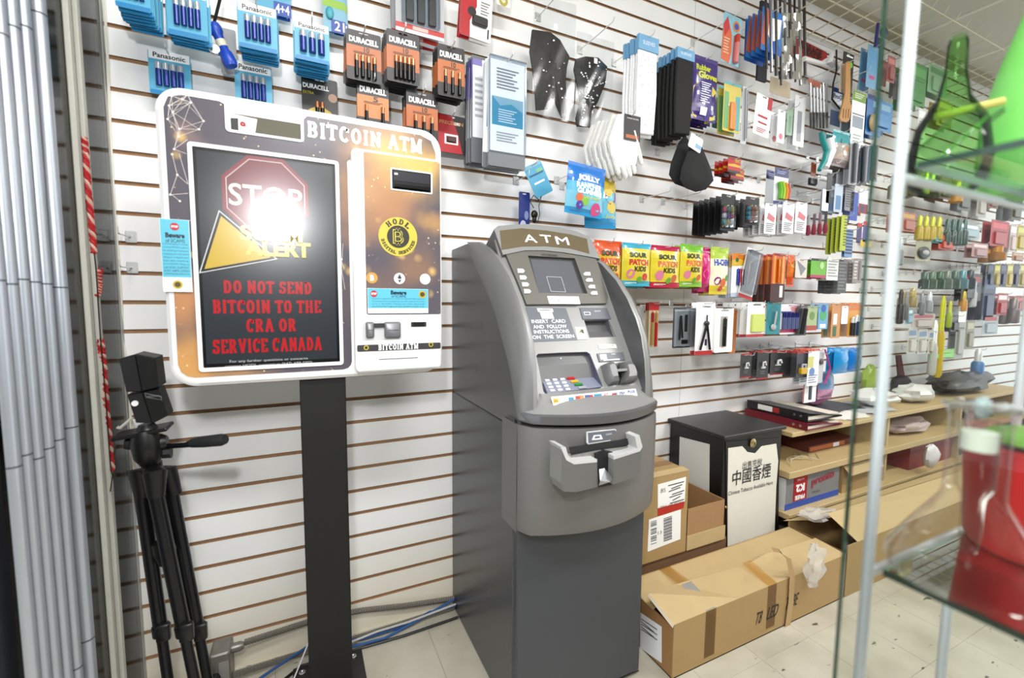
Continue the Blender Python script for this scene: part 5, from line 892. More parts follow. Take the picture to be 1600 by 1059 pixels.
C('digital_scale_pack', 'tall white pack with green label and grey window', 'package', (1333, 144, 1354, 246), -.2, (240, 242, 240), [('r', 0, 0, 1, .15, (124, 170, 60)), ('l', .15, .03, .85, .12, 3, (230, 240, 210)), ('r', .1, .38, .9, .56, (150, 166, 180)), ('r', .05, .34, .95, .36, (110, 120, 130)), ('l', .2, .66, .8, .95, 6, (190, 206, 190))], n=2, dy=.05)
C('brush_pack', 'pale blue sheathed tool pack beside the dark green glass edge', 'package', (1357, 72, 1374, 140), -.2, (130, 186, 226), [('r', .1, .1, .9, .6, (110, 180, 230)), ('r', .25, .7, .75, .78, (220, 90, 150)), ('S', 'handle', [(.5, -.5), (.4, .05)], .08, (50, 50, 130))], n=2, dy=.03)
C('brush_pack', 'black handled brush left of the dark green glass edge', 'package', (1372, 60, 1382, 140), -.19, (40, 40, 52), [('D', 'brush_head', .5, -.1, .5, .1, .02, (60, 70, 140))], hk=False, hole=False)
C('scrubber_pack', 'blue scrubber pack with tan sponge at the glass edge', 'package', (1356, 150, 1380, 214), -.2, (50, 120, 190), [('r', .05, .0, .6, .12, (30, 60, 120)), ('D', 'sponge', .32, .7, .24, .22, .02, (190, 166, 120)), ('r', .6, .1, .95, .95, (70, 150, 214))], n=3, dy=.03)
# teal grout brush
t = Thing('scrub_brush', 'teal handled scrub brush hanging below the forks', 'brush', W(1285, 205, -.2)); mb = MB(); mb.tube([W(x, y, -.2)-t.loc for x, y in [(1283, 206), (1285, 218), (1292, 236), (1288, 252), (1280, 266)]], [.01, .012, .013, .013, .009], M((30, 160, 160), .35), 10); t.part('handle', mb, smooth=True)
mb = MB(); mb.tube([W(x, y, -.2)-t.loc for x, y in [(1297, 215), (1300, 236), (1290, 262)]], [.014, .016, .014], M((240, 240, 242), .5), 10); t.part('bristle_head', mb, smooth=True, label='white head')
BAG('sponge_bag', 'teal and brown clear bag right of the teal brush', 'package', (1302, 205, 1330, 262), -.2, [(0, (70, 180, 190)), (.35, (200, 190, 180)), (.8, (150, 140, 140))], [('o', .6, .6, .2, (206, 130, 60)), ('p', [(.3, .25), (.8, .3), (.7, .5), (.3, .4)], (60, 60, 60)), ('o', .3, .8, .15, (240, 200, 180))], n=2, seed=12)
for i, (b, c, lb) in enumerate([((1330, 222, 1343, 290), (196, 200, 206), 'silver zip pack, leftmost of the chain packs'), ((1345, 228, 1358, 288), (70, 84, 96), 'dark slate chain pack in the middle of three'), ((1360, 226, 1374, 284), (110, 136, 160), 'blue grey chain pack nearest the glass edge')]):
    C('chain_pack', lb, 'package', b, -.22, c, [('S', 'chain', [(.2+.2*k, .05), (.3+.15*k, .95)], .07, (60+60*k, 64+60*k, 70+60*k)) for k in range(3)], n=4, dy=.025)
C('orange_tab', 'small rust coloured packet under the teal brush', 'package', (1268, 254, 1276, 276), -.15, (180, 80, 40), hole=False)
for i, (b, c, lb) in enumerate([((1263, 278, 1276, 290), (50, 50, 52), 'small black clamp hanging below the teal brush'), ((1278, 276, 1300, 284), (236, 236, 238), 'small white clamp hanging below the teal brush')]): C('clamp', lb, 'tool', b, -.16, c, [('B', 'jaw', .1, .1, .9, .9, .01, c)], hole=False)
C('clip_pack', 'navy topped card of rainbow clips', 'package', (1211, 263, 1233, 321), -.2, (226, 230, 232), [('r', 0, 0, 1, .24, (30, 40, 110)), ('l', .15, .08, .8, .18, 2, (180, 190, 230)), ('r', 0, .9, 1, 1, (40, 60, 140)), ('S', 'rainbow_clip', [(.2, .4), (.35, .6), (.3, .85)], .09, (120, 206, 60)), ('S', 'rainbow_clip', [(.4, .38), (.55, .6), (.5, .85)], .09, (190, 226, 60)), ('S', 'rainbow_clip', [(.6, .4), (.75, .6), (.68, .85)], .09, (240, 160, 50)), ('S', 'rainbow_clip', [(.8, .42), (.9, .6), (.84, .82)], .08, (230, 80, 60))], n=2, dy=.04)
# hair tie cards
def ties(lab, b, Y, n, dy, cols): C('hair_tie_card', lab, 'hair ties', b, Y, (22, 22, 24), [('D', 'hair_tie', .25+.25*(i % 3), .42+.17*(i//3), .11, .08, .008, cols[i % len(cols)]) for i in range(9)]+[('G', 'blister', .08, .3, .92, .9, .012)], n=n, dy=dy)
CL = [(236, 120, 150), (110, 200, 190), (240, 220, 120), (230, 230, 235), (150, 110, 200)]
ties('black card of pastel hair ties in the middle of the row', (1128, 304, 1150, 361), -.22, 6, .028, CL); ties('black card of blue and red hair ties at the right of the row', (1166, 308, 1187, 352), -.24, 4, .03, [(90, 190, 210), (230, 90, 90), (240, 200, 120)])
for i, (x, lb) in enumerate([(1196, 'left'), (1224, 'middle'), (1244, 'right')]): C('pin_card', 'pale card of small silver pins with a pink tab, '+lb+' of three', 'package', (x, 318-i, x+18, 366-i), -.24, (226, 226, 228), [('p', [(.3, .3), (.9, .45), (.8, .6), (.2, .5)], (230, 130, 140)), ('l', .15, .65, .85, .95, 5, (150, 150, 156))], n=5, dy=.024)
for i in range(4):
    x = 1262+i*9; t = Thing('makeup_brush', ['burgundy tipped makeup brush, leftmost of four', 'burgundy tipped makeup brush, second from the left', 'burgundy tipped makeup brush, third from the left', 'burgundy tipped makeup brush, rightmost beside the lime combs'][i], 'brush', W(x, 335, -.2)); mb = MB(); A = W(x+2, 336-i*2, -.2)-t.loc; B = W(x, 368-i, -.2)-t.loc; mb.tube([A, A.lerp(B, .5)], .006, M([(180, 184, 190), (120, 90, 110), (150, 110, 130), (60, 64, 74)][i], .35), 8); t.part('handle', mb, smooth=True); mb = MB(); mb.tube([A.lerp(B, .5), A.lerp(B, .85), B], [.007, .011, .006], M((150, 24, 60), .6), 8); t.part('bristles', mb, smooth=True)
for i in range(4): x = 1293+i*7.5; C('comb', ['olive green comb, leftmost of four', 'olive green comb, second of four', 'lime green comb, third of four', 'bright lime comb in front, rightmost of four'][i], 'comb', (x, 342-i*2, x+9, 398-i*2), -.2-.01*i, [(150, 160, 40), (160, 172, 44), (176, 190, 50), (200, 216, 60)][i], [('r', .5, .1+.08*k, 1, .13+.08*k, (90, 100, 30)) for k in range(10)], hole=False, hk=i == 3)
C('clip_strip', 'navy striped strip of hair clips beside the lime combs', 'hair clips', (1322, 358, 1334, 402), -.22, (130, 170, 220), [('r', .05, .05+.11*k, .95, .11+.11*k, (50, 56, 90)) for k in range(8)], n=2)
for b, c, e, lb, nn in [((1293, 270, 1301, 318), (30, 30, 32), [], 'slim black brush card above the lime combs', 1), ((1286, 296, 1296, 330), (236, 238, 240), [], 'white slim toothbrush above the makeup brushes', 1), ((1305, 288, 1318, 332), (200, 214, 230), [('r', .2, .4, .8, .9, (100, 150, 200))], 'pale blue razor card above the lime combs', 3), ((1322, 288, 1336, 330), (150, 150, 156), [('l', .1, .1, .9, .9, 9, (90, 90, 96))], 'grey striped comb card above the lime combs', 4), ((1330, 300, 1342, 345), (50, 90, 190), [], 'blue strip behind the grey striped comb card', 2), ((1344, 296, 1358, 334), (240, 236, 238), [('r', 0, .6, 1, 1, (150, 30, 50)), ('o', .4, .8, .2, (60, 60, 110))], 'white card with burgundy lower half near the glass edge', 3), ((1350, 346, 1358, 378), (90, 70, 170), [('r', 0, 0, 1, .2, (240, 60, 60))], 'purple narrow pack with red top at the glass edge', 2), ((1345, 375, 1362, 386), (236, 206, 60), [], 'yellow card bottom at the glass edge', 1)]:
    C('small_pack', lb, 'package', b, -.2, c, e, n=nn, dy=.03, hole=False)
# Bic etc
C('pen_pack', 'white pen pack with orange header and dark blue side', 'stationery', (1145, 396, 1169, 464), -.21, (236, 240, 246), [('r', 0, 0, 1, .22, (240, 140, 40)), ('p', [(0, .16), (.5, .12), (1, .2), (1, .26), (0, .3)], (246, 200, 60)), ('o', .3, .15, .1, (60, 120, 80)), ('r', .25, .34, .75, .74, (244, 244, 248)), ('Y', 'pen', .36, .34, .72, .07, (40, 60, 150), (40, 60, 150)), ('Y', 'pen', .5, .34, .74, .07, (190, 40, 60), (190, 40, 60)), ('Y', 'pen', .64, .34, .72, .07, (130, 40, 110), (130, 40, 110)), ('r', 0, .9, 1, 1, (200, 214, 232))], n=5, dy=.014)
C('earphone_box', 'tall white earphone box with clear front and red base, leaning', 'package', (1168, 390, 1190, 468), -.22, (236, 236, 238), [('r', .06, .03, .94, .9, (214, 214, 216)), ('r', 0, .93, 1, 1, (206, 44, 44)), ('S', 'earphone_cord', [(.3, .3), (.6, .2), (.75, .5), (.4, .8), (.3, .3)], .025, (246, 246, 248)), ('G', 'window', .05, .05, .95, .88, .02)], tilt=.22)
C('razor_pack', 'orange striped razor pack with dark base', 'package', (1208, 396, 1229, 472), -.22, (236, 110, 30), [('r', 0, .62, 1, 1, (70, 30, 20)), ('r', .1, .02, .25, .62, (250, 180, 90)), ('r', .75, .02, .88, .62, (250, 190, 100)), ('r', .62, .66, .85, .9, (236, 226, 220)), ('Y', 'razor_handle', .45, .1, .6, .1, (240, 120, 30), (250, 150, 60)), ('r', .1, .0, .9, .05, (170, 40, 60))], n=4, dy=.03)
BAG('orange_pouch', 'small orange pouch right of the razor pack', 'package', (1231, 398, 1243, 448), -.2, [(0, (240, 110, 40)), (.3, (244, 130, 50)), (.7, (230, 90, 40))], [('o', .5, .3, .3, (250, 200, 120))], d=.014, seed=21)
for b, c, e, lb, nn in [((1244, 404, 1262, 434), (224, 216, 206), [('p', [(.1, .1), (.9, .5), (.5, .9)], (150, 150, 160))], 'cream packet between orange pouch and green holder', 4), ((1268, 404, 1292, 434), (120, 200, 50), [('r', 0, .85, 1, 1, (206, 60, 110)), ('r', 0, 0, 1, .12, (60, 60, 60)), ('o', .7, .35, .14, (200, 240, 160))], 'bright green holder pack with pink base', 4), ((1293, 404, 1312, 438), (222, 224, 220), [('l', .1, .1, .9, .9, 6, (180, 184, 180))], 'pale grey striped card right of the green holder', 3), ((1311, 406, 1325, 458), (84, 84, 84), [('l', .05, .05, .95, .95, 9, (140, 140, 138)), ('r', .1, 0, .6, .08, (20, 20, 20))], 'dark grey patterned fabric pack', 5), ((1334, 404, 1348, 442), (160, 150, 146), [('l', .1, .1, .5, .9, 6, (220, 214, 210)), ('r', .6, .1, .8, .9, (110, 96, 90))], 'brown grey striped pack at the glass edge', 5)]:
    C('small_pack', lb, 'package', b, -.22, c, e, n=nn, dy=.022)
# stationery row
C('pen_pack', 'red pen bundle right of the cash machine shoulder', 'stationery', (1015, 472, 1030, 542), -.12, (226, 206, 170), [('r', 0, 0, 1, .18, (206, 40, 44)), ('Y', 'pen', .3, .2, .95, .12, (200, 170, 90), (214, 60, 60)), ('Y', 'pen', .7, .2, .98, .12, (214, 50, 50), (240, 190, 120))], n=3)
C('pen_pack', 'white card behind the red pen bundle at the cash machine', 'stationery', (1000, 476, 1014, 530), -.06, (240, 240, 242), [('o', .6, .2, .12, (80, 60, 120))], n=1, hk=False)
C('geometry_set', 'grey framed geometry set with steel compass and ruler', 'stationery', (1053, 480, 1087, 543), -.16, (84, 88, 96), [('r', .06, .03, .94, .96, (226, 228, 232)), ('S', 'compass', [(.3, .2), (.26, .8)], .03, (70, 72, 78)), ('S', 'compass', [(.3, .2), (.4, .75)], .03, (70, 72, 78)), ('B', 'divider', .52, .18, .62, .6, .006, (60, 60, 66)), ('r', .68, .08, .92, .92, (206, 210, 216)), ('B', 'lead_box', .4, .8, .66, .9, .006, (30, 30, 34)), ('G', 'clear_lid', .04, .02, .96, .98, .01)], hole=False)
C('drawing_compass_pack', 'white pack with red base holding a black drawing compass', 'stationery', (1089, 472, 1118, 554), -.19, (240, 240, 242), [('r', 0, .92, 1, 1, (206, 34, 44)), ('t', 'Compass', .3, .06, .75, .11, (60, 60, 60)), ('S', 'compass_leg', [(.5, .42), (.2, .9)], .05, (34, 34, 38)), ('S', 'compass_leg', [(.52, .42), (.72, .9)], .05, (34, 34, 38)), ('D', 'compass_hinge', .52, .4, .14, .05, .012, (44, 44, 48)), ('S', 'knob', [(.52, .24), (.52, .36)], .03, (70, 70, 76)), ('r', .5, .7, .62, .82, (70, 60, 110))], n=2, dy=.03)
C('pen_box', 'white box with window showing one black pen', 'stationery', (1119, 480, 1147, 550), -.2, (242, 240, 234), [('r', 0, 0, 1, .02, K_), ('l', .3, .06, .7, .11, 1, (150, 150, 150)), ('r', .28, .2, .68, .88, (200, 196, 190)), ('Y', 'pen', .48, .22, .86, .07, (30, 30, 32), (60, 60, 62))], n=1, t=.012)
C('wooden_ruler', 'orange wooden ruler behind the white pen box', 'stationery', (1143, 482, 1152, 552), -.16, (206, 120, 50), hole=False)
C('sticky_note_pack', 'white pack of yellow green sticky notes with red base', 'stationery', (1169, 472, 1196, 526), -.21, (240, 240, 238), [('r', 0, .92, 1, 1, (206, 40, 44)), ('l', .3, .06, .75, .13, 1, (60, 60, 60)), ('B', 'note_pad', .2, .34, .92, .86, .01, (226, 240, 120)), ('r', .9, .1, .97, .16, (206, 40, 44))], n=5, dy=.03)
C('key_pack', 'teal card holding a large steel key', 'package', (1199, 471, 1221, 522), -.21, (30, 150, 160), [('o', .5, .45, .46, (20, 130, 140), .34), ('S', 'key_shaft', [(.6, .3), (.5, .7)], .04, (200, 206, 206)), ('D', 'key_bow', .48, .78, .2, .1, .008, (190, 196, 196)), ('r', .75, 0, .95, .06, (200, 220, 90))], rad=.01)
C('marker_pack', 'pink backed pack of navy vials', 'stationery', (1221, 475, 1250, 522), -.2, (226, 220, 226), [('r', 0, .82, 1, .94, (200, 50, 110)), ('p', [(.5, .1), (1, 0), (1, .3), (.6, .3)], (230, 160, 170)), ('r', .02, .24, .9, .3, (60, 70, 140))]+[('Y', 'vial', .14+.22*k, .26, .82, .07, (110, 120, 170), (40, 50, 130)) for k in range(4)], n=2, dy=.03)
for b, c, e, lb, nn in [((1246, 478, 1262, 524), (60, 60, 62), [('S', 'blade', [(.6, .1), (.3, .95)], .12, (30, 30, 32))], 'black folded blade card right of the navy vials', 2), ((1262, 478, 1278, 516), (190, 206, 150), [('r', 0, .8, 1, 1, (190, 70, 50)), ('o', .5, .4, .25, (120, 160, 80))], 'pale green card with rust base', 2), ((1280, 474, 1295, 514), (120, 190, 236), [('o', .5, .45, .35, (80, 190, 110)), ('o', .5, .2, .25, (40, 110, 200)), ('r', .2, .8, .8, .95, W_)], 'sky blue card with green globe', 2), ((1301, 474, 1315, 528), (230, 160, 90), [('r', .2, .3, .6, .6, W_), ('r', .2, .65, .6, .95, (50, 120, 60))], 'orange card with a green glue bottle', 2), ((1316, 478, 1326, 506), (240, 240, 240), [], 'plain small white card beside the green glue bottle', 1), ((1327, 473, 1349, 526), (240, 170, 70), [('r', 0, 0, 1, .22, (240, 130, 30)), ('Y', 'glue_stick', .25, .4, .95, .1, (60, 60, 66), (230, 230, 230)), ('Y', 'glue_stick', .5, .35, .95, .1, (40, 50, 110), W_), ('Y', 'glue_stick', .75, .4, .95, .1, (230, 190, 60), (60, 80, 160))], 'orange topped pack of glue sticks at the glass edge', 2)]:
    C('small_pack', lb, 'stationery', b, -.21, c, e, n=nn, dy=.04)
# hooks in black packs
for b, lb, nn in [((1158, 552, 1175, 590), 'slim black hook pack, leftmost of the lower row', 1), ((1184, 548, 1202, 592), 'black hook pack with red edges, second of the lower row', 2), ((1205, 548, 1227, 585), 'wide black hook pack, third of the lower row', 2)]:
    C('hook_pack', lb, 'package', b, -.16, (56, 56, 58), [('r', 0, 0, 1, .06, (190, 40, 40)), ('r', 0, .95, 1, 1, (190, 40, 40)), ('S', 'metal_hook', [(.4, .55), (.42, .4), (.6, .38), (.68, .5)], .05, (220, 220, 222)), ('B', 'hook_base', .35, .55, .7, .62, .005, (210, 210, 212)), ('l', .3, .7, .7, .85, 2, (120, 120, 120))], n=nn, dy=.04)
C('padlock_pack', 'grey card holding a yellow padlock', 'package', (1246, 548, 1264, 590), -.21, (70, 70, 74), [('r', 0, 0, 1, .1, (180, 50, 40)), ('S', 'shackle', [(.35, .65), (.35, .5), (.65, .5), (.65, .65)], .06, (200, 200, 204)), ('B', 'padlock_body', .22, .62, .78, .85, .014, (236, 190, 30))], n=3, dy=.03)
C('knife_pack', 'tall white pack with red side and yellow window', 'package', (1264, 545, 1281, 602), -.22, (236, 238, 242), [('r', 0, .2, .5, .5, (240, 236, 140)), ('o', .4, .62, .25, (120, 160, 220)), ('l', .1, .7, .9, .95, 4, (160, 170, 190)), ('r', 0, 0, 1, .06, (240, 90, 40))], n=3, dy=.035)
C('knife_pack', 'white pack with a dark blade standing on the shelf', 'package', (1257, 585, 1277, 628), -.18, (240, 240, 240), [('r', 0, 0, .08, 1, (190, 40, 44)), ('B', 'blade', .42, .3, .6, .9, .005, (60, 64, 80))], hk=False, hole=False)
C('keychain_pack', 'clear keychain pack left of the pink ribbon', 'package', (1278, 550, 1288, 598), -.2, (206, 210, 214), [('D', 'charm', .5, .3, .3, .1, .01, (100, 100, 104))])
mb = MB(); mb.tube([W(x, y, -.21) for x, y in [(1289, 546), (1293, 560), (1297, 575), (1292, 590), (1288, 600)]], .004, M((214, 50, 140), .4), 6); single('pink_ribbon', mb, 'bright pink ribbon hanging beside the blue bags', 'ribbon', smooth=True)
BAG('blue_bag', 'bright blue party bag, left one of the pair', 'bag', (1304, 543, 1326, 583), -.22, [(0, (40, 160, 232))], [('p', [(.5, .4), (.8, .95), (.4, .95)], (200, 226, 240))], d=.02, n=2, seed=31); BAG('blue_bag', 'deep blue party bag, right one at the glass edge', 'bag', (1327, 543, 1346, 580), -.22, [(0, (30, 130, 220))], d=.02, n=2, seed=32)
BAG('pastel_bag', 'pastel pink and blue toy bag on the upper shelf', 'bag', (1280, 580, 1302, 622), -.12, [(0, (130, 180, 232)), (.6, (232, 170, 206))], [('o', .5, .3, .25, (210, 230, 250)), ('o', .5, .75, .25, (240, 190, 210))], d=.03, hk=False, seed=33)
# wire overhead rack near the ceiling
t = Thing('wire_rack', 'white wire overhead rack fixed high on the wall', 'rack', W(1290, 60, 0)); z = 2.46
for i in range(26): x = 2.1+i*.11; mb = MB(); mb.tube([(x, -.005, z-.02), (x, -.36, z), (x, -.38, z+.03)], .003, M((232, 226, 200), .4), 6); t.part('rack_wire', mb, True, smooth=True)
for y in (-.01, -.2, -.37): mb = MB(); mb.tube([(2.05, y, z-.012), (4.95, y, z-.012)], .003, M((232, 226, 200), .4), 6); t.part('long_wire', mb, True, smooth=True)
# ================================================================== GOODS FURTHER ALONG THE WALL, seen through the glass case
RS = random.Random(11)
far = []
def G(kind, x0, y0, x1, y1, c, lab, c2=None, n=1): far.append((kind, x0, y0, x1, y1, c, lab, c2, n))
G('c', 1362, 158, 1396, 205, (60, 150, 220), 'sky blue scrubber pack seen through the glass left of the white post', (150, 200, 230), 2)
G('c', 1388, 88, 1400, 130, (190, 110, 110), 'dusty red pack high behind the glass beside the white post', None, 2)
G('c', 1405, 110, 1416, 150, (110, 106, 104), 'dark grey cable pack high behind the glass', None, 2)
G('c', 1425, 100, 1450, 168, (90, 170, 90), 'green packs hanging high behind the green glass', (120, 200, 110), 3)
G('c', 1452, 104, 1482, 150, (150, 200, 150), 'pale green card high behind the green glass', (90, 160, 90), 2)
G('c', 1466, 158, 1490, 200, (206, 180, 60), 'mustard card high behind the green glass', None, 2)
G('c', 1436, 168, 1448, 224, (226, 230, 226), 'white tall card just right of the white post', None, 1)
G('t', 1425, 262, 1442, 306, (120, 116, 80), 'olive tool handle just right of the white post', (90, 80, 60), 3)
G('t', 1444, 266, 1452, 306, (236, 196, 60), 'yellow screwdriver in the first tool row behind glass', None, 1)
G('t', 1453, 268, 1462, 300, (196, 190, 110), 'pale yellow screwdriver in the first tool row', None, 2)
G('c', 1470, 272, 1490, 312, (130, 96, 60), 'brown card of small tools behind glass', None, 3)
G('t', 1490, 278, 1502, 318, (232, 160, 40), 'orange handled cutter in the first tool row', None, 1)
G('c', 1500, 280, 1520, 330, (120, 120, 116), 'grey blister pack right of the orange cutter', None, 2)
G('c', 1530, 285, 1545, 340, (206, 200, 190), 'pale long pack in the first tool row', None, 2)
G('c', 1546, 296, 1562, 326, (170, 110, 90), 'rust coloured pack in the first tool row', None, 2)
G('t', 1564, 300, 1582, 320, (60, 60, 62), 'black clamp at the right of the first tool row', None, 2)
G('c', 1584, 296, 1600, 345, (110, 106, 80), 'olive packs at the right edge of the picture', None, 3)
G('c', 1410, 332, 1432, 362, (206, 120, 100), 'salmon pack right of the white post at mid height', (240, 190, 100), 3)
for i in range(4): G('t', 1434+i*10, 336+i, 1442+i*10, 376, (220, 190, 60), ['yellow marker, leftmost of four behind glass', 'yellow marker, second of four behind glass', 'yellow marker, third of four behind glass', 'yellow marker, rightmost of four behind glass'][i])
G('c', 1456, 362, 1474, 380, (60, 160, 160), 'teal small pack under the yellow markers', None, 2)
G('c', 1468, 368, 1492, 390, (226, 80, 56), 'red orange pack under the yellow markers', (240, 120, 60), 2)
for i in range(4): G('t', 1478+i*9, 342, 1485+i*9, 384, (70, 96, 90), ['dark green pump bottle, leftmost of four', 'dark green pump bottle, second of four', 'dark green pump bottle, third of four', 'dark green pump bottle, rightmost of four'][i])
G('c', 1500, 350, 1532, 372, (190, 214, 226), 'pale blue wide pack behind the pump bottles', None, 2)
G('c', 1550, 345, 1578, 386, (206, 70, 76), 'large red pouch behind glass near the right edge', None, 2)
G('t', 1552, 384, 1566, 408, (190, 130, 50), 'amber bottle under the large red pouch', None, 2)
G('c', 1580, 350, 1590, 395, (226, 206, 206), 'pale pink tube near the right edge', None, 2)
G('c', 1591, 352, 1604, 392, (226, 200, 90), 'yellow pack at the right edge', None, 2)
G('o', 1432, 376, 1456, 408, (190, 186, 150), 'pale card with a round black key ring behind glass', (50, 50, 50))
G('t', 1404, 372, 1412, 415, (150, 156, 160), 'steel rod pack beside the white post', None, 2)
G('c', 1520, 380, 1545, 402, (206, 160, 160), 'pink grey pack at mid height behind glass', None, 2)
for i in range(7): G('t', 1440+i*12, 424-i*.5, 1450+i*12, 452, [(70, 90, 80), (90, 110, 90), (60, 90, 70), (110, 120, 110), (80, 100, 90), (100, 140, 150), (60, 66, 70)][i], 'dark green capped jar number %s from the left in the jar row' % ['one', 'two', 'three', 'four', 'five', 'six', 'seven'][i])
for i in range(6): G('c', 1545+i*10, 412, 1554+i*10, 448, [(50, 60, 90), (206, 180, 80), (70, 70, 110), (226, 200, 110), (60, 60, 90), (206, 190, 120)][i], ['navy', 'mustard', 'violet grey', 'pale yellow', 'dark slate', 'straw'][i]+' pack in the upper right row of small packs', None, 2)
G('t', 1405, 452, 1413, 506, (50, 46, 42), 'black cylinder pack right of the white post', None, 1); G('t', 1415, 455, 1421, 500, (130, 130, 130), 'grey cylinder pack right of the black one', None, 1)
G('t', 1422, 450, 1432, 480, (170, 150, 90), 'tan spray can right of the grey cylinder', None, 2)
G('c', 1416, 482, 1427, 506, (150, 190, 214), 'light blue card below the tan spray can', None, 1)
G('t', 1438, 458, 1445, 492, (130, 134, 140), 'left steel wrench behind glass', None, 1); G('t', 1450, 456, 1457, 488, (170, 174, 180), 'right steel wrench behind glass', None, 1)
G('c', 1505, 428, 1536, 470, (56, 50, 54), 'black hammer set card with red top behind glass', (200, 60, 60), 2)
G('t', 1520, 436, 1526, 480, (206, 206, 210), 'steel hammer shaft in front of the black card', None, 1)
G('t', 1503, 455, 1510, 486, (230, 160, 50), 'orange knife beside the black hammer card', None, 1)
G('c', 1540, 430, 1558, 500, (66, 76, 110), 'long navy pack right of the hammer card', None, 3)
G('c', 1560, 458, 1576, 492, (200, 60, 66), 'red pack with white square near the right edge', (240, 230, 230), 2)
G('t', 1580, 465, 1590, 505, (130, 120, 120), 'grey brown tool near the right edge', None, 2); G('c', 1588, 462, 1604, 486, (190, 90, 96), 'dusty rose pack at the right edge', None, 2)
G('c', 1426, 490, 1462, 512, (206, 190, 180), 'clear bag of red and yellow beads', (190, 60, 80), 1)
G('t', 1471, 462, 1479, 588, (230, 196, 30), 'long yellow brush handle behind glass', None, 1); G('t', 1458, 500, 1466, 585, (206, 206, 200), 'long pale grey tube left of the yellow handle', None, 1)
G('t', 1483, 470, 1488, 512, (190, 216, 60), 'lime stick right of the yellow handle', None, 1)
G('c', 1487, 492, 1500, 518, (70, 70, 72), 'black hose reel pack right of the yellow handle', None, 2)
G('c', 1498, 478, 1512, 560, (186, 186, 180), 'long grey clear pack behind glass', None, 2); G('c', 1512, 500, 1524, 545, (160, 156, 130), 'khaki pack right of the grey clear pack', None, 2)
G('c', 1537, 492, 1561, 522, (190, 204, 214), 'white pack with red header behind glass', (206, 60, 60), 1)
G('c', 1455, 546, 1492, 560, (150, 240, 110), 'neon green price card behind glass', None, 1)
for i in range(3): G('c', 1420+i*16, 512+i*2, 1434+i*16, 552, (212, 208, 196), ['cream folded pack, leftmost of three', 'cream folded pack, middle of three', 'cream folded pack, rightmost of three'][i], (120, 150, 190), 1)
G('t', 1525, 545, 1535, 590, (90, 140, 200), 'blue and white duster behind glass', (230, 230, 230), 1)
G('c', 1582, 395, 1600, 408, (206, 150, 120), 'peach strip at the right edge', None, 1)
for i, (kind, x0, y0, x1, y1, c, lab, c2, n) in enumerate(far):
    Y = -.2; nm = {'c': 'hanging_pack', 't': 'hanging_tool', 'o': 'key_ring_pack'}[kind]; c3 = c2 or tuple(min(255, int(v*1.25+20)) for v in c)
    if kind in 'co':
        els = [('r', .1, .1, .9, .3, c3), ('l', .15, .4, .85, .6, 3, tuple(int(v*.7) for v in c))]
        if kind == 'c': els += [('B', 'contents', .2, .45, .8, .9, .01, c)]
        else: els = [('D', 'ring', .5, .6, .4, .3, .012, c2), ('D', 'ring_centre', .5, .6, .2, .14, .02, (200, 200, 200))]
        C(nm, lab, 'package', (x0, y0, x1, y1), Y, c, els, n=n, dy=.035, hole=False)
    else:
        P, w, h = dims((x0, y0, x1, y1), Y); base = None; w = max(w, .01)
        t = Thing(nm, lab, 'tool', P); mb = MB(); r_ = w*.34; mb.lathe([(r_*.6, -h), (r_, -h*.96), (r_, -h*.5), (r_*.7, -h*.42)], M(c, .35), n=10); t.part('handle', mb, smooth=True); mb = MB(); mb.lathe([(r_*.6, -h*.43), (r_*.6, -h*.1), (r_*.3, 0)], M(c3, .3, .3), n=10); t.part('shaft', mb, smooth=True)
        for k in range(1, n):
            o = copy_tree(t.o); o.location = P+Vector((rnd.uniform(-.01, .01), .045*k, rnd.uniform(-.01, .0))); o['label'] = 'tools behind the '+cut(lab, 13); o['group'] = 'tools behind the '+cut(lab, 13)
        if n > 1 or h > .08: hook(P.x, Y-.03, P.z-.004, 'metal hook for the '+cut(lab))
# ================================================================== LOWER RIGHT: cabinet, shelves, boxes
CB = M((192, 158, 104), .75, noise=.07, nscale=18, bump=.1); CBD = M((150, 108, 66), .8); CBL = M((216, 188, 136), .75, noise=.06, nscale=14); TAPE = glass((250, 234, 204), .9, 1.35, .3)  # cardboard copies: CBL has top light painted in, CBD inside shade
t = Thing('tobacco_cabinet', 'black wooden cabinet with lock and a paper Chinese tobacco sign', 'cabinet', (1.684, -.16, 0)); BW = M((16, 15, 15), .4, noise=.1)
CX0, CX1, CF = 1.505, 1.862, -.292
mb = MB(); mb.box(CX0, CX1, CF, -.01, .005, .572, BW, .002); t.part('carcass', mb, True)
mb = MB(); mb.box(CX0-.012, CX1+.014, CF-.012, -.004, .572, .588, M((34, 33, 33), .35), .003); t.part('top_board', mb, True)
SX = XPl(1061, 690, CX0-.001); mb = MB()
pp = [XPl(x, y, CX0-.0015) for x, y in [(1062, 682), (1109, 694), (1108, 800), (1060, 770)]]; mb.add(pp, [(0, 1, 2, 3)], M((226, 226, 220), .6)); t.part('side_paper', mb, True, label='white paper on the cabinet side')
dp = YP(CF-.003); mb = MB(); mb.slab(dp, [(1134, 690), (1218, 684), (1216, 838), (1136, 868)], 0, -.0025, M((22, 20, 20), .4)); dr = t.part('door', mb, True)
pp = YP(CF-.0045); mb = MB(); mb.slab(pp, [(1138, 700), (1160, 697), (1168, 706), (1180, 708), (1190, 697), (1213, 693), (1216, 720), (1213, 760), (1210, 838), (1137, 862), (1137, 770)], 0, -.001, M((232, 229, 216), .6, noise=.04)); t.part('paper_sign', mb, True, parent=dr)
pq = YP(CF-.006); mb = MB(); ik = M((40, 38, 38), .5)
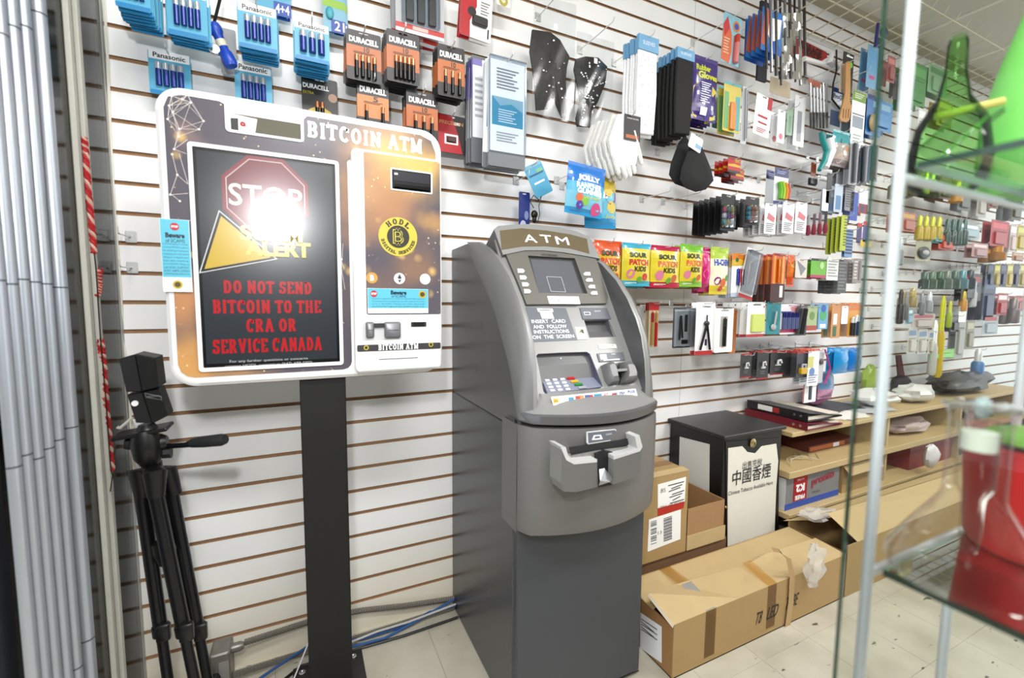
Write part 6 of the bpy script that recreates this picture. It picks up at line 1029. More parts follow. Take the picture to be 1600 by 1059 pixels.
mb.textpx(pq, '出售完稅', 1161, 1191, 724, 11, ik, bold=0); mb.textpx(pq, '中國香煙', 1146, 1205, 740.5, 23, ik, bold=.004); mb.textpx(pq, 'Chinese Tobacco Available Here', 1140, 1208, 762, 6, ik); t.part('sign_lettering', mb, True, parent=dr)
P = W(1176, 692, CF-.006); mb = MB(); mb.lathe([(.017, 0), (.019, -.003), (.014, -.006), (.006, -.009)], M((214, 196, 140), .3, .7), P, 20, 'Y'); mb.box(P.x-.0015, P.x+.0015, P.y-.0105, P.y-.009, P.z-.006, P.z+.006, BLACK); t.part('brass_lock', mb, True, parent=dr, smooth=True)
P = W(1133, 792, CF-.006); mb = MB(); mb.ball(P, .006, M((214, 196, 140), .3, .7)); t.part('hinge_pin', mb, True, smooth=True)
# shelving with three boards
WD = M((224, 196, 142), .5, noise=.05, nscale=6)
t = Thing('wooden_shelf_unit', 'low light wood shelf unit against the wall right of the black cabinet', 'shelf', (3.0, -.16, 0))
for z0, z1, f, x0 in ((.535, .555, -.315, 1.9), (.355, .385, -.325, 1.882), (.175, .2, -.335, 1.882)): mb = MB(); mb.box(x0, 4.4, f, -.003, z0, z1, WD, .002); t.part('shelf_board', mb, True)
for x in (2.7, 3.5, 4.38): mb = MB(); mb.box(x, x+.018, -.3, -.003, .0, .535, WD); t.part('upright', mb, True)
mb = MB(); mb.box(1.89, 4.38, -.01, -.002, .2, .535, M((120, 92, 64), .7)); t.part('back_panel', mb, True)
def binder(lab, x0, x1, y0, y1, z, c, col, th, ang, tag=False):
    t = Thing('ring_binder', lab, 'binder', (x0, (y0+y1)/2, z)); w = x1-x0; l = (y1-y0); mb = MB()
    mb.box(0, .003, -l/2, l/2, 0, th, M(col, .4)); t.part('spine', mb)
    mb = MB(); mb.box(.001, w, -l/2, l/2, 0, .003, M(col, .4)); t.part('lower_cover', mb)
    mb = MB(); mb.T = Matrix.Translation((.001, 0, th)) @ Matrix.Rotation(ang, 4, 'Y'); mb.box(0, w, -l/2, l/2, -.003, 0, M(col, .4)); t.part('upper_cover', mb)
    mb = MB(); mb.box(.02, w*.95, -l/2+.01, l/2-.01, .0035, th*.45, M((236, 226, 210), .7)); t.part('paper_block', mb)
    if tag: mb = MB(); mb.box(-.0012, 0, l*.05, l*.3, th*.2, th*.8, WHITE); mb.box(-.0014, -.0002, -l*.06, l*.05, th*.2, th*.8, M((190, 50, 46), .5)); t.part('spine_label', mb)
    for y in (-l*.4, -l*.3): mb = MB(); mb.lathe([(.006, -.0015), (.006, .0005)], CHROME, (0, y, th/2), 12, 'X'); t.part('rivet', mb)
    return t
binder('maroon ring binder lying under the black one on the top shelf', 1.985, 2.25, -.325, -.02, .556, 0, (130, 24, 50), .034, .1)
binder('black ring binder with white label lying on the maroon one', 2.0, 2.26, -.315, -.02, .592, 0, (30, 30, 32), .04, .13, True)
# clutter on the top shelf
for i, (x, y, w, l, c, lb) in enumerate([(2.45, -.16, .22, .25, (236, 232, 224), 'loose white papers on the top shelf beside the binders'), (2.7, -.17, .25, .2, (206, 210, 214), 'grey paper sheets on the top shelf under the white plastic bag'), (2.55, -.1, .3, .16, (70, 74, 84), 'dark blue folder lying behind the loose papers')]):
    t = Thing('paper_stack', lb, 'paper', (x, y, .5555+.004*i)); 
    for k in range(3): mb = MB(); mb.T = Matrix.Rotation(.2*k-.2, 4, 'Z'); mb.box(-w/2, w/2, -l/2, l/2, .0012*k, .0012*k+.001, M(c, .6)); t.part('sheet', mb)
def crumple(name, lab, cat, c, s, m, seed, n=(14, 9), amp=.3):
    r = random.Random(seed); mb = MB(); ph = [r.uniform(0, 6) for _ in range(6)]; rows = []
    for i in range(n[1]+1):
        th = math.pi*i/n[1]; R_ = []
        for j in range(n[0]):
            a = 2*math.pi*j/n[0]; k = 1+amp*(math.sin(3*a+ph[0]+2*th)*.5+math.sin(5*a+ph[1]-3*th)*.35+math.sin(7*th+ph[2]+2*a)*.3)+r.uniform(-.08, .08); rr_ = max(math.sin(th), .02)
            R_.append((c[0]+s[0]*rr_*math.cos(a)*k, c[1]+s[1]*rr_*math.sin(a)*k, max(c[2]+.0005, c[2]+s[2]*(1-math.cos(th))/2*2*(.8+.2*k))))
        rows.append(R_)
    mb.grid(rows, m, True); return single(name, mb, lab, cat, smooth=True)
PLB = M((228, 226, 224), .3, coat=.4)
crumple('plastic_bag', 'crumpled white plastic bag on the top shelf by the glass edge', 'bag', (2.8, -.18, .5655), (.12, .09, .045), PLB, 3, amp=.35)
crumple('plastic_bag', 'crumpled pale pink bag on the top shelf behind the white bag', 'bag', (2.5, -.06, .566), (.09, .035, .06), M((232, 150, 190), .35, coat=.3), 4)
crumple('plastic_bag', 'long white wrapped bundle on the top shelf seen through the case', 'bag', (3.17, -.21, .5555), (.14, .075, .05), PLB, 5)
crumple('plastic_bag', 'black netted bundle on the top shelf seen through the case', 'bag', (3.8, -.18, .5555), (.34, .1, .065), M((70, 68, 64), .4, noise=.6, nscale=60), 6, n=(24, 9))
crumple('plastic_bag', 'lime green bundle on the top shelf beside the white post', 'bag', (3.02, -.055, .5555), (.07, .035, .1), M((170, 200, 80), .35, coat=.3), 8)
crumple('plastic_bag', 'teal plastic covered bundle at the far end of the shelf', 'bag', (4.85, -.3, .02), (.3, .2, .32), M((110, 160, 150), .3, coat=.4, noise=.4, nscale=20), 7, n=(20, 10))
t = Thing('dust_brush', 'round black dust brush with maroon handle at the wall on the top shelf', 'brush', (3.36, -.06, .556)); mb = MB(); mb.ball((0, 0, .06), .055, M((44, 42, 44), .7, bump=.5), 14, (1.5, .8, 1.08)); t.part('bristles', mb, smooth=True); mb = MB(); mb.tube([(0, 0, .1), (-.01, .02, .24)], [.02, .016], M((110, 50, 60), .5), 8); t.part('grip', mb, smooth=True)
# second shelf: rope, red and blue box
mb = MB()
for k in range(5):
    x0 = 1.96+k*.03; mb.tube([(x0, -.28+.02*k, .388), (x0+.03, -.24, .40), (x0+.08, -.21-.02*k, .389), (x0+.16, -.2+.03*math.sin(k), .389)], .0016, M((232, 220, 186), .6), 5)
ob = single('string_tangle', mb, 'loose white string tangle lying on the middle shelf', 'string', kind='stuff', smooth=True)
t = Thing('flat_box', 'flat dark red box lying at the back of the middle shelf', 'box', (2.42, -.12, .3855)); mb = MB(); mb.box(-.2, .2, -.08, .08, 0, .03, M((120, 60, 50), .6)); t.part('carton', mb); mb = MB(); mb.box(-.19, .1, -.0812, -.08, .004, .024, M((214, 120, 60), .5)); mb.box(.0, .05, -.082, -.081, .004, .024, WHITE); t.part('label', mb)
crumple('plastic_bag', 'white and red plastic bundle on the middle shelf seen through the case', 'bag', (3.1, -.2, .387), (.2, .08, .04), M((226, 206, 206), .35, noise=.3, nscale=10, coat=.3), 12)
crumple('mesh_roll', 'dark mesh roll at the far end of the middle shelf', 'roll', (4.0, -.2, .387), (.2, .1, .06), M((96, 92, 76), .7, noise=.4, nscale=60), 13)
crumple('plastic_bag', 'small tied white bag hanging in front of the lower shelf', 'bag', (3.02, -.36, .24), (.05, .03, .065), M((222, 218, 220), .35, coat=.3), 14, amp=.12)
# lottery style box on the lower shelf
FB = YP(-.3); t = Thing('snack_carton', 'red and grey FREE carton standing upside down on the lower shelf', 'box', (2.05, -.24, .2)); mb = MB(); GRY = M((150, 150, 152), .5)
mb.box(1.9, 2.3, -.3, -.06, .201, .345, GRY); c0 = t.part('carton', mb, True)
mb = MB(); mb.box(1.899, 2.301, -.3015, -.3, .201, .228, M((50, 90, 190), .5)); mb.box(1.8985, 1.9, -.3, -.06, .201, .345, M((226, 226, 226), .6)); mb.box(1.955, 2.05, -.302, -.3, .232, .345, M((196, 30, 40), .5)); t.part('print_blocks', mb, True)
mb = MB(); u_, v_ = (-1, 0, 0), (0, 0, -1)
mb.text('FREE', (2.0, -.3026, .247), u_, v_, .07, .02, WHITE, .05); mb.text('K2', (2.0, -.3026, .29), u_, v_, .062, .036, WHITE, .06); mb.text('AUTRES', (2.0, -.3026, .328), u_, v_, .05, .008, WHITE); mb.text('pronto', (2.17, -.3026, .302), (1, 0, .1), (0, 0, 1), .17, .045, M((190, 60, 80), .5), .03); mb.text('24 pk', (2.12, -.3026, .25), (1, 0, 0), (0, 0, 1), .06, .014, M((90, 90, 92), .5)); t.part('lettering', mb, True)
for i, (x0, x1, y, dz) in enumerate([(1.93, 2.08, -.1, .03), (2.08, 2.28, -.14, .035)]): mb = MB(); mb.add([(x0, y, .345), (x1, y-.05, .345), (x1+.02, y-.06, .345+dz*.4), (x0+.04, y-.02, .345+dz)], [(0, 1, 2, 3)], CB); t.part('torn_flap', mb, True)
t = Thing('open_carton', 'plain brown carton right of the red and grey one on the lower shelf', 'box', (2.48, -.2, .2)); mb = MB(); mb.box(2.33, 2.63, -.3, -.05, .2005, .335, CB); t.part('carton', mb, True); mb = MB(); mb.add([(2.33, -.3, .335), (2.63, -.3, .335), (2.63, -.33, .30), (2.33, -.335, .3)], [(0, 1, 2, 3)], CBL); t.part('flap', mb, True)
t = Thing('red_carton', 'red and dark carton on the lower shelf seen through the case', 'box', (3.3, -.2, .2)); mb = MB(); mb.box(3.0, 3.48, -.28, -.05, .2005, .345, M((150, 50, 56), .5, noise=.4, nscale=20)); t.part('carton', mb, True); mb = MB(); mb.box(3.52, 4.3, -.28, -.05, .2005, .34, M((90, 86, 84), .5, noise=.5, nscale=25)); single('dark_bundle', mb, 'dark wrapped bundle beside the red carton on the lower shelf', 'bundle')
# carton beside the cash machine
def carton_open(t, x0, x1, y0, y1, z0, z1, th=.004, m=None, inner=None, flaps=()):
    m = m or CB; inner = inner or CBD
    for nm, (a, b_, c, d) in (('front_panel', (x0, x1, y0, y0+th)), ('back_panel', (x0, x1, y1-th, y1)), ('side_panel', (x0, x0+th, y0, y1)), ('side_panel', (x1-th, x1, y0, y1))): mb = MB(); mb.box(a, b_, c, d, z0, z1, m); t.part(nm, mb, True)
    mb = MB(); mb.box(x0, x1, y0, y1, z0, z0+th, inner); t.part('bottom_panel', mb, True)
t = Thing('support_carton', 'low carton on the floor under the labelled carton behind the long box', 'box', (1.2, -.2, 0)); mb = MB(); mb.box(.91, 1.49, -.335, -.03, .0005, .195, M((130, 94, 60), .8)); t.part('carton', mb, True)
BY = -.345; bp = YP(BY); t = Thing('shipping_carton', 'brown shipping carton with white and red labels beside the cash machine', 'box', (1.09, -.26, .1955))
mb = MB(); mb.box(.915, 1.262, BY, -.17, .1955, .505, CB, .002); t.part('carton', mb, True)
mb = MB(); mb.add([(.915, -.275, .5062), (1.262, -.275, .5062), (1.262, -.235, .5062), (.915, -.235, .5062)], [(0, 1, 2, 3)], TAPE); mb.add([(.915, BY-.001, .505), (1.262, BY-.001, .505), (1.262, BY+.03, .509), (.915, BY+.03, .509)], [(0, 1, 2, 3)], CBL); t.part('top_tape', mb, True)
mb = MB(); lw = M((234, 234, 232), .5); mb.slab(bp, [(1028, 757), (1072, 745), (1070, 783), (1028, 794)], .0012, 0, lw); mb.slab(bp, [(1028, 794), (1070, 783), (1068, 793.5), (1028, 806)], .0012, 0, M((206, 40, 28), .5))
tk = M((90, 92, 96), .5)
for i in range(7):
    y = 752+i*4.6; x1 = 1069-(i % 3)*3; mb.slab(bp, [(1044+(i*5) % 9, y+6), (x1, y-.6), (x1, y+1), (1044+(i*5) % 9, y+7.6)], .0016, .0012, tk)
mb.textpx(bp, 'B5', 1033, 1040, 766, 6, tk, .0018); mb.textpx(bp, 'OSRNAL LEVEL NECT BAA', 1031, 1068, 788, 3.5, M((150, 50, 40), .5), .0018); t.part('address_label', mb, True)
mb = MB(); mb.slab(bp, [(1014, 812), (1064, 796), (1063, 842), (1012, 862)], .0012, 0, lw)
for i in range(16):
    y = 812+i*2.3; 
    if i % 5 != 4: mb.slab(bp, [(1017, y+3.5), (1026, y+.4), (1026, y+1.4+(i % 3)*.3), (1017, y+4.5+(i % 3)*.3)], .0016, .0012, tk)
    mb.slab(bp, [(1037, y-2), (1050, y-6.4), (1050, y-5.2+(i % 2)*.5), (1037, y-.8+(i % 2)*.5)], .0016, .0012, tk)
mb.textpx(bp, '13', 1028, 1034, 832, 5, tk, .0018); t.part('barcode_label', mb, True)
t = Thing('small_open_carton', 'small open brown carton between the labelled carton and the black cabinet', 'box', (1.36, -.22, .1955)); carton_open(t, 1.266, 1.468, BY+.005, -.1, .1955, .352, m=M((186, 144, 98), .75, noise=.06))
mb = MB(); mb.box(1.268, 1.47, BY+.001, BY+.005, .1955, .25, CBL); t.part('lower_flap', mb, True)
# long LED tube boxes
LF = -.585; lp = YP(LF); LX0, LX1, LZ = .962, 1.83, .172; LB_ = -.365
t = Thing('led_tube_box', 'long battered LED tube carton lying on the floor beside the cash machine', 'box', (1.4, -.475, 0))
mb = MB(); mb.box(LX0, LX1, LF, LF+.004, .0006, LZ, CB); t.part('front_panel', mb, True)
mb = MB(); mb.box(LX0, LX1, LB_-.004, LB_, .0006, LZ+.004, CB); t.part('back_panel', mb, True)
mb = MB(); mb.box(LX0, LX0+.004, LF+.004, LB_-.004, .0006, LZ-.01, M((186, 138, 86), .7)); t.part('end_panel', mb, True)
mb = MB(); mb.box(LX0, LX1, LF, LB_, .0004, .004, CBD); t.part('bottom_panel', mb, True)
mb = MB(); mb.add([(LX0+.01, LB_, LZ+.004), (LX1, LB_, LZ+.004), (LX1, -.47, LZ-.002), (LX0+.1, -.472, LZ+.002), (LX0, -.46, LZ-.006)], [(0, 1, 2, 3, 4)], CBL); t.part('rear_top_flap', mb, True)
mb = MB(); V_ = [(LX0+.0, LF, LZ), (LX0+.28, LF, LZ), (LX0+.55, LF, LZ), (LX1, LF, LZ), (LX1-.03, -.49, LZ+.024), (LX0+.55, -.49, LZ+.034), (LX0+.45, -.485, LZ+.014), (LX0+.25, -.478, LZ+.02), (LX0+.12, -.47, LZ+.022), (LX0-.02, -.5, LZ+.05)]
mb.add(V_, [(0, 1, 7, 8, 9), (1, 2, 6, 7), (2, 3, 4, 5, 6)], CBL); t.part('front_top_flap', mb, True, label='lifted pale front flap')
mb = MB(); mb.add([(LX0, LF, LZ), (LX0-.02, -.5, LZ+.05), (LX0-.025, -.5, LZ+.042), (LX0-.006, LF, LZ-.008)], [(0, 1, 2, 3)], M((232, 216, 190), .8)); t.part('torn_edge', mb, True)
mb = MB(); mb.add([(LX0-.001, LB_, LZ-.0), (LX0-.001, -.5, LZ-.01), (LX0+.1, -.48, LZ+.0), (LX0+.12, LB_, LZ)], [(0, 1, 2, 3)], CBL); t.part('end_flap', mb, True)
mb = MB()
for px in ([(1122, 958), (1128, 1010), (1142, 990), (1137, 952)], ): pass
for x in (LX0+.13, LX0+.42): mb.add([(x, LF-.0008, .02), (x+.045, LF-.0008, .02), (x+.045, LF-.0008, LZ), (x, LF-.0008, LZ)], [(0, 1, 2, 3)], TAPE); mb.add([(x, LF-.0005, LZ+.001), (x+.045, LF-.0005, LZ+.001), (x+.045, -.485, LZ+.026), (x, -.485, LZ+.026)], [(0, 1, 2, 3)], TAPE); t.part('packing_tape', mb, True, label='shiny brown tape'); mb = MB()
mb.add([(LX0+.15, -.47, LZ+.006), (LX0+.2, -.47, LZ+.006), (LX0+.2, LB_, LZ+.006), (LX0+.15, LB_, LZ+.006)], [(0, 1, 2, 3)], TAPE); t.part('packing_tape', mb, True, label='shiny brown tape')
mb = MB(); it = M((44, 30, 22), .6)
for st, xl, xr, y in (('T8', 1180, 1192, 965), ('LED', 1198, 1218, 955), ('TUBE', 1226, 1249, 939)): P_ = lp.hit((xl+xr)/2, y, .0012); mb.text(st, P_, (1, 0, 0), (.3, 0, 1), abs(lp.hit(xr, y).x-lp.hit(xl, y).x)*.8, (lp.hit(xl, y-9)-lp.hit(xl, y+9)).length, it, .01); t.part('printed_word', mb, True, label='black printed word '+st); mb = MB()

mb = MB(); pe = [XPl(x, y, LX0-.0015) for x, y in [(1000, 956), (1034, 979), (1034, 1036), (1000, 1012)]]; mb.add(pe, [(0, 1, 2, 3)], M((236, 236, 238), .5)); nx = Vector((0, 1, 0))
for i in range(5): a = [XPl(x, y, LX0-.002) for x, y in [(1002, 966+i*4), (1027-(i % 2)*5, 983+i*4), (1027-(i % 2)*5, 984.5+i*4), (1002, 967.5+i*4)]]; mb.add(a, [(0, 1, 2, 3)], tk)
t.part('shipping_label', mb, True)
mb = MB(); mb.tube([W(x, y, LF-.004) for x, y in [(1222, 858), (1232, 885), (1234, 910), (1231, 945), (1227, 975), (1221, 986)]], .0001, CBL, 4); pts = [(1205, 855), (1216, 857), (1228, 872), (1234, 900), (1232, 940), (1226, 984)]; A = [W(x, y, LF-.006) for x, y in pts]; B = [W(x+8 if i > 1 else x+4, y+1+(6 if i < 2 else 0), LF-.006) for i, (x, y) in enumerate(pts)]
mb = MB(); mb.grid([A, B], M((206, 168, 116), .5)); t.part('loose_strap', mb, True, smooth=True, label='loose peeled tape strap')
t = Thing('led_tube_box', 'second long carton with a raised flap lying end to end with the LED tube carton', 'box', (2.7, -.47, 0)); Z2 = .205
mb = MB(); mb.box(1.835, 3.5, LF-.002, LF+.002, .0006, Z2, CB); t.part('front_panel', mb, True); mb = MB(); mb.box(1.835, 3.5, -.364, -.36, .0006, Z2, CB); t.part('back_panel', mb, True); mb = MB(); mb.box(1.835, 1.839, LF, -.36, .0006, Z2-.03, CBD); mb.box(1.835, 3.5, LF, -.36, .0004, .004, CBD); t.part('end_panel', mb, True)
mb = MB(); mb.add([(1.9, LF, Z2), (3.5, LF, Z2), (3.5, -.47, Z2+.045), (2.5, -.46, Z2+.05), (1.85, -.5, Z2+.085)], [(0, 1, 2, 3, 4)], CBL); t.part('raised_flap', mb, True, label='raised pale flap')
mb = MB(); mb.add([(1.8, -.36, Z2), (3.5, -.36, Z2), (3.5, -.43, Z2-.005), (2.3, -.44, Z2-.01), (1.95, -.42, Z2+.0)], [(0, 1, 2, 3, 4)], CBL); t.part('rear_flap', mb, True)
f2p = Plane((2.5, LF, Z2), Vector((0, -.05, .115)).normalized()); mb = MB(); lg2 = (Vector((1, 0, 0)), Vector((0, .115, .05)).normalized())
c_ = Vector((2.62, LF+.05, Z2+.024)); mb.text('MADE IN CHINA', c_+Vector((.1, 0, .002)), (.25, .9, .4), (-.9, .3, 0), .07, .018, M((90, 66, 44), .6)); mb.text('27', c_+Vector((.02, 0, .002)), (.25, .9, .4), (-.9, .3, 0), .03, .03, M((96, 40, 40), .6), .04); t.part('printed_marks', mb, True)
crumple('plastic_bag', 'clear crumpled plastic spilling over the front of the long cartons', 'bag', tuple(W(1270, 918, LF-.03)), (.035, .02, .075), M((232, 230, 224), .2, alpha=.4, coat=.5), 22, n=(13, 12), amp=.75)
crumple('plastic_bag', 'clear plastic film scrap on top of the long cartons by the cabinet', 'bag', (1.93, -.42, .215), (.08, .04, .02), M((232, 230, 224), .2, alpha=.4, coat=.5), 23, n=(13, 10), amp=.6)
# ================================================================== LOWER LEFT: tripod, flash unit, cables
TY = -.27; BK = M((12, 12, 14), .4); BK2 = M((24, 25, 30), .28, .3)
t = Thing('camera_tripod', 'black folded camera tripod leaning in the corner left of the kiosk', 'tripod', tuple(FL(318, 1140, 0).xy)+(0,))
def w3(x, y, Y=TY): return W(x, y, Y)
legs = [((222, 775), (262, 1059), -.25), ((243, 770), (303, 1059), -.31), ((268, 770), (324, 1059), -.23)]
for a, b_, Y in legs:
    A = w3(*a, Y); B = w3(*b_, Y); d = B-A; E_f = A+d*((A.z-.012)/(A.z-B.z)); M1 = A+d*.72; mb = MB(); mb.tube([A, M1], .0142, BK2, 14); lg_ = t.part('leg', mb, True, smooth=True)
    mb = MB(); mb.tube([M1-d*.02, M1+d*.03], .017, BK, 14); c = M1; mb.box(c.x-.005, c.x+.022, c.y-.024, c.y-.01, c.z-.02, c.z+.02, BK, .003); t.part('leg_clamp', mb, True, parent=lg_, smooth=True)
    mb = MB(); mb.tube([M1, E_f], .011, BK2, 12); t.part('lower_leg', mb, True, parent=lg_, smooth=True)
    mb = MB(); mb.tube([E_f+Vector((0, 0, .025)), E_f+Vector((0, 0, -.0)), Vector((E_f.x, E_f.y, 0.0005))], [.013, .015, .014], BK, 12); t.part('rubber_foot', mb, True, parent=lg_, smooth=True)
mb = MB(); mb.tube([w3(243, 745), w3(255, 850)], .011, BK2, 14); t.part('centre_column', mb, True, smooth=True)
mb = MB(); mb.tube([w3(253, 845), w3(258, 862), w3(260, 880)], [.02, .022, .014], BK, 14); t.part('spreader_collar', mb, True, smooth=True)
mb = MB(); mb.tube([w3(238, 722), w3(239, 742)], [.018, .02], BK2, 16); t.part('neck', mb, True, smooth=True)
for a, b_, Y in (((216, 738), (224, 775), -.25), ((242, 738), (244, 775), -.31), ((262, 738), (272, 772), -.23)): mb = MB(); mb.tube([w3(240, 740, Y+.02), w3(*a, Y), w3(*b_, Y)], [.02, .022, .016], BK, 12); t.part('shoulder', mb, True, smooth=True)
mb = MB(); A = w3(200, 690); B = w3(262, 700)
mb.tube([w3(205, 690), w3(215, 690), w3(250, 692), w3(262, 690)], [.016, .021, .021, .014], BK, 14); mb.tube([w3(225, 672, TY-.01), w3(228, 690, TY-.01), w3(232, 712, TY-.01), w3(236, 724, TY)], [.022, .028, .026, .018], BK, 14); hd_ = t.part('pan_head', mb, True, smooth=True)
mb = MB(); mb.tube([w3(196, 692), w3(206, 692)], [.013, .015], M((30, 30, 34), .6), 12); mb.tube([w3(252, 708), w3(268, 706)], [.012, .014], M((30, 30, 34), .6), 8); t.part('lock_knob', mb, True, parent=hd_, smooth=True)
mb = MB(); a = w3(232, 672); mb.T = Matrix.Translation(a) @ Matrix.Rotation(-.12, 4, 'Y'); mb.box(-.058, .04, -.03, .03, -.004, .004, BK, .002); t.part('mounting_plate', mb, True)
mb = MB(); mb.tube([w3(255, 697), w3(290, 695, TY-.03), w3(300, 692, TY-.04)], [.006, .006, .009], BK2, 10); t.part('handle_rod', mb, True, smooth=True); mb = MB(); mb.tube([w3(300, 692, TY-.04), w3(318, 690, TY-.055), w3(346, 687, TY-.075), w3(352, 686, TY-.08)], [.01, .0125, .0135, .0105], M((26, 28, 30), .6), 12); t.part('pan_handle_grip', mb, True, smooth=True)
t = Thing('camera_flash', 'black camera flash unit mounted on top of the folded tripod', 'flash', w3(236, 668))
def wedge(mb, pts, y0, y1, m, bev=.004):
    F_ = [W(x, y, y0) for x, y in pts]; c = sum(F_, Vector())/len(F_); n = len(F_); Fi = [p.lerp(c, .06) for p in F_]; Fr = [p+Vector((0, bev, 0)) for p in F_]; Bk = [p+Vector((0, y1-y0, 0)) for p in F_]
    mb.add(Fi+Fr+Bk, [tuple(range(n))]+[(i, (i+1) % n, n+(i+1) % n, n+i) for i in range(n)]+[(n+i, n+(i+1) % n, 2*n+(i+1) % n, 2*n+i) for i in range(n)]+[tuple(range(3*n-1, 2*n-1, -1))], m)
mb = MB(); wedge(mb, [(211, 553), (242, 559), (248, 605), (222, 612)], TY-.04, TY+.02, BK); wedge(mb, [(185, 561), (211, 554), (222, 612), (197, 613)], TY-.034, TY+.02, M((24, 24, 27), .45)); t.part('flash_head', mb, True)
mb = MB(); wedge(mb, [(222, 612), (247, 607), (262, 650), (238, 662)], TY-.035, TY+.015, BK); wedge(mb, [(198, 617), (222, 612), (238, 662), (212, 661)], TY-.03, TY+.015, M((22, 22, 25), .45)); bd_ = t.part('flash_body', mb, True)
P = w3(211, 630, TY-.031); mb = MB(); mb.lathe([(.006, 0), (.006, -.002)], M((222, 222, 222), .4), P, 18, 'Y'); t.part('white_button', mb, True, parent=bd_)
mb = MB(); mb.slab(YP(TY-.0362), [(226, 614), (252, 619), (253, 625), (228, 621)], 0, -.001, M((130, 130, 132), .4)); mb.slab(YP(TY-.037), [(227, 615), (251, 620), (252, 624), (229, 620)], 0, -.0006, BK); mb.textpx(YP(TY-.0378), 'SPEEDLIGHT', 230, 249, 619, 2.5, M((150, 150, 152), .4)); t.part('name_plate', mb, True, parent=bd_)
mb = MB(); mb.tube([w3(228, 662), w3(230, 670)], [.014, .02], BK, 14); t.part('hot_shoe_foot', mb, True, smooth=True)
mb = MB(); mb.tube([W(x, y, -.1) for x, y in [(183, 667), (187, 669), (200, 658), (207, 652)]], [.0045, .0035, .0035, .003], M((226, 222, 210), .4), 8); mb.tube([W(x, y, -.06) for x, y in [(205, 652), (208, 668), (206, 700), (212, 740)]], .003, M((226, 220, 200), .4), 6); single('cord_end', mb, 'cream plastic hook and cord end beside the tripod head', 'cord', smooth=True)
# junction box and conduits along the skirting
GV = M((150, 146, 138), .4, .5, noise=.3, nscale=30)
t = Thing('junction_box', 'grey metal electrical box at the foot of the wall behind the tripod', 'junction box', (-.16, -.06, 0)); P = W(322, 966, -.03); Q = W(356, 1012, -.09)
mb = MB(); bx0, bx1 = W(324, 980, -.09).x, W(357, 980, -.09).x; mb.box(bx0, bx1, -.09, -.022, .012, .125, GV, .004); t.part('box', mb, True); mb = MB(); mb.box(bx0+.022, bx1-.003, -.094, -.09, .02, .1, M((176, 174, 168), .45, .3, noise=.2)); t.part('cover', mb, True)
mb = MB(); mb.lathe([(.014, 0), (.016, -.02), (.012, -.03)], BLACK, (bx0+.012, -.09, .06), 12, 'Y'); t.part('black_plug', mb, True, smooth=True); mb = MB(); mb.lathe([(.013, 0), (.013, .02), (.009, .03)], GV, (bx1, -.05, .105), 12, 'X'); t.part('conduit_nut', mb, True, smooth=True)
def conduit(name, lab, pts, r, m, ribs=True, cat='cable'):
    mb = MB(); P = []; 
    for a, b_ in zip(pts, pts[1:]):
        n = max(2, int((Vector(b_)-Vector(a)).length/(.004 if ribs else .03)));
        for i in range(n): P.append(Vector(a).lerp(Vector(b_), i/n))
    P.append(Vector(pts[-1])); mb.tube(P, [r*(1 if (i % 2 or not ribs) else .82) for i in range(len(P))], m, 8); return single(name, mb, lab, cat, smooth=True)
FLX = M((166, 160, 150), .35, .6)
conduit('flexible_conduit', 'upper ribbed metal conduit running along the wall base', [(bx1+.03, -.04, .105), (.03, -.016, .1), (.16, -.014, .085), (.3, -.016, .06), (.473, -.016, .035)], .0095, FLX)
conduit('flexible_conduit', 'lower ribbed metal conduit lying on the floor at the wall', [(bx1, -.06, .03), (-.06, -.045, .022), (.1, -.04, .014), (.28, -.035, .012), (.47, -.03, .012)], .0095, FLX)
conduit('network_cable', 'thick blue network cable along the wall base', [(-.33, -.14, .012), (-.2, -.12, .01), (-.1, -.085, .03), (0, -.05, .045), (.15, -.05, .012), (.3, -.045, .008), (.38, -.03, .02), (.472, -.04, .022)], .0042, M((50, 96, 160), .4), False)
conduit('network_cable', 'second blue cable crossing over the conduits near the cash machine', [(.1, -.06, .006), (.22, -.07, .006), (.34, -.05, .02), (.472, -.028, .04)], .0042, M((60, 110, 176), .4), False)
conduit('network_cable', 'light grey cable lying between the blue cables', [(.11, -.06, .02), (.2, -.05, .022), (.3, -.055, .026), (.472, -.045, .032)], .0035, M((206, 206, 206), .4), False)
conduit('power_cable', 'black power cable from the plug running right across the floor', [(bx0+.012, -.12, .06), (-.16, -.19, .012), (-.1, -.13, .006), (-.03, -.078, .006), (.05, -.078, .006), (.15, -.08, .006), (.2, -.082, .006), (.28, -.085, .006), (.47, -.078, .006)], .0045, BLACK, False)
conduit('power_cable', 'thin black cable looping on the floor behind the tripod', [(-.36, -.09, .006), (-.3, -.06, .03), (-.26, -.12, .008), (-.2, -.16, .006), (-.12, -.13, .006), (-.07, -.2, .006), (-.13, -.28, .006), (-.3, -.3, .006)], .003, BLACK, False)
conduit('power_cable', 'black coiled cable at the left corner by the timber offcut', [(-.35, -.2, .006), (-.3, -.14, .04), (-.27, -.08, .055), (-.3, -.05, .05), (-.34, -.1, .02), (-.3, -.17, .006), (-.24, -.2, .006)], .0035, BLACK, False)
conduit('white_cord', 'thin white cord slanting from the kiosk post down to the floor', [(-.006, -.1, .09), (-.05, -.16, .03), (-.1, -.25, .004)], .0022, M((226, 226, 222), .4), False)
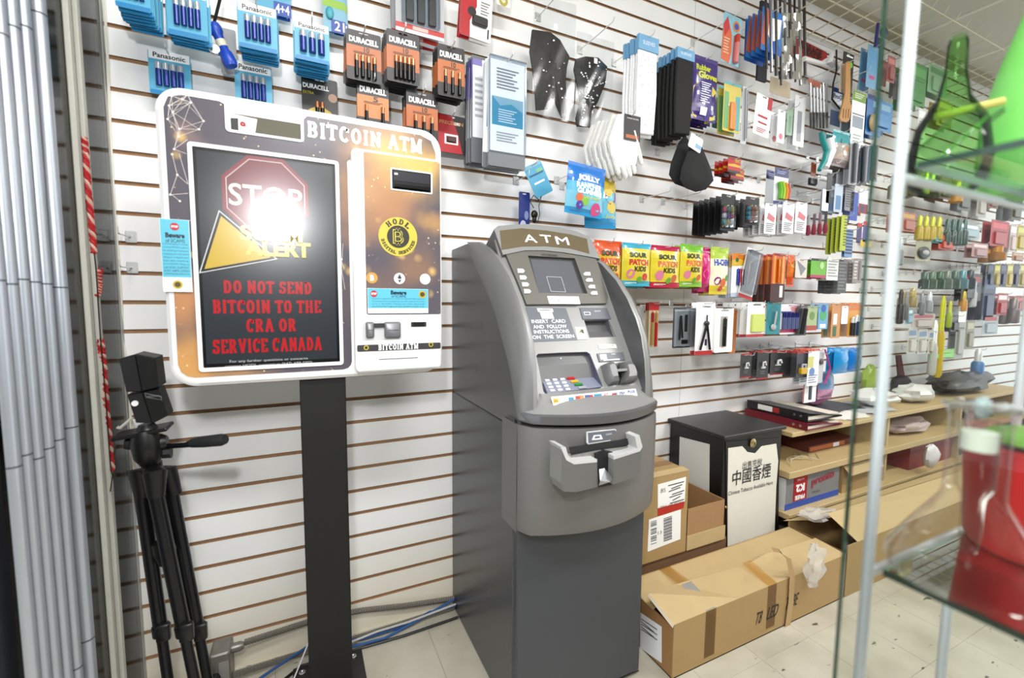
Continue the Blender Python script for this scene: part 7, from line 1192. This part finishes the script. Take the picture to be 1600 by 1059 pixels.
t = Thing('power_adapter', 'black power adapter with white label lying left of the kiosk base', 'adapter', (-.11, -.21, 0)); mb = MB(); mb.T = Matrix.Translation((-.1, -.235, 0)) @ Matrix.Rotation(.5, 4, 'Z'); mb.box(-.05, .03, -.012, .012, .0005, .02, BLACK, .003); t.part('brick', mb, True); mb = MB(); mb.T = Matrix.Translation((-.1, -.235, 0)) @ Matrix.Rotation(.5, 4, 'Z'); mb.box(-.03, .01, -.0125, -.012, .006, .016, WHITE); t.part('label', mb, True)
# ================================================================== GLASS DISPLAY CASE at the right
GX, GYF = .5, -1.236; PANE = glass((238, 242, 238), .7, 1.4); GE = M((20, 66, 50), .15, emit=0, coat=.5)
t = Thing('glass_display_case', 'glass display case with white tube frame and glass shelves at the right edge', 'display case', (.75, -1.5, 0))
mb = MB(); mb.add([(GX, GYF, .02), (GX, -2.1, .02), (GX, -2.1, 2.2), (GX, GYF, 2.2)], [(0, 1, 2, 3)], PANE); pn_ = t.part('side_pane', mb, True)
mb = MB(); mb.box(GX, GX+.0035, GYF, GYF+.0025, .02, 2.2, GE); t.part('pane_edge', mb, True, parent=pn_, label='dark green polished glass edge')
ROD = M((226, 230, 238), .3, .2)
rods = [((GX+.016, -1.25), .05, 2.2)]
for (x, y), z0, z1 in rods+[((W(1594, 600, -1.25).x, -1.25), .8, 2.2), ((W(1480, 950, -1.25).x, -1.25), .05, .83)]: mb = MB(); mb.tube([(x, y, z0), (x, y, z1)], .005, ROD, 14); t.part('frame_tube', mb, True, smooth=True)
for z in (.838, 1.232): mb = MB(); mb.tube([(GX+.016, -1.25, z), (.98, -1.25, z)], .0045, ROD, 12); t.part('shelf_rail', mb, True, smooth=True)
SH = glass((232, 238, 234), .7, 1.45)
for z in (.848, 1.243):
    mb = MB(); mb.add([(GX+.02, -1.264, z), (.98, -1.264, z), (.98, -2.05, z), (GX+.02, -2.05, z)], [(0, 1, 2, 3)], SH); s_ = t.part('glass_shelf', mb, True); mb = MB(); mb.box(GX+.018, GX+.021, -2.05, -1.262, z-.006, z+.0, GE); mb.box(GX+.02, .98, -1.264, -1.261, z-.006, z, M((150, 190, 170), .2)); t.part('shelf_edge', mb, True, parent=s_, label='dark green shelf edge')
# flask
Fc = FL(1508, 908, .849); BG = glass((248, 248, 246), .9, 1.45, .02, .3)
def at_(x, y): d = ray(x, y); k = (Fc-CAM).dot(_f)/d.dot(_f); return CAM+d*k
sc_ = (at_(1509, 500)-at_(1508, 500)).length
t = Thing('glass_flask', 'clear conical glass flask with a long neck standing on the lower glass shelf', 'flask', Fc); zn = at_(1523, 770).z-Fc.z; zm = at_(1523, 628).z-Fc.z
rb = 100*sc_; rn = 36*sc_; rm = 42*sc_; prof = [(rb*.6, .001), (rb*.96, .003), (rb, .012), (rb*.97, .022), (rn*1.15, zn*.93), (rn, zn*1.02), (rn, zm-.02), (rn*1.02, zm-.008), (rm, zm-.003), (rm, zm)]
mb = MB(); vs = []; n = 40
mb.grid([[(r_*math.cos(2*math.pi*k/n), r_*math.sin(2*math.pi*k/n), h) for k in range(n)] for r_, h in prof], BG, True); mb.grid([[(.001*math.cos(2*math.pi*k/n), .001*math.sin(2*math.pi*k/n), .001) for k in range(n)], [(rb*.6*math.cos(2*math.pi*k/n), rb*.6*math.sin(2*math.pi*k/n), .001) for k in range(n)]], BG, True)
t.part('flask_body', mb, smooth=True); mb = MB(); mb.lathe([(rm-.002, zm-.003), (rm+.002, zm-.0015), (rm+.002, zm+.001), (rm-.002, zm+.002)], glass((236, 240, 240), 1, 1.6, .02, .6), n=32); t.part('lip', mb, smooth=True)
mb = MB(); r1 = 14*sc_; mb.grid([[(r_*math.cos(2*math.pi*k/20), r_*math.sin(2*math.pi*k/20), h) for k in range(20)] for r_, h in [(r1*.7, .03), (r1*.9, zn*.5), (r1*1.1, zn), (r1*1.7, zn+.01), (r1*1.8, zn+.07)]], BG, True); st_ = t.part('inner_stem', mb, smooth=True)
mb = MB(); mb.lathe([(r1*1.5, zn+.045), (r1*1.5, zn+.062)], M((236, 240, 232), .5), n=20); t.part('white_clip', mb, parent=st_, smooth=True); mb = MB(); mb.ball((0, 0, zn+.085), r1*.8, M((206, 226, 230), .3, trans=.5), sc=(1, 1, 1.5)); t.part('glass_knot', mb, parent=st_, smooth=True)
# red tub with lime lid ring
Rc = Vector((.775, -1.375, .849)); Rc = CAM+ray(1630, 862)*((.849-HC)/ray(1630, 862).z); t = Thing('red_tub', 'bright red tub with clear collar and lime ring on the lower glass shelf', 'tub', Rc)
k_ = (Rc-CAM).dot(_f); s2 = k_/FP; R1 = 100*s2; H1 = (862-700)*s2*1.02; mb = MB(); mb.lathe([(R1*.86, .001), (R1*.9, .006), (R1, H1), (R1*.97, H1)], M((236, 22, 22), .5), n=40); t.part('body', mb, smooth=True)
mb = MB(); mb.grid([[(R1*.99*math.cos(2*math.pi*k/32), R1*.99*math.sin(2*math.pi*k/32), h) for k in range(32)] for h in (H1, H1+.03)], glass((240, 210, 220), .9, 1.5, .05, .4), True); t.part('clear_collar', mb, smooth=True); mb = MB(); mb.lathe([(R1*.7, H1+.002), (R1*.82, H1+.006), (R1*.7, H1+.012)], M((140, 240, 90), .4), n=32); t.part('lime_ring', mb, smooth=True)
# green pieces on the upper shelf
def onshelf(x, y, z): d = ray(x, y); return CAM+d*((z-HC)/d.z)
Lc = Vector((.86, -1.31, 1.2435)); dd = ray(1650, 240); Lc = CAM+dd*(.8/dd.x); Lc.z = 1.2435; kk = (Lc-CAM).dot(_f)/FP
t = Thing('silicone_pipe', 'tall lime green silicone water pipe on the upper glass shelf', 'water pipe', Lc); mb = MB(); mb.lathe([(70*kk, .001), (82*kk, .01), (88*kk, .04), (86*kk, .10), (72*kk, .15), (50*kk, .21), (34*kk, .27), (30*kk, .42)], M((150, 255, 120), .5), n=40); t.part('body', mb, smooth=True)
mb = MB(); mb.tube([(-.06, -.04, .05), (-.1, -.06, .03)], [.012, .018], M((236, 120, 90), .4), 12); t.part('bowl', mb, smooth=True)
dd = ray(1490, 150); Gc = CAM+dd*(.7/dd.x); Gc.z = 1.2435; kk = (Gc-CAM).dot(_f)/FP; GG = glass((206, 244, 190), .5, 1.3, .08)
t = Thing('green_glass_pipe', 'transparent green glass water pipe beside the lime one', 'water pipe', Gc); mb = MB(); prof = [(32*kk, .001), (44*kk, .01), (50*kk, .04), (42*kk, .08), (20*kk, .11), (13*kk, .14), (12*kk, .17), (9*kk, .18)]; mb.grid([[(r_*math.cos(2*math.pi*k/30), r_*math.sin(2*math.pi*k/30), h) for k in range(30)] for r_, h in prof], GG, True); t.part('body', mb, smooth=True)
A = Gc; mb = MB(); q0 = CAM+ray(1452, 240)*(Gc-CAM).dot(_f)-Vector((0, 0, 0)); q1 = CAM+ray(1524, 176)*((Gc-CAM).dot(_f)*.97); mb.tube([q0, q1], [.013, .015], glass((236, 240, 236), .95, 1.5, .1, .55), 16); t.part('clear_stem', mb, True, smooth=True)
mb = MB(); q0 = CAM+ray(1462, 182)*((Gc-CAM).dot(_f)*.98); q1 = CAM+ray(1568, 158)*((Gc-CAM).dot(_f)*.94); mb.tube([q0, q1], .0045, M((236, 222, 110), .4), 10); t.part('yellow_straw', mb, True, smooth=True)
